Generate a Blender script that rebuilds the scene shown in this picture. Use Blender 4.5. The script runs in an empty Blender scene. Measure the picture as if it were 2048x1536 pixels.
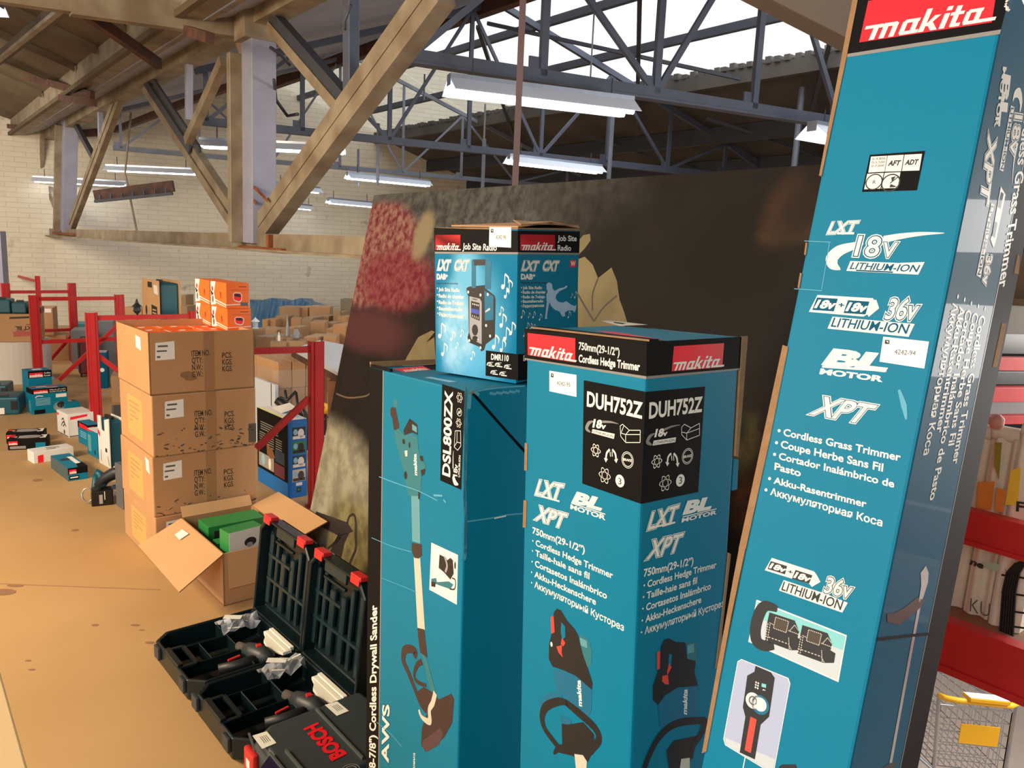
import bpy, math, random
from mathutils import Vector as V, Matrix
random.seed(4)
scene = bpy.context.scene
COL = scene.collection
# ------------------------------------------------------------------ camera
W, H, FOC = 2048, 1536, 1550.0
CAM = V((0, 0, 1.65))
_p, _r = math.radians(9.65), math.radians(2.5)
_f = V((0, math.cos(_p), -math.sin(_p)))
_x0 = V((1, 0, 0)); _u0 = _x0.cross(_f)
CX = _x0 * math.cos(_r) + _u0 * math.sin(_r)
CU = -_x0 * math.sin(_r) + _u0 * math.cos(_r)
cd = bpy.data.cameras.new('camera'); cam = bpy.data.objects.new('camera', cd); COL.objects.link(cam)
cam.matrix_world = Matrix(((CX.x, CU.x, -_f.x, CAM.x), (CX.y, CU.y, -_f.y, CAM.y), (CX.z, CU.z, -_f.z, CAM.z), (0, 0, 0, 1)))
cd.sensor_fit = 'HORIZONTAL'; cd.sensor_width = 36; cd.lens = FOC * 36 / W
cd.clip_start = 0.02; cd.clip_end = 200
scene.camera = cam
# ------------------------------------------------------------------ world, lights, exposure
scene.view_settings.view_transform = 'Standard'; scene.view_settings.look = 'None'
scene.view_settings.exposure = 0.0; scene.view_settings.gamma = 1.0
scene.view_settings.use_curve_mapping = False
wd = bpy.data.worlds.new('overcast_sky'); scene.world = wd; wd.use_nodes = True
bg = wd.node_tree.nodes['Background']; bg.inputs[0].default_value = (0.93, 0.97, 1.0, 1); bg.inputs[1].default_value = 1.5
def area(name, loc, aim, sx, sy, power, col):
    l = bpy.data.lights.new(name, 'AREA'); l.shape = 'RECTANGLE'; l.size = sx; l.size_y = sy; l.energy = power; l.color = col
    o = bpy.data.objects.new(name, l); COL.objects.link(o); o.location = loc
    o.rotation_euler = (V(aim) - V(loc)).to_track_quat('-Z', 'Y').to_euler(); return o
area('warm_hall_lamp_light', (-4.6, 1.4, 2.7), (-2.3, 3.6, .5), 1.6, 1.2, 255, (1.0, 0.76, 0.45))
area('warm_hall_lamp_light', (-8.0, 8.0, 2.9), (-8.5, 13.5, 1.0), 2.5, 1.6, 150, (1.0, 0.88, 0.72))
area('lower_hall_fill_light', (4.2, 3.2, 1.5), (2.3, 3.2, -.4), 1.5, 1.5, 170, (1.0, 0.93, 0.86))  # added fill that brightens the lower floor and bags, no fixture behind it
area('shop_window_light', (-1.9, -2.0, 2.7), (0.15, 1.9, 0.9), 2.6, 1.6, 96, (1.0, 0.95, 0.9))
area('skylight_light', (2.2, 9.0, 4.6), (-0.5, 9.5, 0), 5.0, 4.0, 150, (0.9, 0.96, 1.0))
# ------------------------------------------------------------------ pixel / ray helpers (used to lay things out on real planes)
def ray(px, py): return (CX * ((px - 1024) / FOC) + CU * (-(py - 768) / FOC) + _f).normalized()
def pf(px, py, z=0.0):
    d = ray(px, py); return CAM + d * ((z - CAM.z) / d.z)
def pp(px, py, O, n):
    d = ray(px, py); return CAM + d * ((O - CAM).dot(n) / d.dot(n))
def pd(px, py, depth):
    d = ray(px, py); return CAM + d * (depth / d.dot(_f))
def pr(P):
    q = P - CAM; z = q.dot(_f); return (1024 + FOC * q.dot(CX) / z, 768 - FOC * q.dot(CU) / z)
Z = V((0, 0, 1))
class T:            # zoomed sheet coordinates -> photograph pixels
    def __init__(s, x, y, k): s.x, s.y, s.k = x, y, k
    def __call__(s, *a):
        if len(a) == 2: return (s.x + a[0] * s.k, s.y + a[1] * s.k)
        return [(s.x + p[0] * s.k, s.y + p[1] * s.k) for p in a[0]]
# ------------------------------------------------------------------ materials
def srgb(r, g, b):
    f = lambda c: (c / 255 / 12.92) if c <= 10 else ((c / 255 + 0.055) / 1.055) ** 2.4
    return (f(r), f(g), f(b), 1)
MATS = {}
def mat(name, col, rough=0.6, metal=0.0, spec=0.5, noise=0.0, nscale=8.0, bump=0.0, bscale=40.0, emit=None, col2=None, coat=0.0, stretch=None, alpha=None):
    if name in MATS: return MATS[name]
    m = bpy.data.materials.new(name); m.use_nodes = True; MATS[name] = m
    nt = m.node_tree; b = nt.nodes['Principled BSDF']
    b.inputs['Roughness'].default_value = rough; b.inputs['Metallic'].default_value = metal
    b.inputs['Specular IOR Level'].default_value = spec; b.inputs['Coat Weight'].default_value = coat
    c = srgb(*col); b.inputs['Base Color'].default_value = c
    tc = nt.nodes.new('ShaderNodeTexCoord'); src = tc.outputs['Object']
    if stretch:
        mp = nt.nodes.new('ShaderNodeMapping'); mp.inputs['Scale'].default_value = stretch; nt.links.new(src, mp.inputs[0]); src = mp.outputs[0]
    if noise or col2:
        n = nt.nodes.new('ShaderNodeTexNoise'); n.inputs['Scale'].default_value = nscale; n.inputs['Detail'].default_value = 6
        nt.links.new(src, n.inputs['Vector'])
        mx = nt.nodes.new('ShaderNodeMix'); mx.data_type = 'RGBA'
        cr = nt.nodes.new('ShaderNodeMapRange'); cr.inputs[1].default_value = 0.35; cr.inputs[2].default_value = 0.65
        nt.links.new(n.outputs[0], cr.inputs[0]); nt.links.new(cr.outputs[0], mx.inputs[0])
        c2 = srgb(*col2) if col2 else tuple(x * (1 - noise) for x in c[:3]) + (1,)
        mx.inputs[6].default_value = c; mx.inputs[7].default_value = c2
        nt.links.new(mx.outputs[2], b.inputs['Base Color'])
    if bump:
        n2 = nt.nodes.new('ShaderNodeTexNoise'); n2.inputs['Scale'].default_value = bscale; n2.inputs['Detail'].default_value = 4
        nt.links.new(src, n2.inputs['Vector'])
        bp = nt.nodes.new('ShaderNodeBump'); bp.inputs['Strength'].default_value = bump; bp.inputs['Distance'].default_value = 0.01
        nt.links.new(n2.outputs[0], bp.inputs['Height']); nt.links.new(bp.outputs[0], b.inputs['Normal'])
    if emit:
        b.inputs['Emission Color'].default_value = srgb(*emit[:3]); b.inputs['Emission Strength'].default_value = emit[3]
    if alpha is not None: b.inputs['Alpha'].default_value = alpha
    return m
def blobs(name, base, items, rough=0.5, nz=0.25, nscale=6.0, base2=None, bscale=2.0, coat=0.0):
    """base colour with soft elliptical patches in object coordinates of the panel (x,z of a local frame); items: (cx,cz,rx,rz,rot,soft,col,col2,texscale)"""
    m = bpy.data.materials.new(name); m.use_nodes = True; MATS[name] = m; nt = m.node_tree; N = nt.nodes.new; L = nt.links.new
    b = nt.nodes['Principled BSDF']; b.inputs['Roughness'].default_value = rough; b.inputs['Coat Weight'].default_value = coat; b.inputs['Specular IOR Level'].default_value = .12
    uv = N('ShaderNodeUVMap'); uv.uv_map = 'face'
    nn = N('ShaderNodeTexNoise'); nn.inputs['Scale'].default_value = nscale; nn.inputs['Detail'].default_value = 5; L(uv.outputs[0], nn.inputs['Vector'])
    sub = N('ShaderNodeVectorMath'); sub.operation = 'SUBTRACT'; sub.inputs[1].default_value = (.5, .5, .5); L(nn.outputs['Color'], sub.inputs[0])
    sc = N('ShaderNodeVectorMath'); sc.operation = 'SCALE'; sc.inputs['Scale'].default_value = nz; L(sub.outputs[0], sc.inputs[0])
    ad = N('ShaderNodeVectorMath'); ad.operation = 'ADD'; L(uv.outputs[0], ad.inputs[0]); L(sc.outputs[0], ad.inputs[1])
    def mixc(fac, a, bb):
        mx = N('ShaderNodeMix'); mx.data_type = 'RGBA'
        if hasattr(fac, 'links'): L(fac, mx.inputs[0])
        else: mx.inputs[0].default_value = fac
        for s, i in ((a, 6), (bb, 7)):
            if isinstance(s, tuple): mx.inputs[i].default_value = s
            else: L(s, mx.inputs[i])
        return mx.outputs[2]
    def tex(c1, c2, s, lo=.4, hi=.6):
        if c2 is None: return srgb(*c1)
        t = N('ShaderNodeTexNoise'); t.inputs['Scale'].default_value = s; t.inputs['Detail'].default_value = 7; t.inputs['Roughness'].default_value = .62; L(uv.outputs[0], t.inputs['Vector'])
        r = N('ShaderNodeMapRange'); r.inputs[1].default_value = lo; r.inputs[2].default_value = hi; L(t.outputs[0], r.inputs[0])
        return mixc(r.outputs[0], srgb(*c1), srgb(*c2))
    cur = tex(base, base2, bscale)
    for cx, cz, rx, rz, rot, soft, c1, c2, ts in items:
        mp = N('ShaderNodeMapping'); mp.vector_type = 'TEXTURE'
        mp.inputs['Location'].default_value = (cx, cz, 0); mp.inputs['Rotation'].default_value = (0, 0, math.radians(rot)); mp.inputs['Scale'].default_value = (rx, rz, 1)
        L(ad.outputs[0], mp.inputs[0])
        sp = N('ShaderNodeVectorMath'); sp.operation = 'MULTIPLY'; sp.inputs[1].default_value = (1, 1, 0); L(mp.outputs[0], sp.inputs[0])
        ln = N('ShaderNodeVectorMath'); ln.operation = 'LENGTH'; L(sp.outputs[0], ln.inputs[0])
        r = N('ShaderNodeMapRange'); r.interpolation_type = 'SMOOTHSTEP'; r.inputs[1].default_value = 1 - soft; r.inputs[2].default_value = 1 + soft; r.inputs[3].default_value = 1; r.inputs[4].default_value = 0
        L(ln.outputs['Value'], r.inputs[0])
        cur = mixc(r.outputs[0], cur, tex(c1, c2, ts))
    L(cur, b.inputs['Base Color']) if not isinstance(cur, tuple) else None
    return m
def brick_mat():
    m = bpy.data.materials.new('painted_brick'); m.use_nodes = True; nt = m.node_tree; N = nt.nodes.new; L = nt.links.new; b = nt.nodes['Principled BSDF']
    uv = N('ShaderNodeUVMap'); uv.uv_map = 'face'
    br = N('ShaderNodeTexBrick'); br.inputs['Scale'].default_value = 1.0; br.inputs['Brick Width'].default_value = .34; br.inputs['Row Height'].default_value = .085; br.inputs['Mortar Size'].default_value = .008; br.inputs['Mortar Smooth'].default_value = .6
    br.inputs['Color1'].default_value = srgb(218, 208, 186); br.inputs['Color2'].default_value = srgb(212, 202, 180); br.inputs['Mortar'].default_value = srgb(202, 192, 171)
    L(uv.outputs[0], br.inputs['Vector'])
    n = N('ShaderNodeTexNoise'); n.inputs['Scale'].default_value = 2.2; n.inputs['Detail'].default_value = 8; L(uv.outputs[0], n.inputs['Vector'])
    r = N('ShaderNodeMapRange'); r.inputs[1].default_value = .64; r.inputs[2].default_value = .72; L(n.outputs[0], r.inputs[0])
    mx = N('ShaderNodeMix'); mx.data_type = 'RGBA'; L(r.outputs[0], mx.inputs[0]); L(br.outputs['Color'], mx.inputs[6]); mx.inputs[7].default_value = srgb(164, 150, 128)
    L(mx.outputs[2], b.inputs['Base Color'])
    bp = N('ShaderNodeBump'); bp.inputs['Strength'].default_value = .35; bp.inputs['Distance'].default_value = .02; bp.invert = True; L(br.outputs['Fac'], bp.inputs['Height']); L(bp.outputs[0], b.inputs['Normal'])
    b.inputs['Roughness'].default_value = .85; return m
BRICK = brick_mat()
M = lambda n: MATS[n]
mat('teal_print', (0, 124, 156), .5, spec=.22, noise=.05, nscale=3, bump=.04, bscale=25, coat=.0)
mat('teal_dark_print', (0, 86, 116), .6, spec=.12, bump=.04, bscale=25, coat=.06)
mat('black_print', (16, 14, 15), .7, spec=.15, noise=.2, nscale=5)
mat('grey_line', (140, 135, 130), .5)
mat('red_print', (246, 26, 44), .45)
mat('white_print', (240, 238, 228), .5)
mat('sticker_white', (250, 250, 240), .5)
mat('ink', (40, 38, 38), .6)
mat('ink_grey', (96, 92, 92), .6)
mat('raw_card', (160, 122, 84), .85, noise=.15, nscale=60, bump=.2, bscale=300)
mat('kraft', (192, 148, 106), .8, noise=.1, nscale=3, bump=.08, bscale=20)
mat('kraft_light', (222, 176, 120), .8, noise=.06, nscale=3, bump=.05, bscale=20)
mat('kraft_dull', (172, 138, 102), .85, noise=.14, nscale=4, bump=.1, bscale=20)
mat('kraft_tape', (168, 128, 92), .35, noise=.1, nscale=8)
mat('floor_board', (196, 158, 110), .62, col2=(182, 144, 97), nscale=.9, bump=.06, bscale=6)
mat('lower_floor', (168, 152, 140), .6, noise=.1, nscale=1.2)
mat('red_steel', (196, 32, 34), .45, noise=.15, nscale=6, bump=.03)
mat('cream_steel', (150, 138, 118), .55, col2=(120, 104, 84), nscale=4.5, bump=.1, bscale=30)
mat('cream_board', (104, 88, 68), .75, col2=(86, 72, 54), nscale=2.0, bump=.1, bscale=12)
mat('rusty_steel', (96, 58, 42), .7, col2=(60, 40, 34), nscale=9, bump=.2)
mat('rust_patch', (140, 78, 40), .8, noise=.3, nscale=20)
mat('blue_grey_steel', (150, 152, 172), .6, noise=.12, nscale=5, bump=.06)
mat('dark_steel', (60, 62, 72), .5, noise=.2, nscale=5)
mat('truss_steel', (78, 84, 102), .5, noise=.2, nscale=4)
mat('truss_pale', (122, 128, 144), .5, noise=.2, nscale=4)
mat('roof_sheet', (92, 86, 80), .8, col2=(72, 68, 64), nscale=1.5, bump=.1, bscale=10)
mat('galvanised', (176, 186, 205), .35, metal=.6, noise=.1, nscale=20)
mat('lamp_white', (215, 222, 235), .4)
mat('tube_glow', (255, 255, 255), .5, emit=(235, 243, 255, 14.0))
mat('teal_plastic', (14, 84, 100), .4, noise=.1, nscale=10, bump=.04)
mat('green_black_plastic', (10, 28, 31), .32, noise=.2, nscale=8, bump=.04, bscale=60)
mat('black_plastic', (22, 22, 24), .35)
mat('dark_grey_plastic', (52, 56, 60), .45, noise=.1)
mat('red_plastic', (208, 44, 44), .4)
mat('clear_film', (225, 228, 232), .08, alpha=.28, coat=1.0)
mat('wrap_film', (215, 205, 190), .08, alpha=.26, coat=1.0, bump=.6, bscale=14)
mat('orange_print', (240, 112, 36), .5, noise=.05)
mat('white_paper', (236, 232, 226), .6)
mat('white_card', (232, 228, 222), .6, noise=.04)
mat('grey_card', (92, 92, 94), .7, noise=.08)
mat('green_print', (40, 130, 66), .45)
mat('blue_print', (0, 112, 196), .45)
mat('fridge_white', (205, 214, 226), .4)
mat('blue_sheet', (86, 124, 150), .4, col2=(60, 98, 128), nscale=5, bump=.6, bscale=6)
mat('white_sheet', (216, 206, 194), .55, noise=.03, nscale=1)
mat('chrome_wire', (190, 192, 196), .25, metal=.9)
mat('yellow_plastic', (238, 178, 24), .4)
mat('linen', (224, 214, 196), .9, noise=.06, nscale=10, bump=.15, bscale=60)
mat('linen_orange', (226, 140, 56), .9, noise=.15, nscale=12)
mat('linen_yellow', (232, 196, 60), .9)
mat('linen_olive', (140, 130, 50), .9)
mat('maroon_fabric', (112, 26, 34), .6, noise=.2)
mat('wood_brown', (140, 92, 58), .6, noise=.2, nscale=9)
mat('tool_teal', (40, 120, 130), .45); mat('tool_teal_light', (96, 160, 168), .45)
mat('tool_blue', (10, 108, 142), .45); mat('tool_brown', (62, 44, 44), .45); mat('tool_black', (34, 33, 36), .45)
mat('tool_cream', (214, 206, 186), .45); mat('tool_red', (226, 74, 60), .45); mat('pale_blue', (150, 200, 224), .45)
mat('lilac_print', (176, 186, 214), .45); mat('pale_grey_print', (200, 208, 212), .45); mat('mint_print', (130, 206, 206), .45)
mat('steel_silver', (186, 184, 188), .3, metal=.4)
mat('dust_grey', (86, 76, 66), .9)
mat('warm_white', (250, 246, 232), .5)
# ------------------------------------------------------------------ mesh builder
class MB:
    def __init__(s): s.v, s.f, s.m, s.mats, s.uv = [], [], [], [], {}
    def mi(s, m):
        if isinstance(m, str): m = MATS[m]
        if m not in s.mats: s.mats.append(m)
        return s.mats.index(m)
    def face(s, pts, m, uv=None):
        i = len(s.v); s.v += [V(p) for p in pts]; s.f.append(list(range(i, i + len(pts)))); s.m.append(s.mi(m))
        if uv: s.uv[len(s.f) - 1] = uv
    def faces(s, vs, fs, m):
        i = len(s.v); s.v += [V(p) for p in vs]; k = s.mi(m)
        for f in fs: s.f.append([i + j for j in f]); s.m.append(k)
    def hexa(s, a, m, sides=None):      # a: 4 bottom pts then 4 top pts
        i = len(s.v); s.v += [V(p) for p in a]
        fs = [(3, 2, 1, 0), (4, 5, 6, 7), (0, 1, 5, 4), (1, 2, 6, 5), (2, 3, 7, 6), (3, 0, 4, 7)]
        for k, f in enumerate(fs): s.f.append([i + j for j in f]); s.m.append(s.mi(sides[k] if sides and sides[k] else m))
    def obox(s, O, a, b, c, m, sides=None):       # corner O and three edge vectors
        O, a, b, c = V(O), V(a), V(b), V(c)
        s.hexa([O, O + a, O + a + b, O + b, O + c, O + a + c, O + a + b + c, O + b + c], m, sides)
    def cbox(s, c, sx, sy, sz, m, yaw=0):
        cz, sn = math.cos(yaw), math.sin(yaw); a = V((cz, sn, 0)) * sx; b = V((-sn, cz, 0)) * sy; u = Z * sz
        s.obox(V(c) - a / 2 - b / 2 - u / 2, a, b, u, m)
    def bar(s, p, q, w, t, m, n=None):   # bar from p to q, width w in the plane with normal n, thickness t along n
        p, q = V(p), V(q); d = (q - p).normalized(); n = (n or Z)
        if abs(d.dot(n)) > .98: n = V((0, 1, 0))
        n = (n - d * n.dot(d)).normalized(); u = d.cross(n)
        s.obox(p - u * w / 2 - n * t / 2, u * w, n * t, q - p, m)
    def tube(s, pts, r, m, n=8, closed=False):
        pts = [V(p) for p in pts]; i0 = len(s.v); k = s.mi(m); R = r if isinstance(r, (list, tuple)) else [r] * len(pts); prev = None
        for i, p in enumerate(pts):
            a = pts[i - 1] if i or closed else p; b = pts[(i + 1) % len(pts)] if i < len(pts) - 1 or closed else p
            d = (b - a).normalized(); x = d.orthogonal().normalized() if prev is None else (prev - d * prev.dot(d)).normalized(); prev = x; y = d.cross(x)
            for j in range(n):
                t = 2 * math.pi * j / n; s.v.append(p + (x * math.cos(t) + y * math.sin(t)) * R[i])
        cnt = len(pts) if closed else len(pts) - 1
        for i in range(cnt):
            for j in range(n):
                a = i0 + i * n + j; b = i0 + i * n + (j + 1) % n; c = i0 + ((i + 1) % len(pts)) * n + (j + 1) % n; d = i0 + ((i + 1) % len(pts)) * n + j
                s.f.append([a, b, c, d]); s.m.append(k)
        if not closed:
            s.f.append([i0 + j for j in range(n)][::-1]); s.m.append(k); s.f.append([i0 + (len(pts) - 1) * n + j for j in range(n)]); s.m.append(k)
    def prism(s, poly, nvec, m, side=None):     # polygon (world pts) extruded by nvec
        a = [V(p) for p in poly]; b = [p + V(nvec) for p in a]; i = len(s.v); s.v += a + b; n = len(a); k = s.mi(m); k2 = s.mi(side) if side else k
        s.f.append(list(range(i, i + n))[::-1]); s.m.append(k); s.f.append(list(range(i + n, i + 2 * n))); s.m.append(k)
        for j in range(n): s.f.append([i + j, i + (j + 1) % n, i + n + (j + 1) % n, i + n + j]); s.m.append(k2)
    def lathe(s, c, prof, m, n=16, ax=None):
        c = V(c); ax = V(ax) if ax else Z; x = ax.orthogonal().normalized(); y = ax.cross(x); i0 = len(s.v); k = s.mi(m)
        for r, z in prof:
            for j in range(n):
                t = 2 * math.pi * j / n; s.v.append(c + ax * z + (x * math.cos(t) + y * math.sin(t)) * r)
        for i in range(len(prof) - 1):
            for j in range(n): s.f.append([i0 + i * n + j, i0 + i * n + (j + 1) % n, i0 + (i + 1) * n + (j + 1) % n, i0 + (i + 1) * n + j]); s.m.append(k)
        s.f.append([i0 + j for j in range(n)][::-1]); s.m.append(k); s.f.append([i0 + (len(prof) - 1) * n + j for j in range(n)]); s.m.append(k)
    def build(s, name, parent=None, bevel=0, smooth=False, seg=2, **props):
        off = V(parent_loc(parent)) if parent else None
        if off is None and s.v:
            off = V((sum(p.x for p in s.v) / len(s.v), sum(p.y for p in s.v) / len(s.v), min(p.z for p in s.v)))
        me = bpy.data.meshes.new(name); me.from_pydata([p - off for p in s.v], [], s.f)
        for m in s.mats: me.materials.append(m)
        me.polygons.foreach_set('material_index', s.m)
        if s.uv:
            u = me.uv_layers.new(name='face')
            for fi, uvs in s.uv.items():
                for li, q in zip(me.polygons[fi].loop_indices, uvs): u.data[li].uv = q
        if smooth: me.polygons.foreach_set('use_smooth', [True] * len(s.f))
        me.update()
        o = bpy.data.objects.new(name, me); COL.objects.link(o)
        if parent: o.parent = parent
        else: o.location = off
        if bevel:
            b = o.modifiers.new('b', 'BEVEL'); b.width = bevel; b.segments = seg; b.limit_method = 'ANGLE'; b.angle_limit = .6
        for k, v in props.items(): o[k] = v
        return o
LOC = {}
def parent_loc(o):
    l = V((0, 0, 0))
    while o: l += V(o.location); o = o.parent
    return l
def thing(name, loc, label, cat, group=None, kind=None):
    o = bpy.data.objects.new(name, None); COL.objects.link(o); o.location = loc; o.empty_display_size = .1
    tag(o, label, cat, group, kind); return o
def tag(o, label, cat, group=None, kind=None):
    o['label'] = label; o['category'] = cat
    if group: o['group'] = group
    if kind: o['kind'] = kind
    return o
def struct(mb, name, **k):
    o = mb.build(name, **k); o['kind'] = 'structure'; return o
# ------------------------------------------------------------------ text
_tc = {}
def glyphs(s, off=0.0, sp=1.0):
    k = (s, off, sp)
    if k in _tc: return _tc[k]
    c = bpy.data.curves.new('t', 'FONT'); c.body = s; c.size = 1; c.offset = off; c.space_character = sp; c.resolution_u = 3; c.fill_mode = 'FRONT'
    o = bpy.data.objects.new('t', c); me = bpy.data.meshes.new_from_object(o)
    vs = [(v.co.x, v.co.y) for v in me.vertices]; fs = [list(p.vertices) for p in me.polygons]
    bpy.data.objects.remove(o); bpy.data.meshes.remove(me); bpy.data.curves.remove(c)
    _tc[k] = (vs, fs); return _tc[k]
def capbox(s, sp):
    vs, _ = glyphs(s, 0, sp); xs = [v[0] for v in vs]; return min(xs), max(xs)
CAPH = max(v[1] for v in glyphs('H')[0])
class Face:
    """printed face: O = top-left corner, u to the right, v downwards, n outwards (towards the viewer)"""
    def __init__(s, O, u, v, w, h):
        s.O, s.u, s.v, s.w, s.h = V(O), V(u).normalized(), V(v).normalized(), w, h
        s.n = s.v.cross(s.u).normalized()
        if s.n.dot(CAM - s.O) < 0: s.n = -s.n
    def px(s, p):
        q = pp(p[0], p[1], s.O, s.n) - s.O; return (q.dot(s.u), q.dot(s.v))
    def ab(s, a, b): return (a * s.w, b * s.h)
    def w3(s, q, lay): return s.O + s.u * q[0] + s.v * q[1] + s.n * (.00025 + lay * .00011)
class Print:
    def __init__(s, F): s.F, s.mb = F, MB()
    def q(s, p, mode): return s.F.px(p) if mode == 'px' else s.F.ab(*p)
    def poly(s, pts, m, lay=0, mode='px'):
        s.mb.face([s.F.w3(s.q(p, mode), lay) for p in pts], m)
        return s
    def rect(s, a0, b0, a1, b1, m, lay=0): return s.poly([(a0, b0), (a1, b0), (a1, b1), (a0, b1)], m, lay, 'ab')
    def circ(s, c, ru, rv, m, lay=0, mode='px', n=28, ring=None, rot=0):
        c = s.q(c, mode); P = []
        cr, sr = math.cos(rot), math.sin(rot)
        f = lambda t, k: (c[0] + cr * ru * k * math.cos(t) - sr * rv * k * math.sin(t), c[1] + sr * ru * k * math.cos(t) + cr * rv * k * math.sin(t))
        if ring is None: s.mb.face([s.F.w3(f(2 * math.pi * i / n, 1), lay) for i in range(n)], m)
        else:
            vs = [s.F.w3(f(2 * math.pi * i / n, k), lay) for k in (1, ring) for i in range(n)]
            s.mb.faces(vs, [(i, (i + 1) % n, n + (i + 1) % n, n + i) for i in range(n)], m)
        return s
    def line(s, pts, wd, m, lay=0, mode='px'):
        P = [V(s.q(p, mode)).to_3d() for p in pts]
        for a, b in zip(P[:-1], P[1:]):
            d = (b - a)
            if d.length < 1e-6: continue
            d.normalize(); o = V((-d.y, d.x, 0)) * wd / 2
            s.mb.face([s.F.w3((q.x, q.y), lay) for q in (a - o, b - o, b + o, a + o)], m)
        return s
    def curve(s, pts, wd, m, lay=0, mode='px', n=10):     # smooth ribbon through points; wd may be list
        P = [V(s.q(p, mode)).to_3d() for p in pts]; k = len(P); wl = wd if isinstance(wd, (list, tuple)) else [wd] * k
        Q = []; Wd = []
        for i in range(k - 1):
            p0, p1, p2, p3 = P[max(i - 1, 0)], P[i], P[i + 1], P[min(i + 2, k - 1)]
            for j in range(n):
                t = j / n; Q.append(.5 * ((2 * p1) + (p2 - p0) * t + (2 * p0 - 5 * p1 + 4 * p2 - p3) * t * t + (3 * p1 - p0 - 3 * p2 + p3) * t ** 3)); Wd.append(wl[i] * (1 - t) + wl[i + 1] * t)
        Q.append(P[-1]); Wd.append(wl[-1]); vs = []
        for i, q in enumerate(Q):
            d = (Q[min(i + 1, len(Q) - 1)] - Q[max(i - 1, 0)]).normalized(); o = V((-d.y, d.x, 0)) * Wd[i] / 2
            vs += [s.F.w3(((q - o).x, (q - o).y), lay), s.F.w3(((q + o).x, (q + o).y), lay)]
        s.mb.faces(vs, [(2 * i, 2 * i + 1, 2 * i + 3, 2 * i + 2) for i in range(len(Q) - 1)], m); return s
    def text(s, t, p0, p1, pt, m, lay=2, off=0.02, mode='px', sp=1.0, outl=None):
        """baseline start p0, baseline end p1, cap-height point above p0 (pt)"""
        P0, P1, PT = (V(s.q(p, mode)) for p in (p0, p1, pt)); x0, x1 = capbox(t, sp)
        du = (P1 - P0) / (x1 - x0); dv = (PT - P0) / CAPH
        for o2, mm, ll in ([(off, m, lay)] if not outl else [(off + outl[i][0], outl[i][1], lay + i * 1.0) for i in range(len(outl))]):
            vs, fs = glyphs(t, o2, sp)
            W3 = [s.F.w3(tuple(P0 + du * (x - x0) + dv * y), ll) for x, y in vs]
            for i, f in enumerate(fs): s.mb.face([W3[j] + s.F.n * ((i % 9) * .000008) for j in f], mm)
        return s
    def tab(s, t, a, b, w, h, m, lay=2, off=0.02, sl=0.0, **k):     # in 0..1 face coordinates: left a, baseline b, width w, cap height h
        asp = s.F.h / s.F.w
        return s.text(t, (a, b), (a + w, b), (a + sl * h * asp, b - h), m, lay, off, mode='ab', **k)
    def build(s, name, parent, **k): return s.mb.build(name, parent, **k)
def lerp(a, b, t): return (a[0] + (b[0] - a[0]) * t, a[1] + (b[1] - a[1]) * t)
OUT = [(.075, 'white_print'), (.045, 'teal_dark_print'), (.022, 'white_print')]
# ================================================================== BUILDING
A_ = V((-.629, .777, 0)); B_ = V((.777, .629, 0)); C_ = V((.899, .438, 0)).normalized()
EYE = 1.65
def sp_(a, s, z): return A_ * a + B_ * s + Z * (z + EYE)
def on_s(px, py, s): return pp(px, py, V((B_ * s) + Z), B_)       # vertical plane at lateral s
def on_z(px, py, z): return pf(px, py, z + EYE)
# floors
mat('floor_seam', (160, 124, 92), .8)
mb = MB(); mb.prism([(-14, -4, -.12), (1.6, -4, -.12), (1.05, 3.0, -.12), (.4, 4.4, -.12), (3.5, 22, -.12), (-14, 22, -.12)], Z * .12, 'floor_board')
struct(mb, 'floor')
mb = MB()
for a, b in (((0, 1168), (320, 1180)), ((160, 770), (330, 768)), ((150, 785), (330, 783))):
    P, Q = pf(*a), pf(*b); mb.bar(P + Z * .0008, Q + Z * .0008, .008, .001, 'floor_seam', Z)
struct(mb, 'trim_1')
mb = MB(); mb.prism([(-2, -4, -2.0), (16, -4, -2.0), (16, 24, -2.0), (-2, 24, -2.0)], Z * .1, 'lower_floor'); struct(mb, 'floor_lower')
# back wall (brick)
W0 = V((-7.9, 14.0, 0)) - C_ * 9
mb = MB(); wl = 40
mb.face([W0 - Z * 2, W0 + C_ * wl - Z * 2, W0 + C_ * wl + Z * 5.4, W0 + Z * 5.4], BRICK, [(0, -2), (wl, -2), (wl, 5.4), (0, 5.4)])
n = V((-C_.y, C_.x, 0)) * .25
mb.face([W0 + n - Z * 2, W0 + n + Z * 5.4, W0 + n + C_ * wl + Z * 5.4, W0 + n + C_ * wl - Z * 2], BRICK, [(0, -2), (0, 5.4), (wl, 5.4), (wl, -2)])
mb.face([W0 + Z * 5.4, W0 + C_ * wl + Z * 5.4, W0 + n + C_ * wl + Z * 5.4, W0 + n + Z * 5.4], BRICK, [(0, 0), (wl, 0), (wl, .2), (0, .2)])
struct(mb, 'wall_back')
mb = MB(); a0 = sp_(-3, 11.2, -3.6); mb.obox(a0, A_ * 24, B_ * .25, Z * 5.2, BRICK); struct(mb, 'wall_right')
mb = MB(); a0 = V((-13.9, -4, 0)); mb.obox(a0, V((.25, 0, 0)), V((0, 18, 0)), Z * 5.2, BRICK); struct(mb, 'wall_left')
mb = MB(); mb.obox(V((-1.5, -4.2, -1.9)), V((16, 0, 0)), V((0, .2, 0)), Z * 7.2, BRICK); struct(mb, 'rear_light_blocker')  # unseen wall, added to keep sky light off the right-hand carton faces
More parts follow.
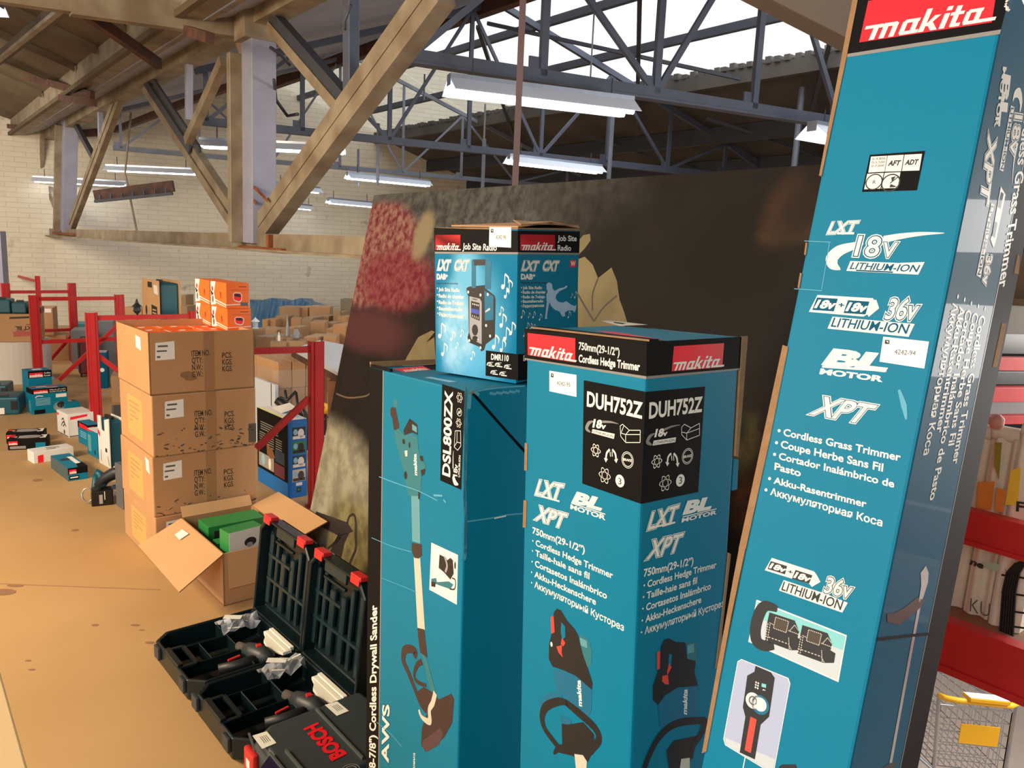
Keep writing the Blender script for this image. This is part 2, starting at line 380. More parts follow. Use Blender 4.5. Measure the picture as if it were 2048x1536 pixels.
# roof: right slope z = 5.0 - .35 s ; glazing between s 5.88 and 8.0 ; valley girder at s = 1.96
def rz(s): return 5.0 - .35 * s
KG = 1.2
SG = 1.96 * KG
aw = 20
def slope(name, s0, z0, s1, z1, m, th=.05, a0=-3, a1=aw):
    mb = MB(); u = sp_(0, s1, z1) - sp_(0, s0, z0)
    mb.obox(sp_(a0, s0, z0), A_ * (a1 - a0), u, Z * th, m); return struct(mb, name)
slope('ceiling_valley_slope', 1.98, 1.60, 5.85, 2.98, mat('painted_soffit', (164, 170, 190), .8, noise=.12, nscale=3, bump=.05))
slope('ceiling_dark_slope', 8.0, rz(8.0), 11.4, rz(11.4), 'roof_sheet')
slope('ceiling_boarded', -5.5, 4.2, SG - .38 * KG, 1.52 * KG, 'cream_board')
# glazing panes and purlins
mb = MB(); g = mat('roof_glazing', (250, 252, 255), .3, alpha=.12)
for k in range(9):
    a = -3 + k * 2.4; mb.obox(sp_(a, 5.9, rz(5.9) + .1), A_ * 2.36, sp_(0, 8.0, rz(8.0)) - sp_(0, 5.9, rz(5.9)), Z * .006, g)
struct(mb, 'window_1')
def aline(name, px1, px2, s, w, t, m, ext=(0, 0), z=None):
    pass
def purlin(s, zoff, w, h, m, lab, a0=-3, a1=17, name='roof_purlin', z=None):
    mb = MB(); zz = (rz(s) if z is None else z) + zoff; mb.obox(sp_(a0, s - w / 2, zz - h), A_ * (a1 - a0), B_ * w, Z * h, m); o = mb.build(name); o['kind'] = 'structure'
    tag(o, lab, 'roof beam'); return o
purlin(6.49, .08, .07, .09, 'dark_steel', 'upper dark steel purlin crossing the white glazing')
purlin(7.30, .08, .07, .09, 'dark_steel', 'lower dark steel purlin crossing the white glazing')
purlin(8.0, .02, .10, .16, 'roof_sheet', 'grey fascia beam along the lower edge of the glazing')
purlin(9.1, .0, .08, .22, 'dark_steel', 'dark purlin under the upper part of the roof sheets')
purlin(10.0, .0, .08, .2, 'dark_steel', 'dark purlin under the lower part of the roof sheets')
purlin(5.7, -.12, .12, .16, 'rusty_steel', 'brown rusty purlin along the upper edge of the glazing', z=3.0)
# corrugated rough edge above the fascia
mb = MB()
for k in range(150):
    a = -2 + k * .12; mb.obox(sp_(a, 7.92 + random.random() * .04, rz(8) + .02), A_ * .07, B_ * .12, Z * (.05 + random.random() * .03), 'roof_sheet')
o = mb.build('corrugated_edge'); tag(o, 'jagged corrugated sheet edge above the grey fascia beam', 'roof edge'); o['kind'] = 'structure'
# ---- valley girder in the plane s = SG
G = lambda x, y, ds=0.0: on_s(x, y, SG + ds)
gird = thing('lattice_girder', G(519, 490), 'cream and blue grey lattice girder with thick posts and paired diagonals under the valley', 'girder', kind='structure')
def gb(name, a, b, w, t, m, ds=0.0, slot=None, m2=None, **k):
    w *= KG; t *= KG; ds *= KG; p, q = G(*a, ds), G(*b, ds); mb = MB(); mb.bar(p, q, w, t, m, B_)
    return mb.build(name, gird, bevel=.004, seg=1, **k)
def chord_path(name, pts, w, t, m, ds=0):
    mb = MB()
    for a, b in zip(pts[:-1], pts[1:]): mb.bar(G(*a, ds), G(*b, ds), w, t, m, B_)
    mb2 = mb; 
    for a, b in zip(pts[:-1], pts[1:]):
        mb2.bar(G(*a, ds) - Z * (w / 2), G(*b, ds) - Z * (w / 2), .018, t + .12, m, B_)
    return mb.build(name, gird)
mb = MB(); p, q = sp_(-2, SG, -.005), sp_(22, SG, .0); mb.bar(p, q, .12, .12, 'cream_steel', B_); mb.bar(p - Z * .065, q - Z * .065, .018, .26, 'cream_steel', B_); mb.build('lower_chord', gird)
mb = MB(); p, q = sp_(-2, SG, 1.42 * KG), sp_(17, SG, 1.36 * KG); mb.bar(p, q, .12 * KG, .14 * KG, 'cream_steel', B_); mb.build('upper_chord', gird)
# deep gutter beam left of it and cream packing boards
mb = MB(); mb.obox(sp_(-2, 1.52 * KG, 1.34 * KG), A_ * 19, B_ * .22, Z * .24, 'cream_steel'); mb.bar(sp_(-2, 1.5 * KG, 1.34 * KG), sp_(17, 1.5 * KG, 1.34 * KG), .05, .05, 'cream_board', Z)
o = mb.build('gutter_beam'); tag(o, 'large cream gutter beam running above the lattice girder', 'beam', kind='structure')
for (xb, yb, xt, yt, w) in ((519, 487, 518, 80, .18), (136, 463, 141, 236, .18), (3, 455, 4, 330, .18)):
    p, q = G(xb, yb), G(xt, yt)
    mb = MB(); mb.bar(p, q + Z * .1, .178 * KG, .16 * KG, 'blue_grey_steel', B_)
    d = A_ * .118 * KG; mb.bar(p + d - B_ * .05, q + d - B_ * .05 + Z * -.1, .06 * KG, .28, 'cream_steel', B_)
    mb.build('post', gird, bevel=.004, seg=1)
    mb = MB(); mb.bar(q - Z * .02, q + Z * .22, .19 * KG, .3, 'cream_steel', B_)
    mb.prism([q + A_ * .1 + Z * .02 - B_ * .06, q + A_ * .34 + Z * .02 - B_ * .06, q + A_ * .1 - Z * .28 - B_ * .06], B_ * .03, 'cream_steel')
    mb.build('cap_plate', gird)
    if xb > 500:
        mb = MB()
        for a, b in (((505, 372), (530, 395)), ((498, 388), (512, 408)), ((515, 380), (535, 402))): mb.bar(G(*a, -.085), G(*b, -.085), .022, .004, 'rust_patch', B_)
        mb.build('rust_stain', gird)
def pair(a, b, w=.07, gap=.022, t=.06, m='cream_steel', m2=None, ds=0.0, n=6):
    w, gap, t, ds = w * KG, gap * KG, t * KG, ds * KG
    p, q = G(*a, ds), G(*b, ds); d = (q - p).normalized(); u = d.cross(B_).normalized(); mb = MB()
    mb.bar(p + u * (w + gap) / 2, q + u * (w + gap) / 2, w, t, m, B_); mb.bar(p - u * (w + gap) / 2, q - u * (w + gap) / 2, w, t, m2 or m, B_)
    for k in range(1, n): c = p.lerp(q, k / n); mb.bar(c - d * .04, c + d * .04, gap + .02, t * .6, m, B_)
    mb.build('diagonal', gird)
pair((250, 165), (143, 452)); pair((285, 155), (478, 448), w=.068)
gb('diagonal', (285, 155), (380, 300), .07, .02, 'dark_steel', -.05); gb('diagonal', (303, 155), (400, 300), .05, .02, 'dark_steel', -.052)  # dark strips paint the shadow on the upper half of this diagonal
gb('strut', (448, 122), (376, 282), .07, .06, 'cream_steel', -.09)
gb('hanger', (378, 112), (378, 240), .055, .05, 'blue_grey_steel'); gb('hanger', (200, 196), (202, 300), .06, .05, 'blue_grey_steel')
pair((28, 262), (2, 452)); pair((50, 262), (128, 446), m='cream_steel', m2='cream_steel')
gb('diagonal', (50, 262), (85, 345), .1, .02, 'dark_steel', -.05)  # dark strip paints the same shade on the further diagonal
gb('strut', (85, 236), (84, 342), .08, .05, 'cream_steel', -.09)
gb('diagonal', (137, 222), (190, 320), .07, .05, 'dark_steel')
pair((516, 474), (885, -28), w=.085, gap=.006, t=.09, n=3); gb('diagonal', (530, 480), (885, 10), .05, .05, 'rusty_steel', .1)  # brown bar behind paints the lower angle as lying in shadow
pair((545, 42), (700, 222), w=.06, gap=.01, m='dark_steel', m2='cream_steel')
gb('hanger', (702, -10), (702, 190), .075, .06, 'truss_steel')
for a, b in (((500, 496), (588, 503)), ((560, 505), (560, 470)), ((118, 466), (160, 470))): gb('splice_plate', a, b, .03, .17, 'rust_patch')
# ---- left bay members (rafter truss from the posts up towards the left)
def left_truss(base, apex, foot2, side, lab, k):
    P0 = G(*base) + Z * .1; n = C_.cross(Z)
    N1 = pp(apex[0], apex[1], P0, A_)
    t = thing('roof_truss', P0, lab, 'roof truss', kind='structure')
    m1 = MB(); m1.bar(P0, N1 + (N1 - P0) * .0, .15 * KG, .1, 'cream_steel', A_); m1.bar(P0 + Z * .22, N1 + Z * .24, .05, .12, 'cream_steel', A_); m1.build('rafter', t)
    Q = on_s(foot2[0], foot2[1], SG - .35 * KG); m2 = MB(); m2.bar(N1, Q, .085, .05, 'rusty_steel', B_); m2.build('brace', t)
    sN = N1.dot(B_); R = on_s(side[0], side[1], sN); m3 = MB(); m3.bar(N1, R, .13, .03, 'dust_grey', B_); m3.bar(N1 - Z * .05 - B_ * .03, R - Z * .05 - B_ * .03, .05, .03, 'cream_steel', Z); m3.build('brace', t)
    m4 = MB(); m4.bar(N1, N1 + (N1 - P0).normalized() * 4, .15, .09, 'cream_steel', A_); m4.build('rafter', t)
left_truss((500, 82), (138, 2), (318, 128), (-30, 140), 'cream rafter truss rising from the nearest thick girder post', 1)
left_truss((122, 235), (-60, 120), (185, 190), (-120, 180), 'cream rafter truss rising from the further girder post', 1)
# ceiling ribs
for k in range(9):
    a = 3.3 + k * 1.15; mb = MB(); mb.obox(sp_(a, -5.2, 4.03), A_ * .06, sp_(0, 1.5 * KG, 1.5 * KG) - sp_(0, -5.2, 4.05), Z * .1, 'cream_board')
    o = mb.build('ceiling_rib'); tag(o, 'thin cream rib across the boarded ceiling', 'ceiling rib', 'ribs of the boarded ceiling', 'structure')
# stub brackets and hanging rusty section
for a, b in (((375, 62), (420, 76)), ((122, 195), (188, 206)), ((-5, 250), (32, 254))):
    mb = MB(); p, q = on_s(*a, 1.5 * KG), on_s(*b, 1.5 * KG); mb.bar(p, q, .07, .06, 'rusty_steel', B_)
    o = mb.build('rusty_bracket'); tag(o, 'short dark rusty bracket fixed under the gutter beam', 'bracket', 'rusty brackets under the gutter beam', 'structure')
# brown beam through girder
mb = MB(); mb.bar(on_s(100, 271, 2.9), on_s(197, 265, 2.9), .12, .08, 'rusty_steel', B_); mb.bar(on_s(230, 260, 3.1), on_s(372, 205, 3.1), .09, .06, 'rusty_steel', B_)
mb.bar(on_s(372, 205, 3.1), on_s(470, 170, 3.1), .07, .06, 'rusty_steel', B_)
o = mb.build('roof_purlin'); tag(o, 'dark brown purlin passing behind the girder diagonals', 'roof beam', kind='structure')
t = thing('hanging_rail', pd(265, 385, 9.5), 'rusty brown steel rail with a thin toothed bar hanging before the brick wall', 'rail', kind='structure')
mb = MB(); mb.bar(pd(190, 392, 9.5), pd(347, 372, 9.5), .13, .06, 'rusty_steel', V((0, 1, 0))); mb.build('rail_beam', t)
mb = MB(); mb.bar(pd(190, 403, 9.4), pd(345, 387, 9.4), .03, .05, 'dark_steel', V((0, 1, 0)))
for k in range(7): x = 200 + k * 22; mb.bar(pd(x, 400 - k * 2.2, 9.4), pd(x, 390 - k * 2.2, 9.4), .02, .02, 'dark_steel', V((0, 1, 0)))
mb.build('toothed_bar', t)
# wires and pipes
def wire(pts, r, m, lab, s=None, name='hanging_cable', cat='cable'):
    mb = MB(); mb.tube(pts, r, m, 6); o = mb.build(name, smooth=True); tag(o, lab, cat, kind='structure')
wire([on_s(262, 225, 2.6), on_s(250, 345, 2.6), on_s(275, 470, 2.5)], .014, 'cream_steel', 'thin bent cream conduit beside the paired diagonals', name='conduit', cat='conduit')
wire([G(548, 160), G(552, 200, .2), G(575, 232, .3), G(596, 228, .3)], .013, 'dark_steel', 'loose black cable hooking out from the thick post')
wire([G(541, 95), G(560, 108, .1), G(580, 130, .2)], .013, 'dark_steel', 'short black cable curling near the top of the post')
wire([on_s(50, 330, 2.7), on_s(58, 450, 2.7)], .012, 'cream_steel', 'thin pale hanging rod at the far left of the girder', name='hanging_rod', cat='rod')
wire([G(702, 10, -.1), G(690, 40, -.1), G(690, 60, -.1)], .01, 'dark_steel', 'thin black cable looped on the hanger post')
# ---- cross trusses T1..T4 (bottom chord z=1.2)
ZC = 1.2
def rootop(P):
    s = P.dot(B_); a = (1.72 + (s - 2.45) * .37) if s < 5.88 else rz(s); return a + EYE
def truss(base, name_l, m, w, nodes, s_end, s_start, dg, vertpx=None):
    P0 = on_z(base[0], base[1], ZC); s0 = P0.dot(B_); cb = C_.dot(B_)
    at = lambda s: P0 + C_ * ((s - s0) / cb)
    t = thing('roof_truss', at(s_start), name_l, 'roof truss', kind='structure')
    nrm = V((-C_.y, C_.x, 0))
    mb = MB(); a, b = at(s_start), at(s_end); mb.bar(a, b, w, w * .5, m, nrm); mb.bar(a - Z * w / 2, b - Z * w / 2, w * 1.1, w * .18, m, Z); mb.build('lower_chord', t)
    up = lambda s: V((at(s).x, at(s).y, rootop(at(s)) - .1))
    mb = MB(); mb.bar(up(s_start), up(5.87), w * .9, w * .8, m, nrm); mb.bar(up(5.87), up(s_end), w * .9, w * .8, m, nrm); mb.build('upper_chord', t)
    ss = []; s = s_start + .1
    while s < s_end: ss.append(s); s += dg
    for i, s in enumerate(ss):
        p, q = at(s), up(s)
        if (q - p).z < .25: continue
        mb = MB(); mb.bar(p, q, w * .62, w * .5, m, nrm); mb.build('vertical', t)
        mb = MB(); mb.bar(p + Z * w * .4 - C_ * .05, p + Z * w * 1.4 - C_ * .05, w * 1.4, w * .2, m, nrm); mb.build('gusset_plate', t)
        if i + 1 < len(ss):
            if i % 2 == 0: a, b = at(s), up(ss[i + 1])
            else: a, b = up(s), at(ss[i + 1])
            mb = MB(); mb.bar(a, b, w * .5, w * .4, m, nrm); mb.build('diagonal', t)
    return t, at, up
tr1 = truss((960, 133), 'nearest blue grey roof truss carrying the big twin lamp', 'truss_steel', .085, 0, 10.8, 2.6, .92)
tr2 = truss((870, 290), 'second blue grey roof truss behind the nearest one', 'truss_steel', .075, 0, 10.8, 2.6, .95)
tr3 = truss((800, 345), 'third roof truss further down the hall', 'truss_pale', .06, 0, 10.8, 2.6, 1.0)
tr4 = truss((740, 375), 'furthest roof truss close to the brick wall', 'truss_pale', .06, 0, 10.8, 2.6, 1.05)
# diagonal bracing rods in the roof plane
for i, (a, b) in enumerate((((6.0, 1.3), (8.6, 3.2)), ((7.9, 1.4), (6.3, 3.4)), ((6.0, 3.4), (8.8, 5.4)), ((7.8, 3.6), (6.0, 5.6)), ((5.9, 5.6), (8.8, 8.2)), ((7.9, 5.8), (6.0, 8.2)), ((6.0, 8.4), (8.8, 11.0)), ((10.8, 3.0), (8.6, 4.6)), ((10.8, 5.0), (8.6, 6.8)), ((10.8, 7.2), (8.6, 9.2)))):
    s0, a0 = a; s1, a1 = b; mb = MB(); mb.bar(sp_(a0, s0, rz(s0) - .14), sp_(a1, s1, rz(s1) - .14), .05, .04, 'dark_steel', Z)
    o = mb.build('roof_brace'); tag(o, 'slanting dark brace rod under the roof sheets and glazing', 'brace', 'slanting braces under the right roof slope', 'structure')
# long brown vertical pole in front of the lamp
mb = MB(); P = pd(1030, 375, 4.3); Q = pd(1044, -20, 4.3); Q = V((P.x, P.y, Q.z)); P = V((P.x, P.y, EYE + .1)); mb.bar(P, Q + Z * .6, .035, .035, mat('brown_pole', (104, 82, 82), .5, noise=.1), V((0, 1, 0)))
o = mb.build('vertical_pole'); tag(o, 'slim brown vertical pole standing behind the painted board', 'pole', kind='structure')
for (x, y0, y1, d, r) in ((1178, -10, 205, 5.6, .006), (848, 150, 200, 9, .01), (968, 210, 280, 8, .01), (755, 250, 370, 9, .02), (1217, 230, 360, 10, .03), (1588, 180, 340, 9, .035), (965, 280, 380, 12, .03), (716, 300, 372, 12, .02)):
    P = pd(x, y1, d); Q = pd(x, y0, d); mb = MB(); mb.tube([P, V((P.x, P.y, Q.z))], r, 'truss_pale', 6)
    o = mb.build('hanging_rod'); tag(o, 'thin grey vertical rod hanging from the roof', 'rod', 'thin grey rods hanging from the roof', 'structure')
# ---- lamps
def lamp(a, b, z, lab, w=.24, twin=False, hang=.12, k=1.0):
    P, Q = on_z(*a, z), on_z(*b, z); d = (Q - P).normalized(); n = V((-d.y, d.x, 0)); L = (Q - P).length
    t = thing('strip_lamp', (P + Q) / 2, lab, 'ceiling lamp', 'strip lamps hanging in the hall')
    mb = MB(); mb.obox(P - n * .035 * k + Z * .02, d * L, n * .07 * k, Z * .06 * k, 'galvanised')
    hs = mb.build('housing', t)
    mb = MB()
    for sg in (-1, 1):
        a0 = P + n * sg * .03 * k + Z * .055 * k; a1 = P + n * sg * w / 2 - Z * .02 * k
        mb.obox(a0, d * L, a1 - a0, Z * .004, 'lamp_white')
    mb.build('reflector', t)
    for sg in ((-1, 1) if twin else (0,)):
        c = n * sg * .055 * k; mb = MB(); mb.tube([P + c + d * .02 - Z * .012, Q + c - d * .02 - Z * .012], .019 * k, 'tube_glow', 10); mb.build('tube', t, smooth=True)
    mb = MB()
    for f in (.12, .88): c = P.lerp(Q, f) + Z * .08; mb.tube([c, c + Z * hang], .006, 'dark_steel', 5)
    mb.build('hanger', hs)
lamp((897, 178), (1262, 222), 1.0, 'big twin tube lamp under the nearest roof truss', .3, True, .12, 1.2)
lamp((400, 290), (688, 303), 1.0, 'lamp seen through the girder beside the thick post', .26, True)
lamp((1017, 322), (1201, 343), 1.0, 'lamp above the radio carton, just left of its centre line', .26, True)
lamp((694, 354), (858, 370), 1.0, 'lamp above the left corner of the painted board', .26, True)
lamp((213, 339), (394, 347), 1.0, 'long lamp between the paired girder diagonals', .26)
lamp((67, 361), (253, 371), .85, 'lamp crossing behind the further girder post', .26)
lamp((32, 379), (94, 381), .8, 'small far lamp at the left end, upper of two', .2)
lamp((29, 392), (77, 393), .72, 'small far lamp at the left end, lower of two', .2)
lamp((360, 384), (428, 392), .85, 'small far lamp right of the rusty hanging rail', .22)
lamp((272, 398), (374, 406), .72, 'thin far lamp under the rusty hanging rail', .2)
lamp((550, 374), (638, 384), .85, 'far lamp right of the thick girder post, upper of three', .24)
lamp((656, 404), (744, 412), .72, 'far lamp against the dark wall, middle of three', .2)
lamp((582, 414), (622, 418), .66, 'far lamp against the dark wall, lowest of three', .18)
lamp((1622, 268), (1800, 300), 1.0, 'lamp end half hidden by the tall leaning trimmer carton', .3, True, .12, 1.3)
lamp((-160, 10), (4, 22), 1.6, 'lamp end in the top left corner of the ceiling', .2)
mb = MB(); mb.bar(pd(1440, -95, 3.3), pd(1780, 78, 3.3), .2, .22, mat('beam_taupe', (120, 108, 98), .8, noise=.08, nscale=3), V((.3, 1, 0)).normalized())
o = mb.build('roof_beam', bevel=.006); tag(o, 'broad taupe roof beam beside the top of the leaning carton', 'beam', kind='structure')
# ================================================================== FOREGROUND CARTONS
def frame(yaw, a, b):
    return (Matrix.Rotation(math.radians(yaw), 3, 'Z') @ Matrix.Rotation(math.radians(a), 3, 'X') @ Matrix.Rotation(math.radians(b), 3, 'Y'))
class Carton:
    def __init__(s, name, O, yaw, a, b, w1, w2, h, label, cat, m='teal_print', mR=None, top=None, bevel=.004, group=None):
        R = frame(yaw, a, b); s.O = V(O); s.e1, s.e2, s.up = R.col[0], -R.col[1], R.col[2]; s.w1, s.w2, s.h = w1, w2, h
        NB = s.O - s.up * h
        s.t = thing(name, (NB.x, NB.y, max(NB.z, 0)), label, cat, group)
        mb = MB(); mb.obox(NB, s.e2 * w2, s.e1 * w1, s.up * h, m, [None, top, mR, None, None, None]); mb.build('body', s.t, bevel=bevel)
        s.L = Face(s.O + s.e1 * w1, -s.e1, -s.up, w1, h); s.Rf = Face(s.O, s.e2, -s.up, w2, h)
        s.Tf = Face(s.O + s.e1 * w1 + s.e2 * w2, -s.e1, -s.e2, w1, w2); s.Tf.n = s.up
    def plate(s, name, F, pts, m, depth, back=0.0, side=None):
        P = [F.O + F.u * q[0] + F.v * q[1] - F.n * back for q in (F.px(p) for p in pts)]
        mb = MB(); mb.prism(P, -F.n * depth, m, side); return mb.build(name, s.t)
def makita(F, par, q, p0, p1, pt, name='brand_logo', wf=1.0, off=.07):
    P = Print(F); P.poly(q, 'red_print', 1)
    d = (pt[0] - p0[0], pt[1] - p0[1]); e = (p1[0] - p0[0], p1[1] - p0[1]); g = lambda a, b: (p0[0] + e[0] * a + d[0] * b, p0[1] + e[1] * a + d[1] * b)
    X = 5.95; k = [0]
    def S(*pts): k[0] += 1; P.poly([g(x / X, y) for x, y in pts], 'white_print', 3 + (k[0] % 5) * .15)
    def R_(x0, y0, x1, y1): S((x0, y0), (x1, y0), (x1, y1), (x0, y1))
    R_(-.25, .52, .3, .66)
    for x in (.18, .64, 1.10): R_(x, 0, x + .25, .60)
    S((.18, .66), (.58, .66), (.64, .58), (.58, .50), (.18, .50)); S((.50, .50), (.66, .66), (1.06, .66), (1.12, .56), (1.0, .50)); S((.96, .50), (1.10, .66), (1.25, .66), (1.35, .56), (1.35, .48))
    def a_(x, tail): R_(x, .08, x + .24, .58); S((x, .5), (x + .12, .66), (x + .8, .66), (x + .8, .52)); S((x + .08, 0), (x + .55, 0), (x + .6, .15), (x, .15)); R_(x + .5, 0, x + .76, .66); R_(x + .7, 0, x + tail, .15)
    a_(1.55, .92); R_(2.5, 0, 2.76, 1.0); S((2.72, .26), (3.02, .66), (3.32, .66), (2.86, .20)); S((2.76, .36), (2.98, .44), (3.40, 0), (3.08, 0))
    R_(3.48, 0, 3.74, .66); R_(3.50, .78, 3.76, .96); R_(3.96, .05, 4.22, .92); R_(3.80, .52, 4.44, .66); S((4.0, 0), (4.45, 0), (4.45, .15), (3.96, .15)); a_(4.56, 1.6)
    return P.build(name, par)
def sticker(F, par, q, p0, p1, pt, txt, lo, name='price_sticker'):
    P = Print(F); P.poly(q, 'sticker_white', 3); P.text(txt, p0, p1, pt, 'ink_grey', 5, .0); P.poly(lo, 'ink', 5)
    m = lerp(lerp(lo[0], lo[2], .5), lo[0], 0); P.poly([lerp(lo[i], m, .5) for i in range(4)][:3], 'sticker_white', 6)
    o = P.build(name, par); return o
def outl(P, t, p0, p1, pt, lay=2, o=OUT, **k): P.text(t, p0, p1, pt, 'white_print', lay, .0, outl=o, **k)
def atom(P, c, r, m='white_print', lay=4, k=3, w=.12):
    for i in range(k): P.circ(c, r, r * .42, m, lay + i * .3, ring=1 - w * 1.2, rot=math.pi * i / k)
def arrows(P, T_, m='white_print', lay=4):
    P.curve([T_(-42, 30), T_(-34, -20), T_(-10, -48)], .0035, m, lay); P.curve([T_(42, 35), T_(34, -15), T_(10, -48)], .0035, m, lay)
    P.poly([T_(-58, 22), T_(-26, 30), T_(-42, 58)], m, lay); P.poly([T_(26, 36), T_(58, 28), T_(44, 64)], m, lay)
    P.line([T_(-8, -30), T_(-4, 10)], .0015, m, lay); P.line([T_(8, -30), T_(12, 10)], .0015, m, lay)
# ---------------------------------------------------------------- hedge trimmer carton
H1, H2, H3 = T(1020, 620, .24414), T(1020, 920, .24414), T(1020, 1200, .24414)
kh = 1.15; O = CAM + (V((.168, .9733, 1.5448)) - CAM) * kh
hc = Carton('hedge_trimmer_carton', O, 126.53, -.51, 2.04, .25 * kh, .1848 * kh, O.z - .006, 'tall teal carton with black lettered panels wrapped round its corner, middle of the tall cartons', 'carton')
par = hc.t; L, R = hc.L, hc.Rf
for F, bq, gq, nm in ((L, [(120, 150), (1122, 262), (1118, 545), (120, 396)], [(120, 393), (1118, 543), (1118, 566), (120, 405)], 'l'), (R, [(1120, 262), (1905, 218), (1890, 478), (1118, 545)], [(1118, 543), (1888, 476), (1888, 490), (1118, 566)], 'r')):
    P = Print(F); P.poly(H1(bq), 'black_print', 0); P.poly(H1(gq), 'grey_line', 1)
    if nm == 'l':
        P.text('750mm(29-1/2”)', H1(565, 322), H1(897, 375), H1(567, 264), 'white_print', 2, .02); P.text('Cordless Hedge Trimmer', H1(565, 425), H1(1063, 497), H1(567, 366), 'white_print', 2, .03)
    P.build('title_band', par)
makita(L, par, H1([(145, 188), (536, 232), (535, 430), (147, 368)]), H1(156, 366), H1(530, 424), H1(190, 272))
makita(R, par, H1([(1342, 297), (1753, 271), (1737, 468), (1323, 502)]), H1(1332, 498), H1(1734, 464), H1(1372, 392))
sticker(L, par, H1([(325, 497), (547, 532), (547, 712), (325, 665)]), H1(386, 612), H1(495, 630), H1(388, 580), '4242-95', H1([(338, 518), (360, 522), (360, 553), (338, 549)]))
def panel(F, par, quad, ti, t18, pl, bat, ic, a2, c3, Tm):
    P = Print(F); P.poly(quad, 'black_print', 1)
    P.text('DUH752Z', *ti, 'white_print', 3, .03)
    P.text('18', *t18, 'white_print', 5, .05)
    P.poly(pl, 'white_print', 3)
    e = lambda i, t: lerp(pl[i], pl[(i + 1) % 4], t)
    a, b, c = lerp(lerp(pl[3], pl[2], .04), lerp(pl[0], pl[1], .04), .22), lerp(lerp(pl[3], pl[2], .95), lerp(pl[0], pl[1], .95), .22), lerp(lerp(pl[3], pl[2], .04), lerp(pl[0], pl[1], .04), .78)
    P.text('LITHIUM-ION', a, b, c, 'ink', 5, .0)
    for l in bat: P.line(l, .0011, 'white_print', 4)
    (ax, ay), (bx, by), (kx, ky) = ic
    atom(P, Tm(ax, ay), .0115); arrows(P, T(*Tm(bx, by), .24414))
    P.circ(Tm(kx, ky), .0105, .0105, 'white_print', 4, ring=.9); P.text('BRAKE', Tm(kx - 34, ky + 10 - (6 if F is L else -6)), Tm(kx + 34, ky + 10 + (6 if F is L else -6)), Tm(kx - 34, ky - 10 - (6 if F is L else -6)), 'white_print', 5, .03)
    P.circ(Tm(kx, ky), .0128, .0128, 'white_print', 4, ring=.93)
    atom(P, Tm(*a2), .0135, w=.09); P.circ(Tm(*c3), .0098, .0098, 'white_print', 4)
    s = 8 if F is L else -4
    P.text('3', Tm(c3[0] - 13, c3[1] + 27 - s / 2), Tm(c3[0] + 13, c3[1] + 27 + s / 2), Tm(c3[0] - 13, c3[1] - 27), 'ink', 6, .0)
    return P
P = panel(L, par, [H1(606, 575), H1(1114, 670), H2(1073, 359), H2(593, 193)], (H1(634, 785), H1(1080, 886), H1(637, 670)), (H1(682, 958), H1(745, 968), H1(694, 897)), H1([(678, 975), (860, 1015), (853, 1056), (670, 1006)]),
          [H1([(905, 950), (925, 935), (980, 985), (1070, 985), (1068, 1085), (950, 1085), (910, 1035), (905, 950)]), H1([(905, 1005), (950, 1020), (1068, 1020)]), H1([(980, 985), (950, 1020), (950, 1085)]), H1([(935, 950), (915, 1000)])],
          ((705, 1150), (830, 1190), (965, 1228)), (778, 1355), (903, 1400), H1)
P.text('v', H1(750, 970), H1(782, 976), H1(756, 925), 'white_print', 5, .04)
P.curve(H1([(660, 1000), (630, 970), (650, 925), (690, 910)]), [.002, .007, .006, .001], 'grey_line', 3); P.curve(H1([(760, 915), (830, 918), (890, 933)]), [.004, .003, .0005], 'grey_line', 3)
P.build('model_panel', par)
P = panel(R, par, [H1(1114, 670), H1(1597, 627), H2(1540, 262), H2(1073, 359)], (H1(1138, 886), H1(1566, 830), H1(1143, 762)), (H1(1183, 1038), H1(1245, 1032), H1(1197, 978)), H1([(1175, 1070), (1358, 1042), (1352, 1082), (1165, 1110)]),
          [H1([(1403, 960), (1425, 935), (1480, 965), (1550, 928), (1550, 1025), (1445, 1065), (1403, 1020), (1403, 960)]), H1([(1403, 1000), (1445, 1008), (1550, 970)]), H1([(1480, 965), (1445, 1008), (1445, 1065)])],
          ((1200, 1240), (1328, 1222), (1452, 1197)), (1270, 1417), (1393, 1395), H1)
P.text('v', H1(1250, 1032), H1(1280, 1028), H1(1256, 990), 'white_print', 5, .04)
P.curve(H1([(1160, 1105), (1125, 1080), (1145, 1035), (1185, 1010)]), [.002, .007, .006, .001], 'grey_line', 3); P.curve(H1([(1250, 985), (1320, 955), (1392, 940)]), [.004, .003, .0005], 'grey_line', 3)
P.build('model_panel', par)
def blmotor(P, b, m):
    P.text('BL', *b, 'white_print', 3, .06); P.text('MOTOR', *m, 'white_print', 3, .04)
    a, c = lerp(m[0], m[2], 1.35), (m[1][0] + (m[2][0] - m[0][0]) * 1.35, m[1][1] + (m[2][1] - m[0][1]) * 1.35); P.line([a, c], .0016, 'white_print', 3)
P = Print(L)
outl(P, 'LXT', H2(210, 282), H2(405, 322), H2(245, 168)); P.line(H2([(262, 298), (408, 338)]), .003, 'white_print', 5)
outl(P, 'XPT', H2(210, 486), H2(430, 556), H2(248, 380)); blmotor(P, (H2(520, 345), H2(735, 408), H2(560, 268)), (H2(498, 398), H2(778, 490), H2(502, 364)))
P.build('feature_badges', par)
P = Print(R)
outl(P, 'LXT', H2(1125, 572), H2(1345, 505), H2(1165, 430)); P.line(H2([(1195, 545), (1350, 510)]), .003, 'white_print', 5)
outl(P, 'XPT', H2(1118, 810), H2(1370, 745), H2(1170, 660)); blmotor(P, (H2(1425, 440), H2(1630, 398), H2(1462, 340)), (H2(1405, 510), H2(1683, 442), H2(1410, 478)))
P.build('feature_badges', par)
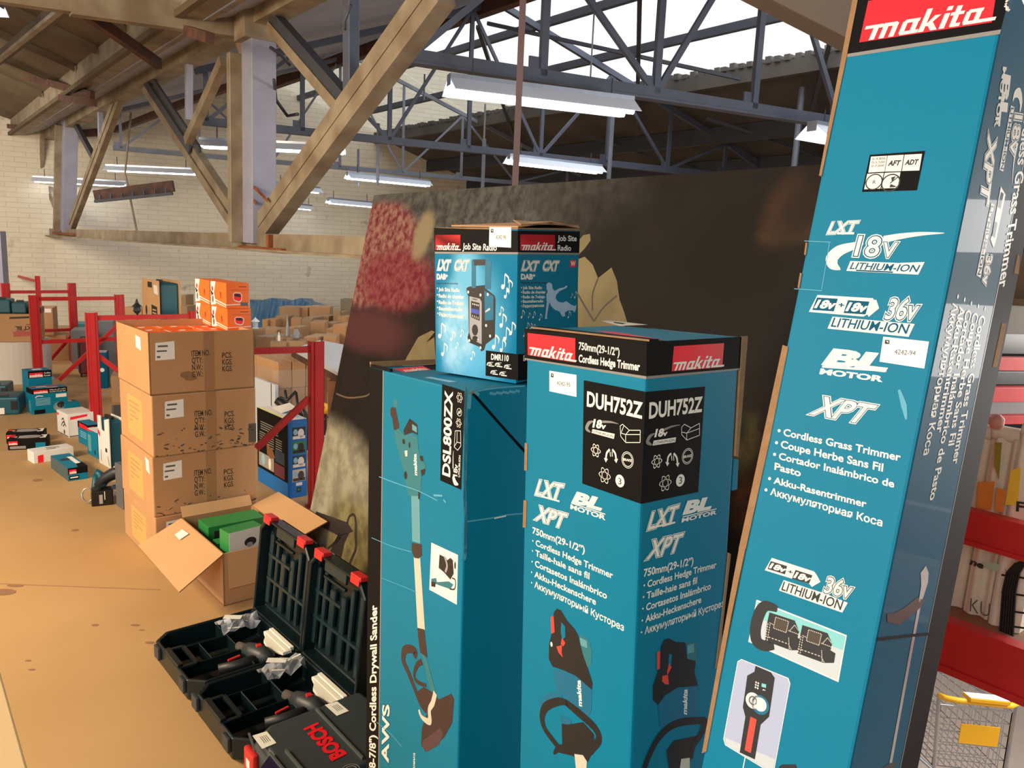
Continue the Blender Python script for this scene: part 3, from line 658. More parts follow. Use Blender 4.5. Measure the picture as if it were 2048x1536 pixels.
LS = ['Cordless Hedge Trimmer', 'Taille-haie sans fil', 'Cortasetos Inalámbrico', 'Akku-Heckenschere', 'Аккумуляторный Кусторез']
P = Print(L); P.text('750mm(29-1/2”)', H2(186, 600), H2(612, 762), H2(188, 550), 'white_print', 2, .025)
for t, a, b, c in zip(LS, [(213, 700), (210, 782), (207, 870), (203, 957), (203, 1043)], [(842, 972), (650, 976), (793, 1138), (703, 1187), (933, 1402)], [(215, 653), (212, 735), (209, 822), (205, 910), (205, 995)]):
    P.text(t, H2(*a), H2(*b), H2(*c), 'white_print', 2, .022); P.circ(H2(a[0] - 24, a[1] - 38), .0016, .0016, 'white_print', 2)
P.build('product_lettering', par)
P = Print(R); P.text('750mm(29-1/2”)', H2(1094, 955), H2(1498, 852), H2(1098, 895), 'white_print', 2, .025)
for t, a, b, c in zip(LS, [(1125, 1042), (1118, 1137), (1113, 1233), (1108, 1330), (1102, 1426)], [(1686, 880), (1528, 1010), (1641, 1055), (1562, 1166), (1746, 1198)], [(1127, 988), (1121, 1082), (1116, 1178), (1111, 1275), (1105, 1371)]):
    P.text(t, H2(*a), H2(*b), H2(*c), 'white_print', 2, .022); P.circ(H2(a[0] - 26, a[1] - 16), .0016, .0016, 'white_print', 2)
P.build('product_lettering', par)
# tool pictures
P = Print(L)
P.poly(H3([(575, 275), (640, 320), (672, 420), (665, 540), (590, 560), (560, 420)]), 'tool_teal', 1)
P.poly(H3([(360, 100), (385, 70), (420, 85), (470, 170), (530, 235), (560, 290), (600, 450), (640, 560), (678, 680), (672, 735), (540, 620), (440, 575), (350, 545), (318, 480), (322, 360), (345, 260)]), 'tool_black', 2)
P.poly(H3([(422, 180), (452, 215), (455, 300), (430, 330), (418, 260)]), 'teal_print', 3)
P.poly(H3([(355, 570), (440, 575), (545, 625), (672, 735), (668, 900), (640, 960), (560, 905), (495, 840), (430, 770), (375, 735)]), 'tool_blue', 2)
P.poly(H3([(240, 860), (275, 790), (350, 755), (430, 770), (420, 820), (330, 830), (270, 880)]), 'tool_blue', 2.5)
P.poly(H3([(410, 935), (500, 980), (510, 1080), (430, 1060)]), 'tool_blue', 2)
P.poly(H3([(425, 1010), (470, 1020), (600, 1000), (690, 1100), (690, 1220), (640, 1325), (530, 1290), (430, 1190)]), 'tool_black', 2.5)
P.curve(H3([(470, 840), (400, 830), (300, 870), (265, 950), (285, 1050), (370, 1170), (420, 1230)]), [.010, .014, .016, .014, .012, .012, .012], 'tool_black', 4)
P.curve(H3([(460, 840), (560, 920), (690, 1040), (730, 1130), (690, 1200), (610, 1260), (400, 1230)]), [.012, .016, .015, .014, .013, .012, .008], 'tool_black', 4)
P.curve(H3([(360, 1260), (400, 1215), (480, 1205)]), [.004, .012, .010], 'tool_black', 4.4)
P.poly(H3([(530, 1260), (600, 1270), (632, 1320), (628, 1400), (545, 1400)]), 'tool_cream', 4.6)
P.poly(H3([(335, 140), (360, 130), (368, 265), (342, 275)]), 'tool_red', 4); P.poly(H3([(428, 310), (455, 350), (440, 380), (418, 360)]), 'tool_red', 4); P.poly(H3([(382, 380), (428, 370), (425, 430), (436, 470), (400, 430)]), 'tool_red', 4)
P.poly(H3([(575, 305), (632, 335), (636, 395), (582, 370)]), 'tool_teal_light', 4); P.circ(H3(342, 362), .003, .0045, 'white_print', 4)
P.text('makita', H3(592, 870), H3(580, 660), H3(560, 860), 'white_print', 5, .04)
P.build('tool_picture', par)
P = Print(R)
P.poly(H3([(1440, 350), (1500, 340), (1530, 370), (1530, 520), (1450, 490)]), 'tool_teal', 1)
P.poly(H3([(1235, 380), (1260, 325), (1300, 312), (1360, 345), (1430, 345), (1450, 480), (1520, 500), (1510, 600), (1540, 700), (1370, 715), (1270, 780), (1212, 860), (1170, 820), (1170, 700), (1205, 600)]), 'tool_black', 2)
P.poly(H3([(1300, 440), (1325, 450), (1315, 540), (1295, 560)]), 'teal_print', 3)
P.poly(H3([(1212, 860), (1270, 780), (1370, 718), (1540, 705), (1530, 960), (1400, 970), (1280, 1040), (1230, 1040)]), 'tool_blue', 1.5)
P.poly(H3([(1270, 1010), (1380, 950), (1540, 945), (1600, 985), (1450, 985), (1300, 1050)]), 'tool_blue', 2.2)
P.poly(H3([(1280, 1230), (1340, 1150), (1530, 1110), (1500, 1260), (1450, 1376), (1300, 1376)]), 'tool_black', 2.5)
P.curve(H3([(1090, 1400), (1130, 1290), (1200, 1150), (1290, 1050), (1400, 1000), (1560, 985)]), [.012, .013, .014, .015, .014, .012], 'tool_black', 4)
P.curve(H3([(1560, 980), (1590, 1010), (1560, 1100), (1500, 1200), (1480, 1300)]), [.012, .016, .015, .012, .01], 'tool_black', 4.3)
P.poly(H3([(1400, 1300), (1470, 1290), (1470, 1400), (1385, 1400)]), 'tool_cream', 4.6)
P.poly(H3([(1203, 425), (1228, 415), (1225, 560), (1203, 570)]), 'tool_red', 4); P.poly(H3([(1300, 520), (1322, 550), (1290, 610), (1282, 590)]), 'tool_red', 4); P.poly(H3([(1245, 620), (1290, 610), (1300, 690), (1270, 690), (1243, 665)]), 'tool_red', 4)
P.poly(H3([(1450, 370), (1505, 355), (1505, 425), (1450, 440)]), 'tool_teal_light', 4)
P.text('makita', H3(1445, 935), H3(1450, 735), H3(1412, 925), 'white_print', 5, .04)
P.build('tool_picture', par)
# lid and raw edges
Tf = hc.Tf
P = Print(Tf); P.rect(.12, .0, 1, 1, 'teal_print', 0)
P.rect(0, 0, 1, .0, 'teal_print', 0) if 0 else None
P.poly(H1([(140, 158), (1120, 262), (1300, 256), (420, 160)]), 'black_print', 1); P.poly(H1([(700, 172), (860, 182), (1250, 244), (1120, 246)]), 'red_print', 2); P.poly(H1([(740, 90), (800, 85), (1130, 122), (900, 132)]), 'white_print', 2); P.poly(H1([(850, 100), (950, 112), (920, 118), (850, 108)]), 'black_print', 3)
for i in range(6): P.line(H1([(1150 + i * 95, 150 + i * 14), (1500 + i * 60, 192 + i * 5)]), .0016, 'pale_blue', 2)
P.build('lid_printing', par)
hl = MB(); cn = hc.O + hc.e1 * hc.w1; hl.obox(hc.O + hc.up * .0015 - hc.e1 * 0 + hc.e2 * .004, hc.e1 * hc.w1 * .98, hc.e2 * .02, hc.up * .003, 'black_print', [None, 'black_print', 'raw_card', None, 'raw_card', None]); hl.build('lid_flap', par)
hl = MB(); hl.obox(cn + hc.up * .001 + hc.e2 * .02, -hc.e1 * .2, hc.e2 * .13, hc.up * .004, 'teal_print', [None, None, 'raw_card', 'raw_card', 'raw_card', 'raw_card']); 
hc.plate('raw_edge', R, H1([(1897, 218), (1945, 214), (1866, 1205), (1842, 1196)]), 'raw_card', .004, -.0012)
hc.plate('raw_edge', R, [H2(1790, 760), H2(1806, 770), H3(1700, 560), H3(1680, 560)], 'raw_card', .004, -.0012)
hc.plate('side_tab', R, H1([(1842, 1222), (1877, 1226), (1866, 1470), (1825, 1480)]), 'teal_print', .004, .001)
hc.plate('raw_edge', L, H1([(125, 1088), (146, 1092), (142, 1318), (120, 1312)]), 'raw_card', .003, -.0012)
hc.plate('raw_edge', L, H2([(115, 328), (140, 332), (134, 556), (108, 550)]), 'raw_card', .003, -.0012)
# ---------------------------------------------------------------- sander carton
S4, S5 = T(700, 720, .1953), T(700, 1020, .3353)
k = 1.47
sc = Carton('drywall_sander_carton', (-.0577 * k, .9976 * k, 1.65 - .1813 * k), 127.35, .75, 1.86, .28 * k, .36, 1.352, 'tall teal carton with a black spine and a long pole sander picture', 'carton')
par = sc.t; L = sc.L; Rr = sc.Rf
ub = sum(L.px(p)[0] for p in ((768, 745), (763, 1020), (757, 1535))) / 3 / L.w
P = Print(L); P.rect(0, 0, ub, 1, 'black_print', 0); P.rect(ub - .006, 0, ub + .006, 1, 'grey_line', 1)
P.text('(8-7/8") Cordless Drywall Sander', S5(152, 1560), S5(162, 565), S5(116, 1555), 'white_print', 2, .03)
P.build('black_spine', par)
P = Print(L); P.poly(S4([(945, 246), (1178, 318), (1140, 1330), (925, 1232)]), 'black_print', 1)
P.text('DSL800ZX', S4(1025, 1195), S4(1053, 335), S4(950, 1168), 'white_print', 3, .03)
atom(P, S4(1125, 385), .011, w=.1); P.circ(S4(1122, 535), .009, .008, 'white_print', 4, ring=.88); P.line(S4([(1108, 560), (1120, 520), (1128, 550), (1138, 510)]), .002, 'white_print', 4); atom(P, S4(1116, 645), .010, w=.12)
for l in ([(1080, 725), (1135, 725), (1138, 880), (1105, 925), (1070, 890), (1080, 725)], [(1100, 735), (1098, 840), (1135, 850)], [(1098, 840), (1070, 890)]): P.line(S4(l), .0013, 'white_print', 4)
P.text('18v', S4(1098, 1190), S4(1108, 1075), S4(1060, 1180), 'white_print', 4, .03); P.text('LITHIUM-ION', S4(1128, 1200), S4(1136, 980), S4(1110, 1195), 'white_print', 4, .02)
P.curve(S4([(1112, 1275), (1080, 1255), (1065, 1210), (1072, 1180)]), [.002, .012, .010, .002], 'white_print', 4); P.curve(S4([(1058, 1110), (1058, 1000), (1062, 930)]), [.003, .002, .0006], 'white_print', 4)
P.build('model_panel', par)
P = Print(L)
P.poly(S4([(440, 430), (465, 395), (495, 420), (490, 480), (455, 490)]), 'tool_teal', 1); P.poly(S4([(415, 500), (430, 480), (468, 492), (480, 560), (505, 660), (500, 720), (450, 715), (435, 600), (415, 560)]), 'tool_brown', 1)
P.poly(S4([(590, 640), (612, 598), (690, 660), (698, 770), (640, 740), (560, 770), (548, 720)]), 'tool_black', 1.5); P.poly(S4([(638, 655), (685, 685), (688, 745), (640, 715)]), 'tool_teal_light', 3)
P.poly(S4([(455, 725), (500, 700), (560, 770), (620, 750), (695, 790), (700, 900), (725, 1000), (775, 1060), (780, 1120), (735, 1190), (730, 1300), (720, 1395), (600, 1390), (580, 1290), (550, 1130), (500, 950), (465, 810)]), 'tool_teal', 2)
P.poly(S4([(715, 985), (745, 980), (755, 1040), (725, 1030)]), 'tool_black', 3); P.poly(S4([(725, 1130), (775, 1110), (765, 1170), (735, 1190)]), 'tool_black', 3); P.poly(S4([(560, 930), (590, 925), (590, 985), (570, 990)]), 'tool_cream', 3)
P.circ(S4(552, 835), .006, .006, 'tool_black', 3); P.circ(S4(572, 1180), .007, .009, 'tool_black', 3); P.circ(S4(612, 870), .004, .007, 'tool_black', 3); P.poly(S4([(700, 1340), (722, 1345), (715, 1430), (700, 1420)]), 'tool_black', 3)
P.text('makita', S4(690, 1180), S4(682, 965), S4(660, 1172), 'white_print', 4, .04)
P.poly([S4(628, 1360), S4(712, 1380), S5(420, 200), S5(372, 185)], 'tool_teal_light', 1.5)
P.poly(S5([(370, 195), (428, 205), (430, 270), (412, 290), (385, 285), (368, 240)]), 'tool_brown', 3)
P.poly(S5([(380, 255), (418, 265), (448, 715), (404, 705)]), 'tool_cream', 2); P.poly(S5([(403, 702), (444, 712), (462, 880), (420, 850), (408, 760)]), 'tool_brown', 3)
P.curve(S5([(420, 835), (450, 900), (475, 1000), (500, 1090), (512, 1130)]), [.010, .016, .02, .02, .014], 'tool_teal', 2)
P.curve(S5([(385, 880), (390, 845), (360, 828), (325, 840), (320, 900), (345, 960), (385, 1060), (420, 1150), (455, 1200)]), [.012, .018, .019, .02, .018, .016, .014, .013, .012], 'tool_brown', 3)
P.curve(S5([(430, 905), (405, 920), (385, 970), (390, 1010), (420, 1035), (455, 1045)]), [.014, .013, .010, .010, .010, .008], 'tool_brown', 3)
P.poly(S5([(405, 1080), (440, 1055), (500, 1090), (530, 1130), (605, 1095), (622, 1130), (610, 1270), (560, 1360), (450, 1440), (425, 1400), (430, 1300), (460, 1210), (415, 1140)]), 'tool_brown', 2.5)
P.poly(S5([(435, 1375), (540, 1300), (555, 1340), (530, 1400), (460, 1442), (428, 1410)]), mat('tool_brown_light', (88, 62, 66), .5), 3)
P.curve(S5([(510, 1090), (495, 1150), (475, 1190), (475, 1260), (430, 1235), (412, 1190)]), [.014, .014, .012, .016, .010, .008], 'tool_cream', 4)
P.build('tool_picture', par)
P = Print(L); P.poly(S5([(486, 194), (645, 268), (638, 565), (474, 475)]), 'white_print', 1)
P.poly(S5([(535, 265), (575, 285), (580, 300), (600, 285), (615, 300), (620, 380), (600, 415), (560, 370), (530, 345)]), 'tool_black', 2)
P.curve(S5([(565, 275), (580, 330), (570, 370)]), .006, 'steel_silver', 3); P.curve(S5([(610, 405), (630, 420), (625, 470), (595, 470)]), .003, 'ink', 3)
P.poly(S5([(486, 410), (515, 405), (520, 430), (590, 425), (618, 445), (600, 472), (530, 448), (512, 440), (508, 460), (486, 452)]), 'tool_teal', 3); P.poly(S5([(486, 425), (512, 432), (510, 460), (486, 455)]), 'tool_black', 3.4)
P.circ(S5(628, 330), .003, .008, 'ink', 3)
P.build('accessory_picture', par)
P = Print(L)
outl(P, 'XPT AWS', S5(225, 1830), S5(236, 1165), S5(186, 1818), o=[(.06, 'teal_dark_print'), (.03, 'white_print')])
P.text('шлифмашина', S5(384, 1720), S5(389, 1452), S5(372, 1714), 'white_print', 2, .02)
P.build('side_lettering', par)
sm = mat('scuff_pale', (90, 170, 195), .6)
P = Print(L)
for l, w in (([(300, 1195), (500, 1270), (700, 1340), (900, 1440)], .002), ([(860, 1385), (950, 1390)], .004), ([(960, 1430), (985, 1460)], .004)): P.curve(S4(l), w, sm, 5)
for l, w in (([(130, 165), (250, 215), (370, 250)], .0015), ([(190, 405), (330, 460), (400, 490)], .0012), ([(160, 1265), (240, 1330), (310, 1410)], .002)): P.curve(S5(l), w, sm, 5)
P.build('scuff_marks', par)
P = Print(Rr)
P.line(S4([(1255, 338), (1520, 640), (1795, 945)]), .006, 'black_print', 1)
for l, w in (([(1195, 325), (1260, 320), (1320, 360)], .006), ([(1225, 340), (1222, 420), (1215, 500)], .009), ([(1240, 325), (1300, 320), (1480, 290), (1790, 265)], .003)): P.curve(S4(l), w, sm, 2)
P.curve(S4([(1240, 325), (1260, 335)]), .006, 'raw_card', 3)
P.curve(S5([(690, 70), (860, 45), (930, 30), (1040, 20)]), .003, sm, 2); P.curve(S5([(860, 50), (930, 35)]), .0025, 'white_print', 3)
for y in range(14): P.circ(S4(1440 + y * 22, 340 - y * 2 + (y % 3) * 6), .003, .003, sm, 2)
for i in range(40):
    y = 350 + i * 42
    p = S4(1178 - i * .5, y) if y < 1536 else (930 - (y - 1536) * .1953 * .02, 720 + y * .1953)
    if p[1] < 1530: P.circ((p[0] + 1.5, p[1]), .002 + random.random() * .002, .008 + random.random() * .02, sm, 2)
P.build('scuff_marks', par)
Tf = sc.Tf; P = Print(Tf); P.poly(S4([(440, 92), (745, 62), (830, 100), (560, 128)]), 'red_print', 1); P.poly(S4([(740, 60), (880, 45), (880, 100), (830, 100)]), 'black_print', 1)
P.text('makita', S4(575, 122), S4(800, 100), S4(530, 100), 'white_print', 2, .04); P.poly(S4([(760, 180), (830, 175), (1100, 225), (1010, 230)]), 'pale_blue', 1)
P.build('lid_printing', par)
mb = MB(); a = sc.O + sc.e1 * sc.w1; mb.obox(a + sc.up * .001, -sc.e1 * .006, sc.e2 * .36, sc.up * .012, 'raw_card'); mb.obox(a + sc.up * .001, sc.e2 * .006, -sc.e1 * .1, sc.up * .006, 'black_print'); mb.build('raw_edge', par)
# ---------------------------------------------------------------- radio carton
R3 = T(720, 440, .23438)
gradL = None
def faceuv(F, pts):      # (u,v) metres
    return [F.px(p) for p in pts]
rc = Carton('radio_carton', (-.0016, 1.5664, 1.6945), 141.78, -2.02, .74, .229, .2195, .311, 'teal and light blue carton with a portable radio picture, standing on the sander carton', 'carton', bevel=.002)
par = rc.t; L, R = rc.L, rc.Rf
rm = blobs('radio_sky_print', (0, 118, 158), [(.46, .70, .36, .42, 8, .55, (96, 180, 218), None, 1), (.30, .66, .22, .30, 12, .35, (168, 212, 236), (120, 190, 222), 7), (.42, .30, .16, .22, -20, .6, (110, 186, 220), None, 1)], rough=.42, nz=.10, nscale=6)
mb = MB(); mb.face([L.w3(L.ab(a, b), 0) for a, b in ((0, 0), (1, 0), (1, 1), (0, 1))], rm, [(0, 0), (1, 0), (1, 1.0), (0, 1.0)])
mb.build('printed_sky', par)
for F, bq, gq in ((L, [(632, 66), (1350, 92), (1350, 277), (640, 273)], [(640, 270), (1350, 275), (1350, 292), (640, 287)]), (R, [(1345, 90), (1875, 98), (1870, 283), (1345, 277)], [(1345, 275), (1870, 281), (1870, 297), (1345, 292)])):
    P = Print(F); P.poly(R3(bq), 'black_print', 1); P.poly(R3(gq), 'grey_line', 2)
    if F is L: P.text('Job Site Radio', R3(877, 250), R3(1166, 262), R3(880, 198), 'white_print', 2, .02)
    else: P.text('Job Site', R3(1686, 178), R3(1846, 180), R3(1687, 132), 'white_print', 2, .02); P.text('Radio', R3(1686, 260), R3(1798, 262), R3(1687, 214), 'white_print', 2, .02)
    P.build('title_band', par)
makita(L, par, R3([(643, 127), (857, 127), (857, 260), (645, 256)]), R3(652, 256), R3(853, 258), R3(672, 196))
makita(R, par, R3([(1366, 122), (1663, 127), (1663, 262), (1366, 258)]), R3(1374, 258), R3(1658, 260), R3(1400, 188))
sticker(L, par, R3([(1106, 60), (1292, 62), (1290, 236), (1102, 226)]), R3(1160, 163), R3(1248, 163), R3(1162, 128), '4242-96', R3([(1118, 76), (1140, 76), (1140, 108), (1118, 108)]))
o2 = [(.085, 'white_print'), (.055, 'teal_dark_print'), (.03, 'white_print')]
P = Print(L); outl(P, 'LXT', R3(662, 425), R3(760, 427), R3(678, 345), o=o2); outl(P, 'CXT', R3(805, 427), R3(918, 428), R3(820, 345), o=o2); P.text('DAB', R3(658, 505), R3(732, 505), R3(658, 462), 'white_print', 2, .06); P.text('+', R3(730, 492), R3(750, 492), R3(730, 462), 'white_print', 2, .04)
P.text('Digital Audio Broadcasting', R3(656, 546), R3(836, 548), R3(656, 532), 'ink', 3, .0)
RS = ['Job Site Radio', 'Radio de chantier', 'Radio de Trabajo', 'Baustellenradio', 'Радиоприемник']
for t, a, b in zip(RS, [(674, 605), (674, 660), (674, 715), (676, 768), (678, 818)], [(852, 615), (890, 672), (886, 727), (874, 780), (886, 842)]): P.text(t, R3(*a), R3(*b), R3(a[0], a[1] - 30), 'white_print', 3, .03); P.circ(R3(a[0] - 12, a[1] - 22), .0017, .0017, 'white_print', 3)
P.build('product_lettering', par)
P = Print(R); outl(P, 'LXT', R3(1378, 430), R3(1508, 430), R3(1398, 352), o=o2); outl(P, 'CXT', R3(1554, 430), R3(1680, 430), R3(1572, 352), o=o2); P.text('DAB', R3(1374, 505), R3(1470, 505), R3(1374, 462), 'white_print', 2, .06); P.text('+', R3(1470, 490), R3(1494, 490), R3(1470, 458), 'white_print', 2, .04)
P.text('Digital Audio Broadcasting', R3(1372, 541), R3(1588, 541), R3(1372, 527), 'ink', 3, .0)
for t, a, b in zip(RS, [(1388, 590), (1388, 628), (1388, 668), (1388, 706), (1388, 746)], [(1550, 588), (1582, 626), (1575, 666), (1562, 702), (1570, 740)]): P.text(t, R3(*a), R3(*b), R3(a[0], a[1] - 24), 'white_print', 3, .03); P.circ(R3(a[0] - 12, a[1] - 12), .0015, .0015, 'white_print', 3)
P.poly(R3([(1790, 342), (1842, 342), (1842, 402), (1790, 402)]), 'red_print', 2); P.text('W', R3(1798, 392), R3(1834, 392), R3(1798, 352), 'white_print', 3, .03)
P.build('product_lettering', par)
P = Print(L)
P.poly(R3([(1075, 1112), (1350, 1145), (1350, 1368), (1072, 1328)]), 'black_print', 1); P.text('DMR110', R3(1120, 1190), R3(1268, 1205), R3(1122, 1142), 'white_print', 3, .03)
for x, y in ((1090, 1240), (1160, 1245), (1238, 1262), (1122, 1310), (1198, 1322)): P.curve(R3([(x - 4, y), (x + 5, y - 22), (x + 50, y - 26)]), [.003, .002, .0005], 'white_print', 3); P.text('18v', R3(x + 8, y - 6), R3(x + 38, y - 3), R3(x + 10, y - 24), 'white_print', 4, .02); P.line(R3([(x + 8, y + 2), (x + 56, y + 8)]), .0022, 'white_print', 3)
P.build('model_panel', par)
P = Print(R); P.poly(R3([(1345, 1145), (1500, 1138), (1500, 1358), (1345, 1370)]), 'black_print', 1); P.text('DMR110', R3(1392, 1202), R3(1540, 1192), R3(1394, 1156), 'white_print', 3, .03); P.build('model_panel', par)
P = Print(L)   # portable radio
P.line(R3([(972, 580), (972, 345)]), .012, 'tool_blue', 3); P.line(R3([(1092, 590), (1095, 345)]), .016, 'tool_blue', 3); P.poly(R3([(960, 335), (1105, 328), (1108, 350), (960, 360)]), 'tool_blue', 3); P.poly(R3([(975, 340), (1072, 335), (1072, 385), (975, 388)]), 'tool_black', 4)
P.poly(R3([(910, 580), (935, 568), (1070, 555), (1080, 590), (1150, 645), (1158, 680), (1152, 1000), (1075, 1060), (1060, 1110), (1035, 1122), (1015, 1080), (930, 1045), (918, 1000), (930, 960), (925, 650), (912, 620)]), 'tool_black', 2)
P.poly(R3([(1062, 600), (1140, 650), (1140, 990), (1072, 1040)]), 'tool_blue', 3); P.poly(R3([(1062, 860), (1140, 850), (1140, 990), (1072, 1040)]), 'tool_black', 3.3)
P.poly(R3([(935, 650), (1025, 672), (1040, 700), (1040, 1060), (950, 1015), (935, 960)]), 'steel_silver', 4)
P.poly(R3([(950, 690), (1022, 708), (1022, 860), (950, 830)]), 'tool_black', 5); P.poly(R3([(952, 752), (1020, 770), (1020, 808), (952, 790)]), mat('radio_display', (70, 84, 190), .4), 6)
for i in range(4): P.circ(R3(965 + i * 15, 716 + i * 4), .0014, .0018, 'white_print', 6); P.line(R3([(960 + i * 16, 828 + i * 6), (963 + i * 16, 808 + i * 6)]), .0012, 'white_print', 6)
P.circ(R3(983, 938), .0085, .0118, 'tool_black', 5); P.circ(R3(985, 1012), .008, .006, 'tool_black', 5); P.circ(R3(1008, 1018), .0016, .002, 'white_print', 6)
for x, y in ((925, 615), (1030, 640), (1092, 635), (935, 1028), (1030, 1090), (1112, 990), (1078, 900)): P.circ(R3(x, y), .0026, .0032, 'white_print', 5)
P.text('makita', R3(1072, 790), R3(1112, 765), R3(1072, 768), 'white_print', 5, .03); P.text('makita', R3(962, 676), R3(1002, 686), R3(962, 664), 'ink', 6, .02)
P.build('radio_picture', par)
def note(P, x, y, s, Tm=R3, m='white_print'):
    P.circ(Tm(x, y), .0022 * s, .0026 * s, m, 2, n=12); P.line([Tm(x + 7 * s, y), Tm(x + 9 * s, y - 55 * s)], .0009 * s, m, 2); P.curve([Tm(x + 9 * s, y - 55 * s), Tm(x + 24 * s, y - 38 * s), Tm(x + 22 * s, y - 15 * s)], [.002 * s, .0016 * s, .0004], m, 2)
P = Print(L)
for x, y, s in ((1220, 570, 2.0), (1262, 600, 1.6), (1240, 655, 1.4), (1195, 805, 1.2), (1205, 900, 1.8), (1285, 965, 1.7), (1235, 1015, 1.8), (1205, 1110, 1.6), (1140, 1085, 1.9), (680, 990, 2.0), (705, 1145, 1.7), (780, 1020, 1.3), (860, 990, 1.0), (950, 1185, 1.2), (820, 1090, .9)): note(P, x, y, s)
P.build('music_notes', par)
P = Print(R)
for x, y, s in ((1376, 830, 1.1), (1436, 830, .7), (1475, 830, .9), (1530, 850, .9), (1775, 830, .9), (1800, 660, .6), (1830, 660, .9), (1420, 925, .9), (1450, 930, .9), (1395, 990, .9), (1480, 925, .7)): note(P, x, y, s)
P.build('music_notes', par)
dn = mat('dancer_print', (176, 206, 230), .5); P = Print(R)
P.poly(R3([(1590, 545), (1610, 532), (1632, 540), (1640, 560), (1640, 585), (1660, 605), (1700, 582), (1740, 575), (1760, 558), (1770, 568), (1755, 582), (1700, 608), (1672, 640), (1668, 670), (1690, 698), (1730, 705), (1760, 692), (1800, 722), (1830, 735), (1845, 722), (1842, 760), (1828, 790), (1812, 770), (1770, 775), (1745, 790), (1750, 820), (1725, 825), (1700, 780), (1660, 765), (1630, 735), (1615, 700), (1610, 720), (1598, 790), (1592, 835), (1605, 842), (1575, 843), (1582, 800), (1592, 700), (1588, 640), (1600, 610), (1590, 590)]), dn, 2)
P.build('dancer_print', par)
mb = MB()      # raw top flaps, slightly lifted
a, e1, e2, u = rc.O, rc.e1, rc.e2, rc.up
mb.obox(a + u * .0005, e1 * .229, e2 * .218, u * .003, 'raw_card'); mb.build('lid', par)
mb = MB(); mb.prism([a + u * .004, a + e2 * .11 + u * .016, a + e2 * .218 + u * .006, a + e2 * .218 + e1 * .15 + u * .006, a + e1 * .18 + u * .006], u * .003, 'kraft'); mb.build('lid_flap', par)
mb = MB(); mb.prism([a + e2 * .01 + u * .009, a + e2 * .11 + u * .012, a + e2 * .215 + u * .010, a + e1 * .1 + e2 * .11 + u * .02], u * .002, 'kraft_dull'); mb.build('lid_flap', par)
# ---------------------------------------------------------------- grass trimmer carton (leaning)
G1, G2, G3, G4 = T(1560, 0, .23828), T(1560, 366, .23828), T(1560, 732, .23828), T(1400, 1098, .31641)
ks = .95
R_ = frame(134.62, 12.887, .378); O = CAM + (V((.5945, 1.0506, 1.8667)) - CAM) * ks
lift = 0.0
while pr(O + R_.col[2] * lift)[1] > -48: lift += .004
O = O + R_.col[2] * lift
hh = O.z / R_.col[2].z - .075
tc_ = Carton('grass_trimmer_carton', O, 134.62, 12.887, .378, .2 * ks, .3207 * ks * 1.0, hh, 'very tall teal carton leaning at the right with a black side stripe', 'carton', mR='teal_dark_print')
par = tc_.t; L, R = tc_.L, tc_.Rf
P = Print(L); P.poly(G1([(562, 458), (655, -60), (2000, -260), (1850, 252)]), 'black_print', 0); P.poly(G1([(556, 455), (1856, 248), (1846, 287), (552, 483)]), 'grey_line', 1); P.build('title_band', par)
makita(L, par, G1([(742, 8), (1832, -150), (1777, 188), (666, 357)]), G1(712, 345), G1(1768, 176), G1(796, 148), off=.05)
P = Print(L); P.poly([G1(755, 1300), G1(1219, 1267), G2(1150, 62), G2(688, 75)], 'black_print', 1)
for q in ([G1(765, 1316), G1(900, 1308), G1(878, 1442), G1(742, 1450)], [G1(905, 1308), G1(1040, 1300), G1(1018, 1438), G1(882, 1442)], [G1(1047, 1300), G1(1193, 1292), G1(1170, 1432), G1(1025, 1436)], [G1(733, 1460), G1(872, 1452), G2(843, 48), G2(707, 54)], [G1(880, 1452), G1(1012, 1446), G2(988, 42), G2(851, 47)]): P.poly(q, 'white_print', 2)
P.text('AFT', G1(908, 1392), G1(1003, 1388), G1(922, 1352), 'ink', 4, .04); P.text('ADT', G1(1050, 1385), G1(1152, 1380), G1(1064, 1345), 'ink', 4, .04)
for i, s in enumerate(('0-4,800', '0-5,500', '0-7,000')): P.text(s, G1(775 - i * 5, 1345 + i * 30), G1(884 - i * 5, 1340 + i * 30), G1(778 - i * 5, 1326 + i * 30), 'ink_grey', 4, .0)
P.circ(G1(790, 1528), .011, .011, 'ink', 3, ring=.86); P.text('R', G1(778, 1545), G1(803, 1543), G1(782, 1515), 'ink', 4, .0)
P.circ(G1(930, 1535), .012, .012, 'ink', 3, ring=.86); P.poly(G1([(935, 1490), (975, 1480), (940, 1530)]), 'ink', 4); P.poly(G1([(920, 1575), (985, 1570), (930, 1545)]), 'ink', 4); P.line(G1([(925, 1540), (1000, 1480)]), .0012, 'ink', 5)
P.build('symbol_panel', par)
P = Print(L); outl(P, 'LXT', G2(398, 428), G2(622, 420), G2(440, 332)); P.line(G2([(482, 424), (625, 424)]), .003, 'white_print', 6)
P.curve(G2([(508, 728), (450, 690), (440, 630), (500, 570), (620, 528), (700, 505)]), [.001, .013, .018, .016, .010, .004], 'white_print', 2)
P.curve(G2([(870, 476), (1000, 450), (1180, 428), (1380, 421)]), [.010, .008, .005, .0006], 'white_print', 2)
OT = [(.085, 'white_print'), (.05, 'teal_dark_print'), (.015, 'white_print')]
outl(P, '18', G2(625, 608), G2(818, 618), G2(668, 448), lay=3, o=OT); outl(P, 'V', G2(850, 620), G2(960, 625), G2(878, 500), lay=3.1, o=OT)
P.poly(G2([(558, 738), (592, 655), (985, 672), (1215, 664), (1162, 770)]), 'white_print', 2); P.text('LITHIUM-ION', G2(586, 722), G2(1150, 748), G2(612, 668), 'teal_dark_print', 4, .012)
P.line(G2([(640, 734), (950, 750)]), .0018, 'teal_dark_print', 4)
P.build('voltage_badge', par)
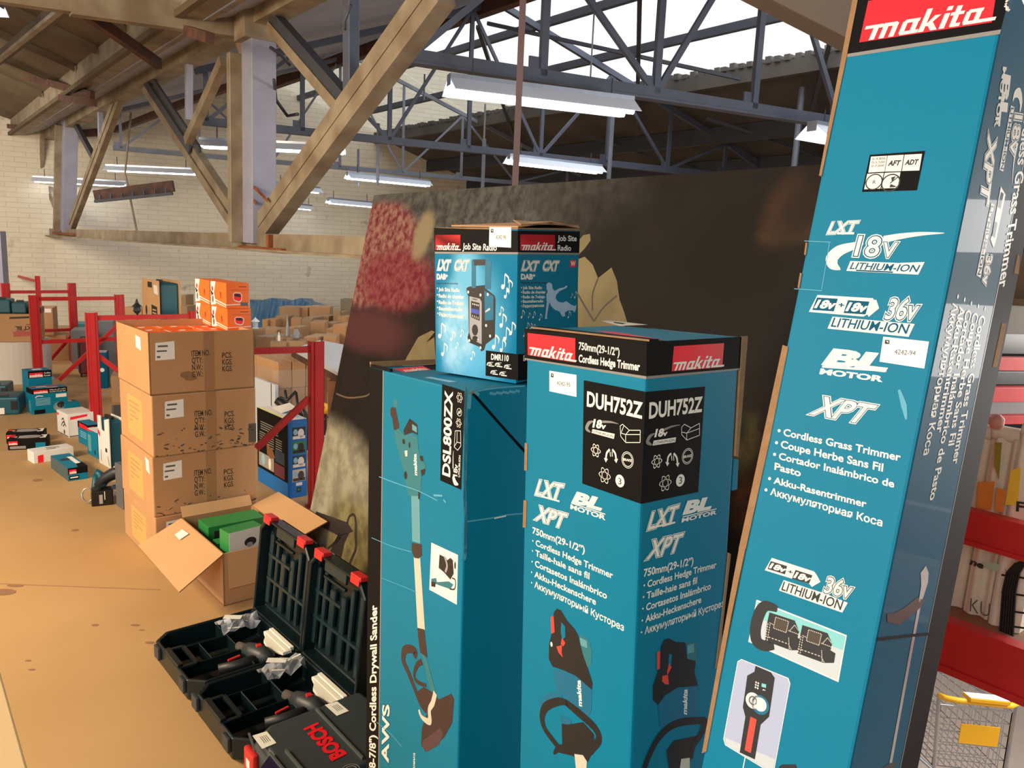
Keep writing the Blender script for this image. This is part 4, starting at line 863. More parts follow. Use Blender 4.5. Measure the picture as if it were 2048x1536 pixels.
def v36(P, Tm, arr, c1, c2, plus, t36, plq, pt3, fg='teal_dark_print'):
    P.poly([Tm(*p) for p in arr], 'white_print', 2)
    for c in (c1, c2):
        c = [Tm(*p) for p in c]; P.poly(c, fg, 3); P.text('18v', lerp(lerp(c[3], c[2], .08), lerp(c[0], c[1], .08), .2), lerp(lerp(c[3], c[2], .92), lerp(c[0], c[1], .92), .2), lerp(lerp(c[3], c[2], .14), lerp(c[0], c[1], .14), .8), 'white_print', 5, .05)
    P.text('+', *[Tm(*p) for p in plus], fg, 4, .02)
    outl(P, '36v', *[Tm(*p) for p in t36], lay=3, o=[(.085, 'white_print'), (.05, fg), (.015, 'white_print')])
    P.poly([Tm(*p) for p in plq], 'white_print', 2); P.text('LITHIUM-ION', *[Tm(*p) for p in pt3], fg, 4, .012)
P = Print(L); v36(P, G2, [(243, 1082), (316, 940), (782, 968), (790, 982), (810, 982), (833, 1052), (745, 1125), (735, 1104), (700, 1122)], [(312, 962), (487, 972), (452, 1078), (272, 1066)], [(572, 984), (752, 996), (718, 1104), (534, 1092)], [(492, 1045), (535, 1050), (498, 1000)], [(878, 1140), (1130, 1148), (935, 975)], [(400, 1222), (442, 1122), (860, 1160), (1132, 1184), (1080, 1292)], [(428, 1205), (1062, 1266), (456, 1132)])
P.build('voltage_badge', par)
sticker(L, par, G2([(868, 1290), (1252, 1332), (1212, 1558), (836, 1500)]), G2(960, 1436), G2(1137, 1450), G2(966, 1396), '4242-94', G2([(884, 1316), (922, 1320), (918, 1354), (880, 1350)]))
P = Print(L); P.text('BL', G2(382, 1520), G2(858, 1575), G2(470, 1402), 'white_print', 2, .06); P.line([G3(355, 5), G3(895, 40)], .003, 'white_print', 2.4); P.text('MOTOR', G3(338, 66), G3(850, 132), G3(350, 24), 'white_print', 3, .05)
outl(P, 'XPT', G3(262, 402), G3(690, 482), G3(375, 262)); P.build('feature_badges', par)
P = Print(L)
for t, a, b, c, bl in (('Cordless Grass Trimmer', (30, 583), (1008, 798), (37, 527), True), ('Coupe Herbe Sans Fil', (8, 684), (862, 885), (14, 626), True), ('Cortador Inalámbrico de', (-8, 782), (955, 1020), (-2, 728), True), ('Pasto', (-44, 868), (172, 928), (-39, 812), False), ('Akku-Rasentrimmer', (-50, 985), (722, 1187), (-45, 932), True), ('Аккумуляторная Коса', (-80, 1080), (856, 1346), (-74, 1026), True)):
    P.text(t, G3(*a), G3(*b), G3(*c), 'white_print', 2, .025)
    if bl: P.circ(G3(a[0] - 36, a[1] - 40), .0022, .0022, 'white_print', 2)
P.build('product_lettering', par)
P = Print(L); v36(P, G4, [(410, 134), (455, 56), (722, 142), (738, 162), (762, 208), (708, 240), (694, 222)], [(448, 76), (552, 108), (538, 160), (428, 126)], [(605, 132), (712, 166), (690, 220), (582, 188)], [(555, 152), (585, 160), (560, 130)], [(782, 272), (945, 312), (812, 178)], [(500, 262), (530, 196), (800, 285), (935, 340), (900, 402)], [(515, 258), (890, 385), (532, 206)], fg='ink')
P.build('voltage_badge', par)
P = Print(L); P.poly(G4([(358, 320), (929, 545), (876, 842), (306, 586)]), 'white_print', 1)
P.poly(G4([(365, 332), (922, 552), (905, 640), (350, 430)]), 'mint_print', 2); P.poly(G4([(350, 430), (905, 640), (868, 828), (315, 580)]), 'pale_grey_print', 2)
P.curve(G4([(490, 380), (420, 360), (380, 400), (352, 500), (360, 580), (410, 612), (470, 615)]), [.008, .014, .016, .016, .016, .014, .008], 'tool_black', 3)
for dx, dy in ((0, 0), (208, 80)):
    q = lambda *p: [G4(x + dx, y + dy) for x, y in p]
    P.poly(q((440, 400), (600, 452), (628, 520), (618, 560), (650, 580), (640, 640), (575, 640), (410, 580), (425, 470)), 'tool_black', 3)
    P.poly(q((480, 435), (560, 462), (545, 525), (468, 498)), 'dust_grey', 4)
    for a, b in (((432, 470), (412, 580)), ((445, 475), (425, 585)), ((412, 548), (560, 600)), ((560, 600), (580, 640)), ((565, 520), (600, 480)), ((600, 480), (628, 520)), ((562, 560), (566, 636)), ((440, 465), (470, 480)), ((560, 515), (640, 545)), ((480, 430), (562, 458)), ((562, 458), (546, 528)), ((546, 528), (466, 500)), ((466, 500), (480, 430))):
        A, B = G4(a[0] + dx, a[1] + dy), G4(b[0] + dx, b[1] + dy); n = 7
        for i in range(n): P.line([lerp(A, B, i / n), lerp(A, B, (i + .6) / n)], .0011, 'tool_cream', 5)
P.build('battery_picture', par)
P = Print(L)
rq = [(262, 695), (560, 815), (572, 850), (470, 1400), (440, 1410), (160, 1240), (148, 1200), (238, 710)]
P.poly(G4(rq), 'white_print', 1); cxy = (360, 1040); P.poly([G4(cxy[0] + (x - cxy[0]) * .975, cxy[1] + (y - cxy[1]) * .985) for x, y in rq], 'lilac_print', 2)
P.poly(G4([(158, 1190), (476, 1330), (466, 1392), (440, 1400), (170, 1236)]), 'pale_grey_print', 2.5)
P.poly(G4([(352, 738), (450, 780), (474, 815), (438, 1060), (385, 1110), (348, 1330), (252, 1285), (288, 1060), (272, 1000), (300, 800), (345, 775)]), 'tool_black', 3)
P.line(G4([(340, 1068), (303, 1280)]), .009, 'tool_red', 4); P.circ(G4(336, 958), .0105, .0105, 'white_print', 4); P.circ(G4(336, 958), .006, .006, 'ink_grey', 5, ring=.7); P.circ(G4(382, 985), .0125, .0125, 'tool_blue', 4); P.circ(G4(382, 982), .009, .009, 'white_print', 5)
for i in range(3): P.circ(G4(356 - i * 2, 842 + i * 16), .0012, .0012, 'white_print', 4); P.circ(G4(370 - i * 2, 848 + i * 16), .0012, .0012, 'white_print', 4)
P.poly(G4([(392, 848), (420, 856), (418, 878), (390, 870)]), 'mint_print', 4); P.poly(G4([(402, 885), (418, 895), (395, 892)]), 'white_print', 4); P.text('POWER', G4(330, 930), G4(375, 944), G4(332, 920), 'steel_silver', 4, 0)
P.line(G4([(288, 1310), (270, 1400)]), .0014, 'white_print', 2); P.poly(G4([(500, 1375), (520, 1362), (605, 1360), (620, 1400), (500, 1410)]), 'tool_black', 2)
P.build('handle_picture', par)
# right side face
ubr = sum(R.px(p)[0] for p in ((2005.6, 521), (1958, 732), (1886, 1139), (1802, 1536))) / 4 / R.w
P = Print(R); P.rect(ubr, 0, 1.0, 1, 'black_print', 0); P.rect(ubr - .006, 0, ubr + .006, 1, 'grey_line', 1)
P.text('Cordless Grass Trimmer', G2(2075, -735), G2(1833, 885), G2(2140, -722), 'white_print', 2, .02)
P.build('side_stripe', par)
P = Print(R)
for t, a, b, c in (('Cordless Grass Trimmer', (722, 205), (500, 1410), (768, 212)), ('Coupe Herbe Sans Fil', (668, 182), (467, 1258), (712, 190)), ('Cortador Inalámbrico de Pasto', (612, 160), (316, 1702), (657, 168)), ('Akku-Rasentrimmer', (558, 130), (370, 1155), (604, 138)), ('Аккумуляторная Коса', (504, 105), (265, 1335), (550, 112))):
    Q = T(1780, 580, .2475); P.text(t, Q(*a), Q(*b), Q(*c), 'white_print', 2, .02); P.circ(Q(a[0] + 42, a[1] - 52), .003, .003, 'white_print', 2)
P.build('product_lettering', par)
P = Print(R)
P.text('BL', G1(1872, 640), G1(1832, 1040), G1(1928, 655), 'white_print', 3, .05); P.text('MOTOR', G1(1868, 565), G1(1795, 1060), G1(1896, 570), 'white_print', 3, .04)
outl(P, 'XPT', G1(1745, 1130), G1(1675, 1680), G1(1812, 1180))
P.curve(G1([(1950, 850), (1970, 790), (2005, 785), (2020, 860), (2010, 940)]), [.002, .010, .014, .012, .004], 'white_print', 2); P.curve(G1([(1990, 1200), (1960, 1360), (1945, 1540)]), [.008, .005, .0006], 'white_print', 2)
outl(P, '18v', G1(1968, 965), G1(1920, 1290), G1(2030, 975), o=OT); P.poly(G1([(1935, 885), (1965, 900), (1870, 1440), (1838, 1425)]), 'white_print', 2); P.text('LITHIUM-ION', G1(1936, 905), G1(1848, 1420), G1(1958, 908), 'teal_dark_print', 4, .02)
P.poly(G2([(1850, 28), (1890, 98), (1806, 500), (1788, 545), (1762, 470), (1776, 440)]), 'white_print', 2); P.poly(G2([(1852, 75), (1874, 90), (1848, 215), (1824, 200)]), 'teal_dark_print', 3); P.poly(G2([(1800, 320), (1822, 335), (1800, 460), (1776, 440)]), 'teal_dark_print', 3)
outl(P, '36v', G2(1728, 605), G2(1692, 850), G2(1778, 612), o=OT); P.poly(G2([(1768, 168), (1796, 182), (1680, 795), (1645, 775)]), 'white_print', 2); P.text('LITHIUM-ION', G2(1768, 190), G2(1655, 770), G2(1790, 195), 'teal_dark_print', 4, .02)
P.build('feature_badges', par)
P = Print(R)
P.curve(G4([(1390, 330), (1300, 820), (1200, 1370)]), [.012, .012, .012], 'steel_silver', 2)
P.poly(G4([(1425, 105), (1442, 150), (1438, 210), (1410, 300), (1395, 340), (1380, 330), (1395, 230), (1392, 150)]), 'steel_silver', 3)
P.poly(G4([(1178, 408), (1182, 462), (1260, 478), (1330, 420), (1385, 375), (1420, 325), (1370, 305), (1290, 370), (1230, 402)]), 'tool_brown', 3)
P.poly(G4([(1150, 1384), (1200, 1350), (1240, 1352), (1215, 1400)]), 'tool_black', 3)
P.line(G4([(1115, 570), (1340, 545), (1530, 528)]), .004, 'black_print', 4)
P.build('tool_picture', par)
P = Print(L); P.circ(G1(1918, 105), .0001, .0001, 'teal_print', 3); P.line(G2([(418, 495), (352, 895)]), .001, sm, 2); P.line(G2([(205, 487), (430, 497)]), .001, sm, 2); P.line(G2([(120, 888), (355, 905)]), .001, sm, 2)
P.curve(G3([(1000, 200), (1040, 330), (1060, 450)]), [.003, .007, .002], sm, 2); P.build('scuff_marks', par)
# cut edge and cardboard tabs at the left border
def lp(name, pts, m='raw_card', d=.004, bk=-.0012): tc_.plate(name, L, pts, m, d, bk)
lp('raw_edge', [G1(655, 0), G1(612, -10), G1(330, 1475), G1(350, 1480), G1(565, 460)])
lp('raw_edge', [G2(205, 600), G2(218, 500), G2(232, 505), G2(218, 610)]); lp('raw_edge', [G2(150, 880), G2(170, 755), G2(185, 760), G2(165, 885)])
lp('raw_edge', [(1566, 690), (1577, 694), (1540, 880), (1492, 1098), (1478, 1098)]); lp('raw_edge', [G4(248, 0), G4(288, 0), G4(200, 420), G4(42, 1280), G4(14, 1290), G4(120, 700), G4(212, 190)])
mb = MB()      # torn white core at the top right corner
for i in range(6): q = L.px(G1(1890 + random.random() * 22, 20 + i * 14)); c = L.w3(q, 1); mb.tube([c, c + V((random.uniform(-.002, .003), -.001, random.uniform(-.004, .004)))], .0016, 'white_paper', 5)
mb.build('torn_corner', par)
for q in ([(1960, 760), (1990, 600), (2005, 610), (1998, 765)], [(1780, 1545), (1860, 1175), (1895, 1180), (1880, 1260), (1820, 1545)]):
    tc_.plate('raw_edge', R, G2(q), 'raw_card', .004, -.001)
# ---------------------------------------------------------------- painted board
Ob = V((-1.0672, 3.8134, 0)); yw, th = -.9201, .2086
pdv = V((math.cos(yw), math.sin(yw), 0)); nh = V((-math.sin(yw), math.cos(yw), 0)); pe = nh * math.sin(th) + Z * math.cos(th)
pn = pdv.cross(pe); pn = -pn if pn.dot(CAM - Ob) < 0 else pn
Wb, Hb = 3.0, 1.949
bm_ = MB()
BF = Face(Ob + pe * Hb, pdv, -pe, Wb, Hb)
t_ = thing('painted_board', (Ob.x, Ob.y, 0), 'big dark painted board with red and yellow shapes standing behind the teal cartons', 'painting')
def bu(x, y): return BF.px((x, y))
def bl(x0, y0, rxp, ryp, rot, soft, c1, c2=None, ts=8):
    c = bu(x0, y0); a = bu(x0 + rxp, y0); b = bu(x0, y0 + ryp)
    return (c[0], c[1], abs(a[0] - c[0]), abs(b[1] - c[1]), rot, soft, c1, c2, ts)
items = [bl(760, 380, 330, 120, 4, .5, (86, 86, 86), (58, 58, 57), 14), bl(930, 420, 240, 100, 0, .5, (82, 82, 80), (54, 54, 52), 20),
         bl(1180, 400, 130, 70, 10, .35, (70, 68, 66), (52, 50, 49), 18),
         bl(742, 510, 95, 108, -4, .10, (96, 34, 44), (132, 100, 90), 26), bl(790, 560, 78, 62, 0, .3, (98, 26, 42), (120, 66, 66), 22), bl(846, 470, 18, 48, 12, .3, (128, 116, 92), None, 1),
         bl(735, 660, 80, 45, 0, .4, (72, 42, 44), None, 1),
         bl(1340, 520, 300, 160, 8, .6, (32, 29, 28), (26, 24, 23), 3), bl(1480, 500, 120, 120, 0, .7, (24, 20, 19), None, 1),
         bl(1585, 460, 60, 26, -8, .6, (92, 70, 40), (60, 48, 32), 10), bl(1560, 420, 30, 60, 10, .8, (64, 44, 32), None, 1), bl(1600, 430, 50, 60, 0, .8, (44, 32, 26), None, 1),
         bl(650, 960, 110, 130, 0, .25, (150, 146, 126), (120, 116, 100), 10), bl(700, 1080, 60, 90, 8, .3, (128, 120, 84), (90, 82, 56), 9),
         bl(1490, 900, 30, 60, 5, .6, (96, 84, 52), (60, 46, 34), 12), bl(1500, 1000, 40, 60, 0, .6, (100, 60, 42), (70, 44, 32), 9), bl(1470, 860, 26, 34, 0, .6, (40, 46, 30), None, 1)]
bmat = blobs('painted_board_face', (34, 28, 27), items, rough=.62, nz=.035, nscale=9, base2=(27, 23, 22), bscale=4)
mb = MB(); P4 = [(0, 0), (Wb, 0), (Wb, Hb), (0, Hb)]
mb.face([BF.O + BF.u * a + BF.v * b for a, b in P4], bmat, P4)
bk = -BF.n * .018; c4 = [BF.O + BF.u * a + BF.v * b for a, b in P4]
mb.faces(c4 + [p + bk for p in c4], [(0, 1, 5, 4), (1, 2, 6, 5), (2, 3, 7, 6), (3, 0, 4, 7), (7, 6, 5, 4)], 'wood_brown')
mb.build('board', t_)
cream = mat('petal_paint', (120, 108, 74), .6, col2=(96, 84, 54), nscale=5); dkp = mat('dark_paint', (38, 31, 30), .5)
P = Print(BF)
W4 = T(600, 320, .53711)
P.poly(W4([(365, 800), (400, 730), (440, 660), (490, 635), (502, 640), (470, 680), (500, 660), (506, 760)]), cream, 0)
P.poly(W4([(1038, 300), (1055, 280), (1080, 275), (1082, 300), (1060, 330), (1040, 350)]), cream, 0)
P.poly(W4([(1035, 370), (1060, 360), (1090, 390), (1110, 440), (1160, 400), (1180, 450), (1190, 520), (1205, 560), (1220, 610), (1180, 640), (1035, 640)]), cream, 0)
for l in ([(1035, 500), (1070, 560), (1095, 600)], [(1180, 505), (1130, 550), (1095, 600)], [(1110, 440), (1090, 500), (1090, 560)]): P.curve(W4(l), .007, dkp, 1)
P.curve(W4([(135, 870), (180, 885), (240, 880), (262, 868)]), .008, mat('thin_line_paint', (96, 78, 56), .6), 1)
P.build('petal_shapes', t_)
P = Print(BF)
P.poly([M_ for M_ in T(260, 980, .24414)([(1525, 175), (1780, 265), (1830, 340), (1720, 380), (1505, 270)])], dkp, 2)
Q = T(260, 980, .24414)
P.curve(Q([(1780, 270), (1800, 215), (1835, 205), (1850, 260), (1850, 380), (1850, 480), (1810, 580), (1790, 640)]), [.02, .014, .014, .018, .022, .02, .02, .02], dkp, 2); P.curve(Q([(1720, 370), (1680, 430), (1620, 480)]), [.04, .02, .01], dkp, 2); P.poly(Q([(1700, 375), (1800, 345), (1760, 430), (1730, 560), (1640, 500)]), dkp, 2)
P.build('dark_silhouette', t_)
# ================================================================== MID-GROUND
def yv(deg): a = math.radians(deg); return V((math.cos(a), math.sin(a), 0))
def solve_w(N, e, x, lo=.005, hi=4.0):
    f = lambda w: pr(N + e * w)[0] - x
    a, b = lo, hi
    if f(a) * f(b) > 0: return .1
    for _ in range(50):
        m = (a + b) / 2
        if f(a) * f(m) <= 0: b = m
        else: a = m
    return (a + b) / 2
def zat(N, x, y):   # height on the vertical line over N whose image row is y
    lo, hi = -1.0, 3.0
    for _ in range(50):
        m = (lo + hi) / 2
        if pr(V((N.x, N.y, m)))[1] > y: lo = m
        else: hi = m
    return lo
class Sm:
    def __init__(s, nb, yaw, lx, rx, ty, z0=0.0, wmin=None):
        s.N = pf(nb[0], nb[1], z0); s.e1, s.e2 = yv(yaw), yv(yaw - 90); s.z1 = zat(s.N, nb[0], ty); s.h = max(s.z1 - z0, .01)
        s.w1 = wmin[0] if wmin and wmin[0] else solve_w(s.N + Z * s.h, s.e1, lx); s.w2 = wmin[1] if wmin and wmin[1] else solve_w(s.N + Z * s.h, s.e2, rx); s.yaw = yaw; s.O = s.N + Z * s.h
def smbox(name, sm, label, cat, m='kraft', bevel=.003, group=None, mR=None, top=None, colour_sides=None):
    c = Carton(name, sm.O, sm.yaw, 0, 0, sm.w1, sm.w2, sm.h, label, cat, m, mR, top, bevel, group); return c
# ---------------------------------------------------------------- stack of four shipping cartons
ks = 1.42
O4 = V((-1.2372 * ks, 2.6034 * ks, 1.65 - .3228 * ks)); N4 = V((O4.x, O4.y, 0))
seams = [O4.z, zat(N4, 0, 792), zat(N4, 0, 916), zat(N4, 0, 1036), 0.0]
KD = mat('kraft_face', (188, 142, 98), .75, noise=.12, nscale=3, bump=.08, bscale=18)
names = ['open top carton of the big carton stack, full of orange boxes', 'second carton from the top of the big carton stack, mud spotted along its lower edge', 'third carton from the top of the big carton stack', 'bottom carton of the big carton stack, half hidden by the open carton']
for i in range(4):
    zt, zb = seams[i], seams[i + 1]; j = (0, .004, -.003, .002)[i]
    Oi = V((O4.x + j, O4.y, zt))
    if i == 0:
        R_ = frame(130.75, 0, 0); e1, e2 = R_.col[0], -R_.col[1]; w1, w2, h = .5807, .522, zt - zb
        t = thing('shipping_carton', (Oi.x, Oi.y, zb), names[0], 'carton', 'stacked brown shipping cartons')
        mb = MB(); B0 = V((Oi.x, Oi.y, zb + .001)); th = .006
        mb.obox(B0, e1 * w1, e2 * w2, Z * .006, KD); mb.obox(B0, e1 * w1, e2 * th, Z * h, KD); mb.obox(B0, e1 * th, e2 * w2, Z * h, KD)
        mb.obox(B0 + e1 * (w1 - th), e1 * th, e2 * w2, Z * (h + .006), KD); mb.obox(B0 + e2 * (w2 - th), e1 * w1, e2 * th, Z * (h - .004), KD)
        mb.build('body', t)
        class c: pass
        c = c(); c.t = t; c.L = Face(Oi + e1 * w1, -e1, -Z, w1, h); c.Rf = Face(Oi, e2, -Z, w2, h)
        E1, E2 = e1, e2
    else:
        c = Carton('shipping_carton', Oi, 130.75, 0, 0, .5807, .522, zt - zb - .001, names[i], 'carton', KD, group='stacked brown shipping cartons', bevel=.006)
    P = Print(c.Rf)
    tp = mat('tape_clear', (164, 124, 88), .3)
    P.rect(.50, 0, .60, .995, tp, 0)
    x0 = (.385, .39, .385, .385)[i]
    for k, s in enumerate(('ITEM NO.', "Q'TY:", 'N.W.:', 'G.W.:')): P.tab(s, x0, .40 + .115 * k, (.17, .10, .10, .10)[k], .092, 'ink', 2, .01)
    for k, s in enumerate(('PCS.', 'KGS.', 'KGS.')): P.tab(s, x0 + .29, .455 + .115 * k, .10, .088, 'ink', 2, .01)
    P.build('printed_lettering', c.t)
    P = Print(c.Rf); a = (.06, .12, .10, .1)[i]; b = (.14, .09, .10, .1)[i]
    P.poly([(a, b + .02), (a + .17, b), (a + .17, b + .29), (a - .005, b + .30)], 'white_paper', 3, 'ab'); P.rect(a + .02, b + .06, a + .11, b + .09, 'ink_grey', 4); P.rect(a + .01, b + .14, a + .10, b + .165, 'ink_grey', 4); P.rect(a + .01, b + .23, a + .04, b + .26, 'ink_grey', 4)
    P.build('paper_label', c.t)
    P = Print(c.L)
    if i: P.rect(.25, .18, .72, .86, mat('tape_yellow', (206, 160, 96), .6), 1); [P.rect(.32, .27 + k * .08, (.62, .66, .5, .6, .42)[k], .30 + k * .08, mat('faint_ink', (178, 134, 84), .6), 2) for k in range(5)]
    if i in (0, 2): P.poly([(.62, .1), (.77, .12), (.78, .33), (.63, .30)] if i == 0 else [(.80, .06), (.91, .09), (.92, .31), (.82, .28)], 'white_paper', 3, 'ab')
    P.build('side_label', c.t)
    if i in (1, 2):
        P = Print(c.Rf); random.seed(7 + i)
        for k in range(60 if i == 1 else 26):
            x, y = random.random() ** .9, 1 - random.random() ** 1.6 * (.42 if i == 1 else .25)
            P.circ((x * .98 + .01, min(y, .985)), .003 + random.random() * .012, .0015 + random.random() * .004, 'dust_grey', 1, 'ab', 7, rot=random.uniform(-.5, .5))
        if i == 1: P.rect(.92, .62, 1.0, .95, 'dust_grey', 1)
        P.build('mud_spots', c.t)
    else:
        P = Print(c.Rf); P.circ((.34, .70), .035, .018, mat('smudge', (142, 104, 70), .7), 1, 'ab'); P.circ((.37, .76), .03, .012, mat('smudge', (142, 104, 70), .7), 1.2, 'ab'); P.build('smudge', c.t)
# orange boxes inside the top carton and on it
def orange_box(sm, label, grp, art=True):
    c = smbox('orange_box', sm, label, 'box', 'orange_print', .002, grp, top='orange_print')
    if art:
        P = Print(c.L); P.poly([(0, .02), (.34, .0), (.22, .45), (.34, .9), (.0, .98)], 'white_paper', 1, 'ab'); P.circ((.12, .3), .012, .014, 'red_print', 2, 'ab'); P.circ((.14, .72), .012, .02, 'ink_grey', 2, 'ab'); P.poly([(.0, .35), (.2, .5), (.05, .6)], 'ink', 3, 'ab')
        P.poly([(.30, .70), (1, .84), (1, .88), (.30, .745)], 'white_paper', 2, 'ab'); P.poly([(.32, .80), (1, .93), (1, .96), (.32, .84)], 'white_paper', 2, 'ab'); P.circ((.66, .52), .008, .018, 'red_print', 2, 'ab'); P.circ((.64, .45), .005, .012, 'ink', 3, 'ab'); P.build('side_picture', c.t)
        P = Print(c.Rf); P.poly([(0, .84), (1, .80), (1, .83), (0, .88)], 'white_paper', 1, 'ab'); P.tab('BLENDER' if 0 else '', .5, .2, .4, .06, 'ink') if 0 else None
        P.rect(.55, .13, .9, .155, 'ink', 1); P.rect(.2, .26, .95, .285, mat('orange_dark', (200, 84, 24), .5), 1)
        P.poly([(.30, .42), (.38, .36), (.62, .38), (.70, .46), (.68, .68), (.58, .76), (.36, .70), (.30, .6)], 'white_paper', 1, 'ab'); P.poly([(.33, .44), (.40, .39), (.62, .41), (.67, .48), (.65, .66), (.57, .72), (.38, .67), (.33, .6)], 'red_print', 2, 'ab'); P.poly([(.34, .42), (.60, .42), (.64, .56), (.38, .52)], 'ink', 3, 'ab')
        if 'top' in label: P.rect(.62, .76, .95, .9, 'ink_grey', 2)
        P.build('front_picture', c.t)
    return c
zt = O4.z
base = V((O4.x, O4.y, seams[1] + .008)); zi = zt - .028
g1, g2 = (.5807 - .014) / 4, (.522 - .014) / 3
for a in range(4):
    for b in range(3):
        s = Sm.__new__(Sm); s.e1, s.e2, s.yaw = yv(130.75), yv(40.75), 130.75; s.w1, s.w2 = g1 - .004, g2 - .004; s.h = .135
        zz = zi + random.uniform(-.006, .002) ; s.N = V((O4.x, O4.y, zz - .135)) + E1 * (.008 + a * g1) + E2 * (.008 + b * g2); s.O = s.N + Z * s.h
        c = smbox('orange_box', s, 'orange appliance box packed inside the open top carton of the stack', 'box', 'orange_print', .002, 'orange boxes packed inside the top carton')
        P = Print(Face(s.O + s.e1 * s.w1 + s.e2 * s.w2, -s.e1, -s.e2, s.w1, s.w2)); P.F.n = Z.copy(); P.circ((.4, .4), .03, .018, 'white_paper', 1, 'ab', 8, rot=.6); P.circ((.6, .7), .02, .012, 'red_print', 1, 'ab', 8); P.rect(.1, .86, .9, .92, 'white_paper', 1); P.build('top_print', c.t)
for i in range(5):
    s = Sm.__new__(Sm); s.yaw = 130.75; s.e1, s.e2 = yv(130.75), yv(40.75)
zf = zi + .003
ob = [((455, 660), 421, 503, 618, 'front right orange box, lower of two, on the carton stack'), ((452, 617), 420, 499, 568, 'front right orange box, top of two, on the carton stack')]
s1 = Sm((455, 662), 130.75, 423, 502, 618, zf); c1 = orange_box(s1, ob[0][4], 'loose orange boxes piled on the top carton')
s2 = Sm.__new__(Sm); s2.__dict__.update(s1.__dict__); s2.N = s1.O + Z * .001 + E1 * .006 - E2 * .002; s2.h = zat(s2.N, 0, 566) - s2.N.z; s2.O = s2.N + Z * s2.h; s2.w1 = s1.w1 - .004; s2.w2 = s1.w2 - .006
orange_box(s2, ob[1][4], 'loose orange boxes piled on the top carton')
for q, lab in ((0, 'back left orange box, lower of two, on the carton stack'), (1, 'back left orange box, top of two, on the carton stack')):
    sr = (s1, s2)[q]; s3 = Sm.__new__(Sm); s3.__dict__.update(sr.__dict__); s3.N = sr.N + E1 * (sr.w1 + .02) + E2 * .0; s3.O = s3.N + Z * sr.h; s3.h = sr.h
    orange_box(s3, lab, 'loose orange boxes piled on the top carton')
# ---------------------------------------------------------------- open carton with green boxes
sm = Sm((448, 1213), 131, 362, 598, 1108)
t = thing('open_carton', sm.N, 'open brown carton with spread flaps holding green and white boxes', 'carton'); e1, e2, w1, w2, h = sm.e1, sm.e2, sm.w1, sm.w2, sm.h; th = .006
mb = MB(); B0 = sm.N.copy(); mb.obox(B0, e1 * w1, e2 * w2, Z * th, KD)
mb.obox(B0, e1 * w1, e2 * th, Z * h, KD); mb.obox(B0, e1 * th, e2 * w2, Z * h, KD); mb.obox(B0 + e1 * (w1 - th), e1 * th, e2 * w2, Z * h, KD); mb.obox(B0 + e2 * (w2 - th), e1 * w1, e2 * th, Z * h, KD)
mb.build('body', t)
TN = sm.O; TL = TN + e1 * w1; TR = TN + e2 * w2; TB = TL + e2 * w2
KL = mat('kraft_inner', (206, 160, 112), .8, noise=.05, nscale=4)
def flap(a, b, c, d, nm='flap'):
    mb = MB(); n = (b - a).cross(d - a).normalized() * .005; mb.prism([a, b, c, d], n, KL, 'raw_card'); return mb.build(nm, t)
flap(TL, TN, pf(358, 1184, sm.h - .10), pf(276, 1091, sm.h - .10)); flap(TR - e1 * .0, TB, TB + e2 * .15 + Z * .05 , TR + e2 * .15 + Z * .05)
flap(TB - e2 * w2 * .98, TB, TB + Z * .05 + e1 * .03, TB - e2 * w2 * .98 + Z * .05 + e1 * .03); flap(TN + e2 * .02, TR, TR - Z * .17 - e1 * .01, TN + e2 * .02 - Z * .17 - e1 * .01)
P = Print(Face(pf(276, 1091, sm.h - .10), (pf(358, 1184, sm.h - .10) - pf(276, 1091, sm.h - .10)), (TN - pf(358, 1184, sm.h - .10)), 1, 1)); Q = T(260, 980, .24414)
P.mb.face([pp(x, y, P.F.O, P.F.n) + P.F.n * .007 for x, y in Q([(370, 375), (432, 330), (487, 367), (412, 418)])], 'white_paper'); P.build('paper_label', t)
def inbox(name, N, yaw, a, b, hh, m, label, mR=None, tilt=0):
    R_ = frame(yaw, 0, tilt); O = V(N) + Z * hh; return Carton(name, O, yaw, 0, tilt, a, b, hh, label, 'box', m, mR, bevel=.002)
Ni = sm.N + Z * .008
c = inbox('green_box', Ni + e1 * (w1 * .58) + e2 * (w2 * .14), 131, .14, w2 * .78, h * 1.02, 'green_print', 'long green box lying along the back of the open carton'); P = Print(c.Rf); P.rect(.1, .1, .5, .4, 'ink', 1); P.build('front_picture', c.t)
c = inbox('green_box', Ni + e1 * .03 + e2 * .04, 138, .09, .17, h * 1.28, 'green_print', 'upright green and white tool box at the front of the open carton', mR='white_card')
P = Print(c.Rf); P.circ((.62, .2), .03, .022, 'ink', 1, 'ab'); P.circ((.6, .24), .016, .012, 'steel_silver', 2, 'ab'); P.circ((.65, .75), .006, .016, 'ink', 1, 'ab'); [P.rect(.25, .5 + k * .09, .5, .53 + k * .09, 'ink_grey', 1) for k in range(4)]; P.build('front_picture', c.t)
c = inbox('green_box', Ni + e1 * .20 + e2 * .05, 131, .07, .12, h * .86, 'green_print', 'small green box with a black tool picture beside the carton flap'); P = Print(c.Rf); P.circ((.4, .4), .04, .03, 'tool_black', 1, 'ab'); P.circ((.7, .3), .02, .03, 'ink_grey', 2, 'ab'); P.build('front_picture', c.t)
c = inbox('grey_box', Ni + e1 * .08 + e2 * (w2 * .66), 131, .12, .12, h * .95, 'dark_grey_plastic', 'dark patterned box at the right end of the open carton', mR='white_card'); P = Print(c.Rf); P.circ((.5, .3), .03, .02, 'ink', 1, 'ab'); P.build('front_picture', c.t)
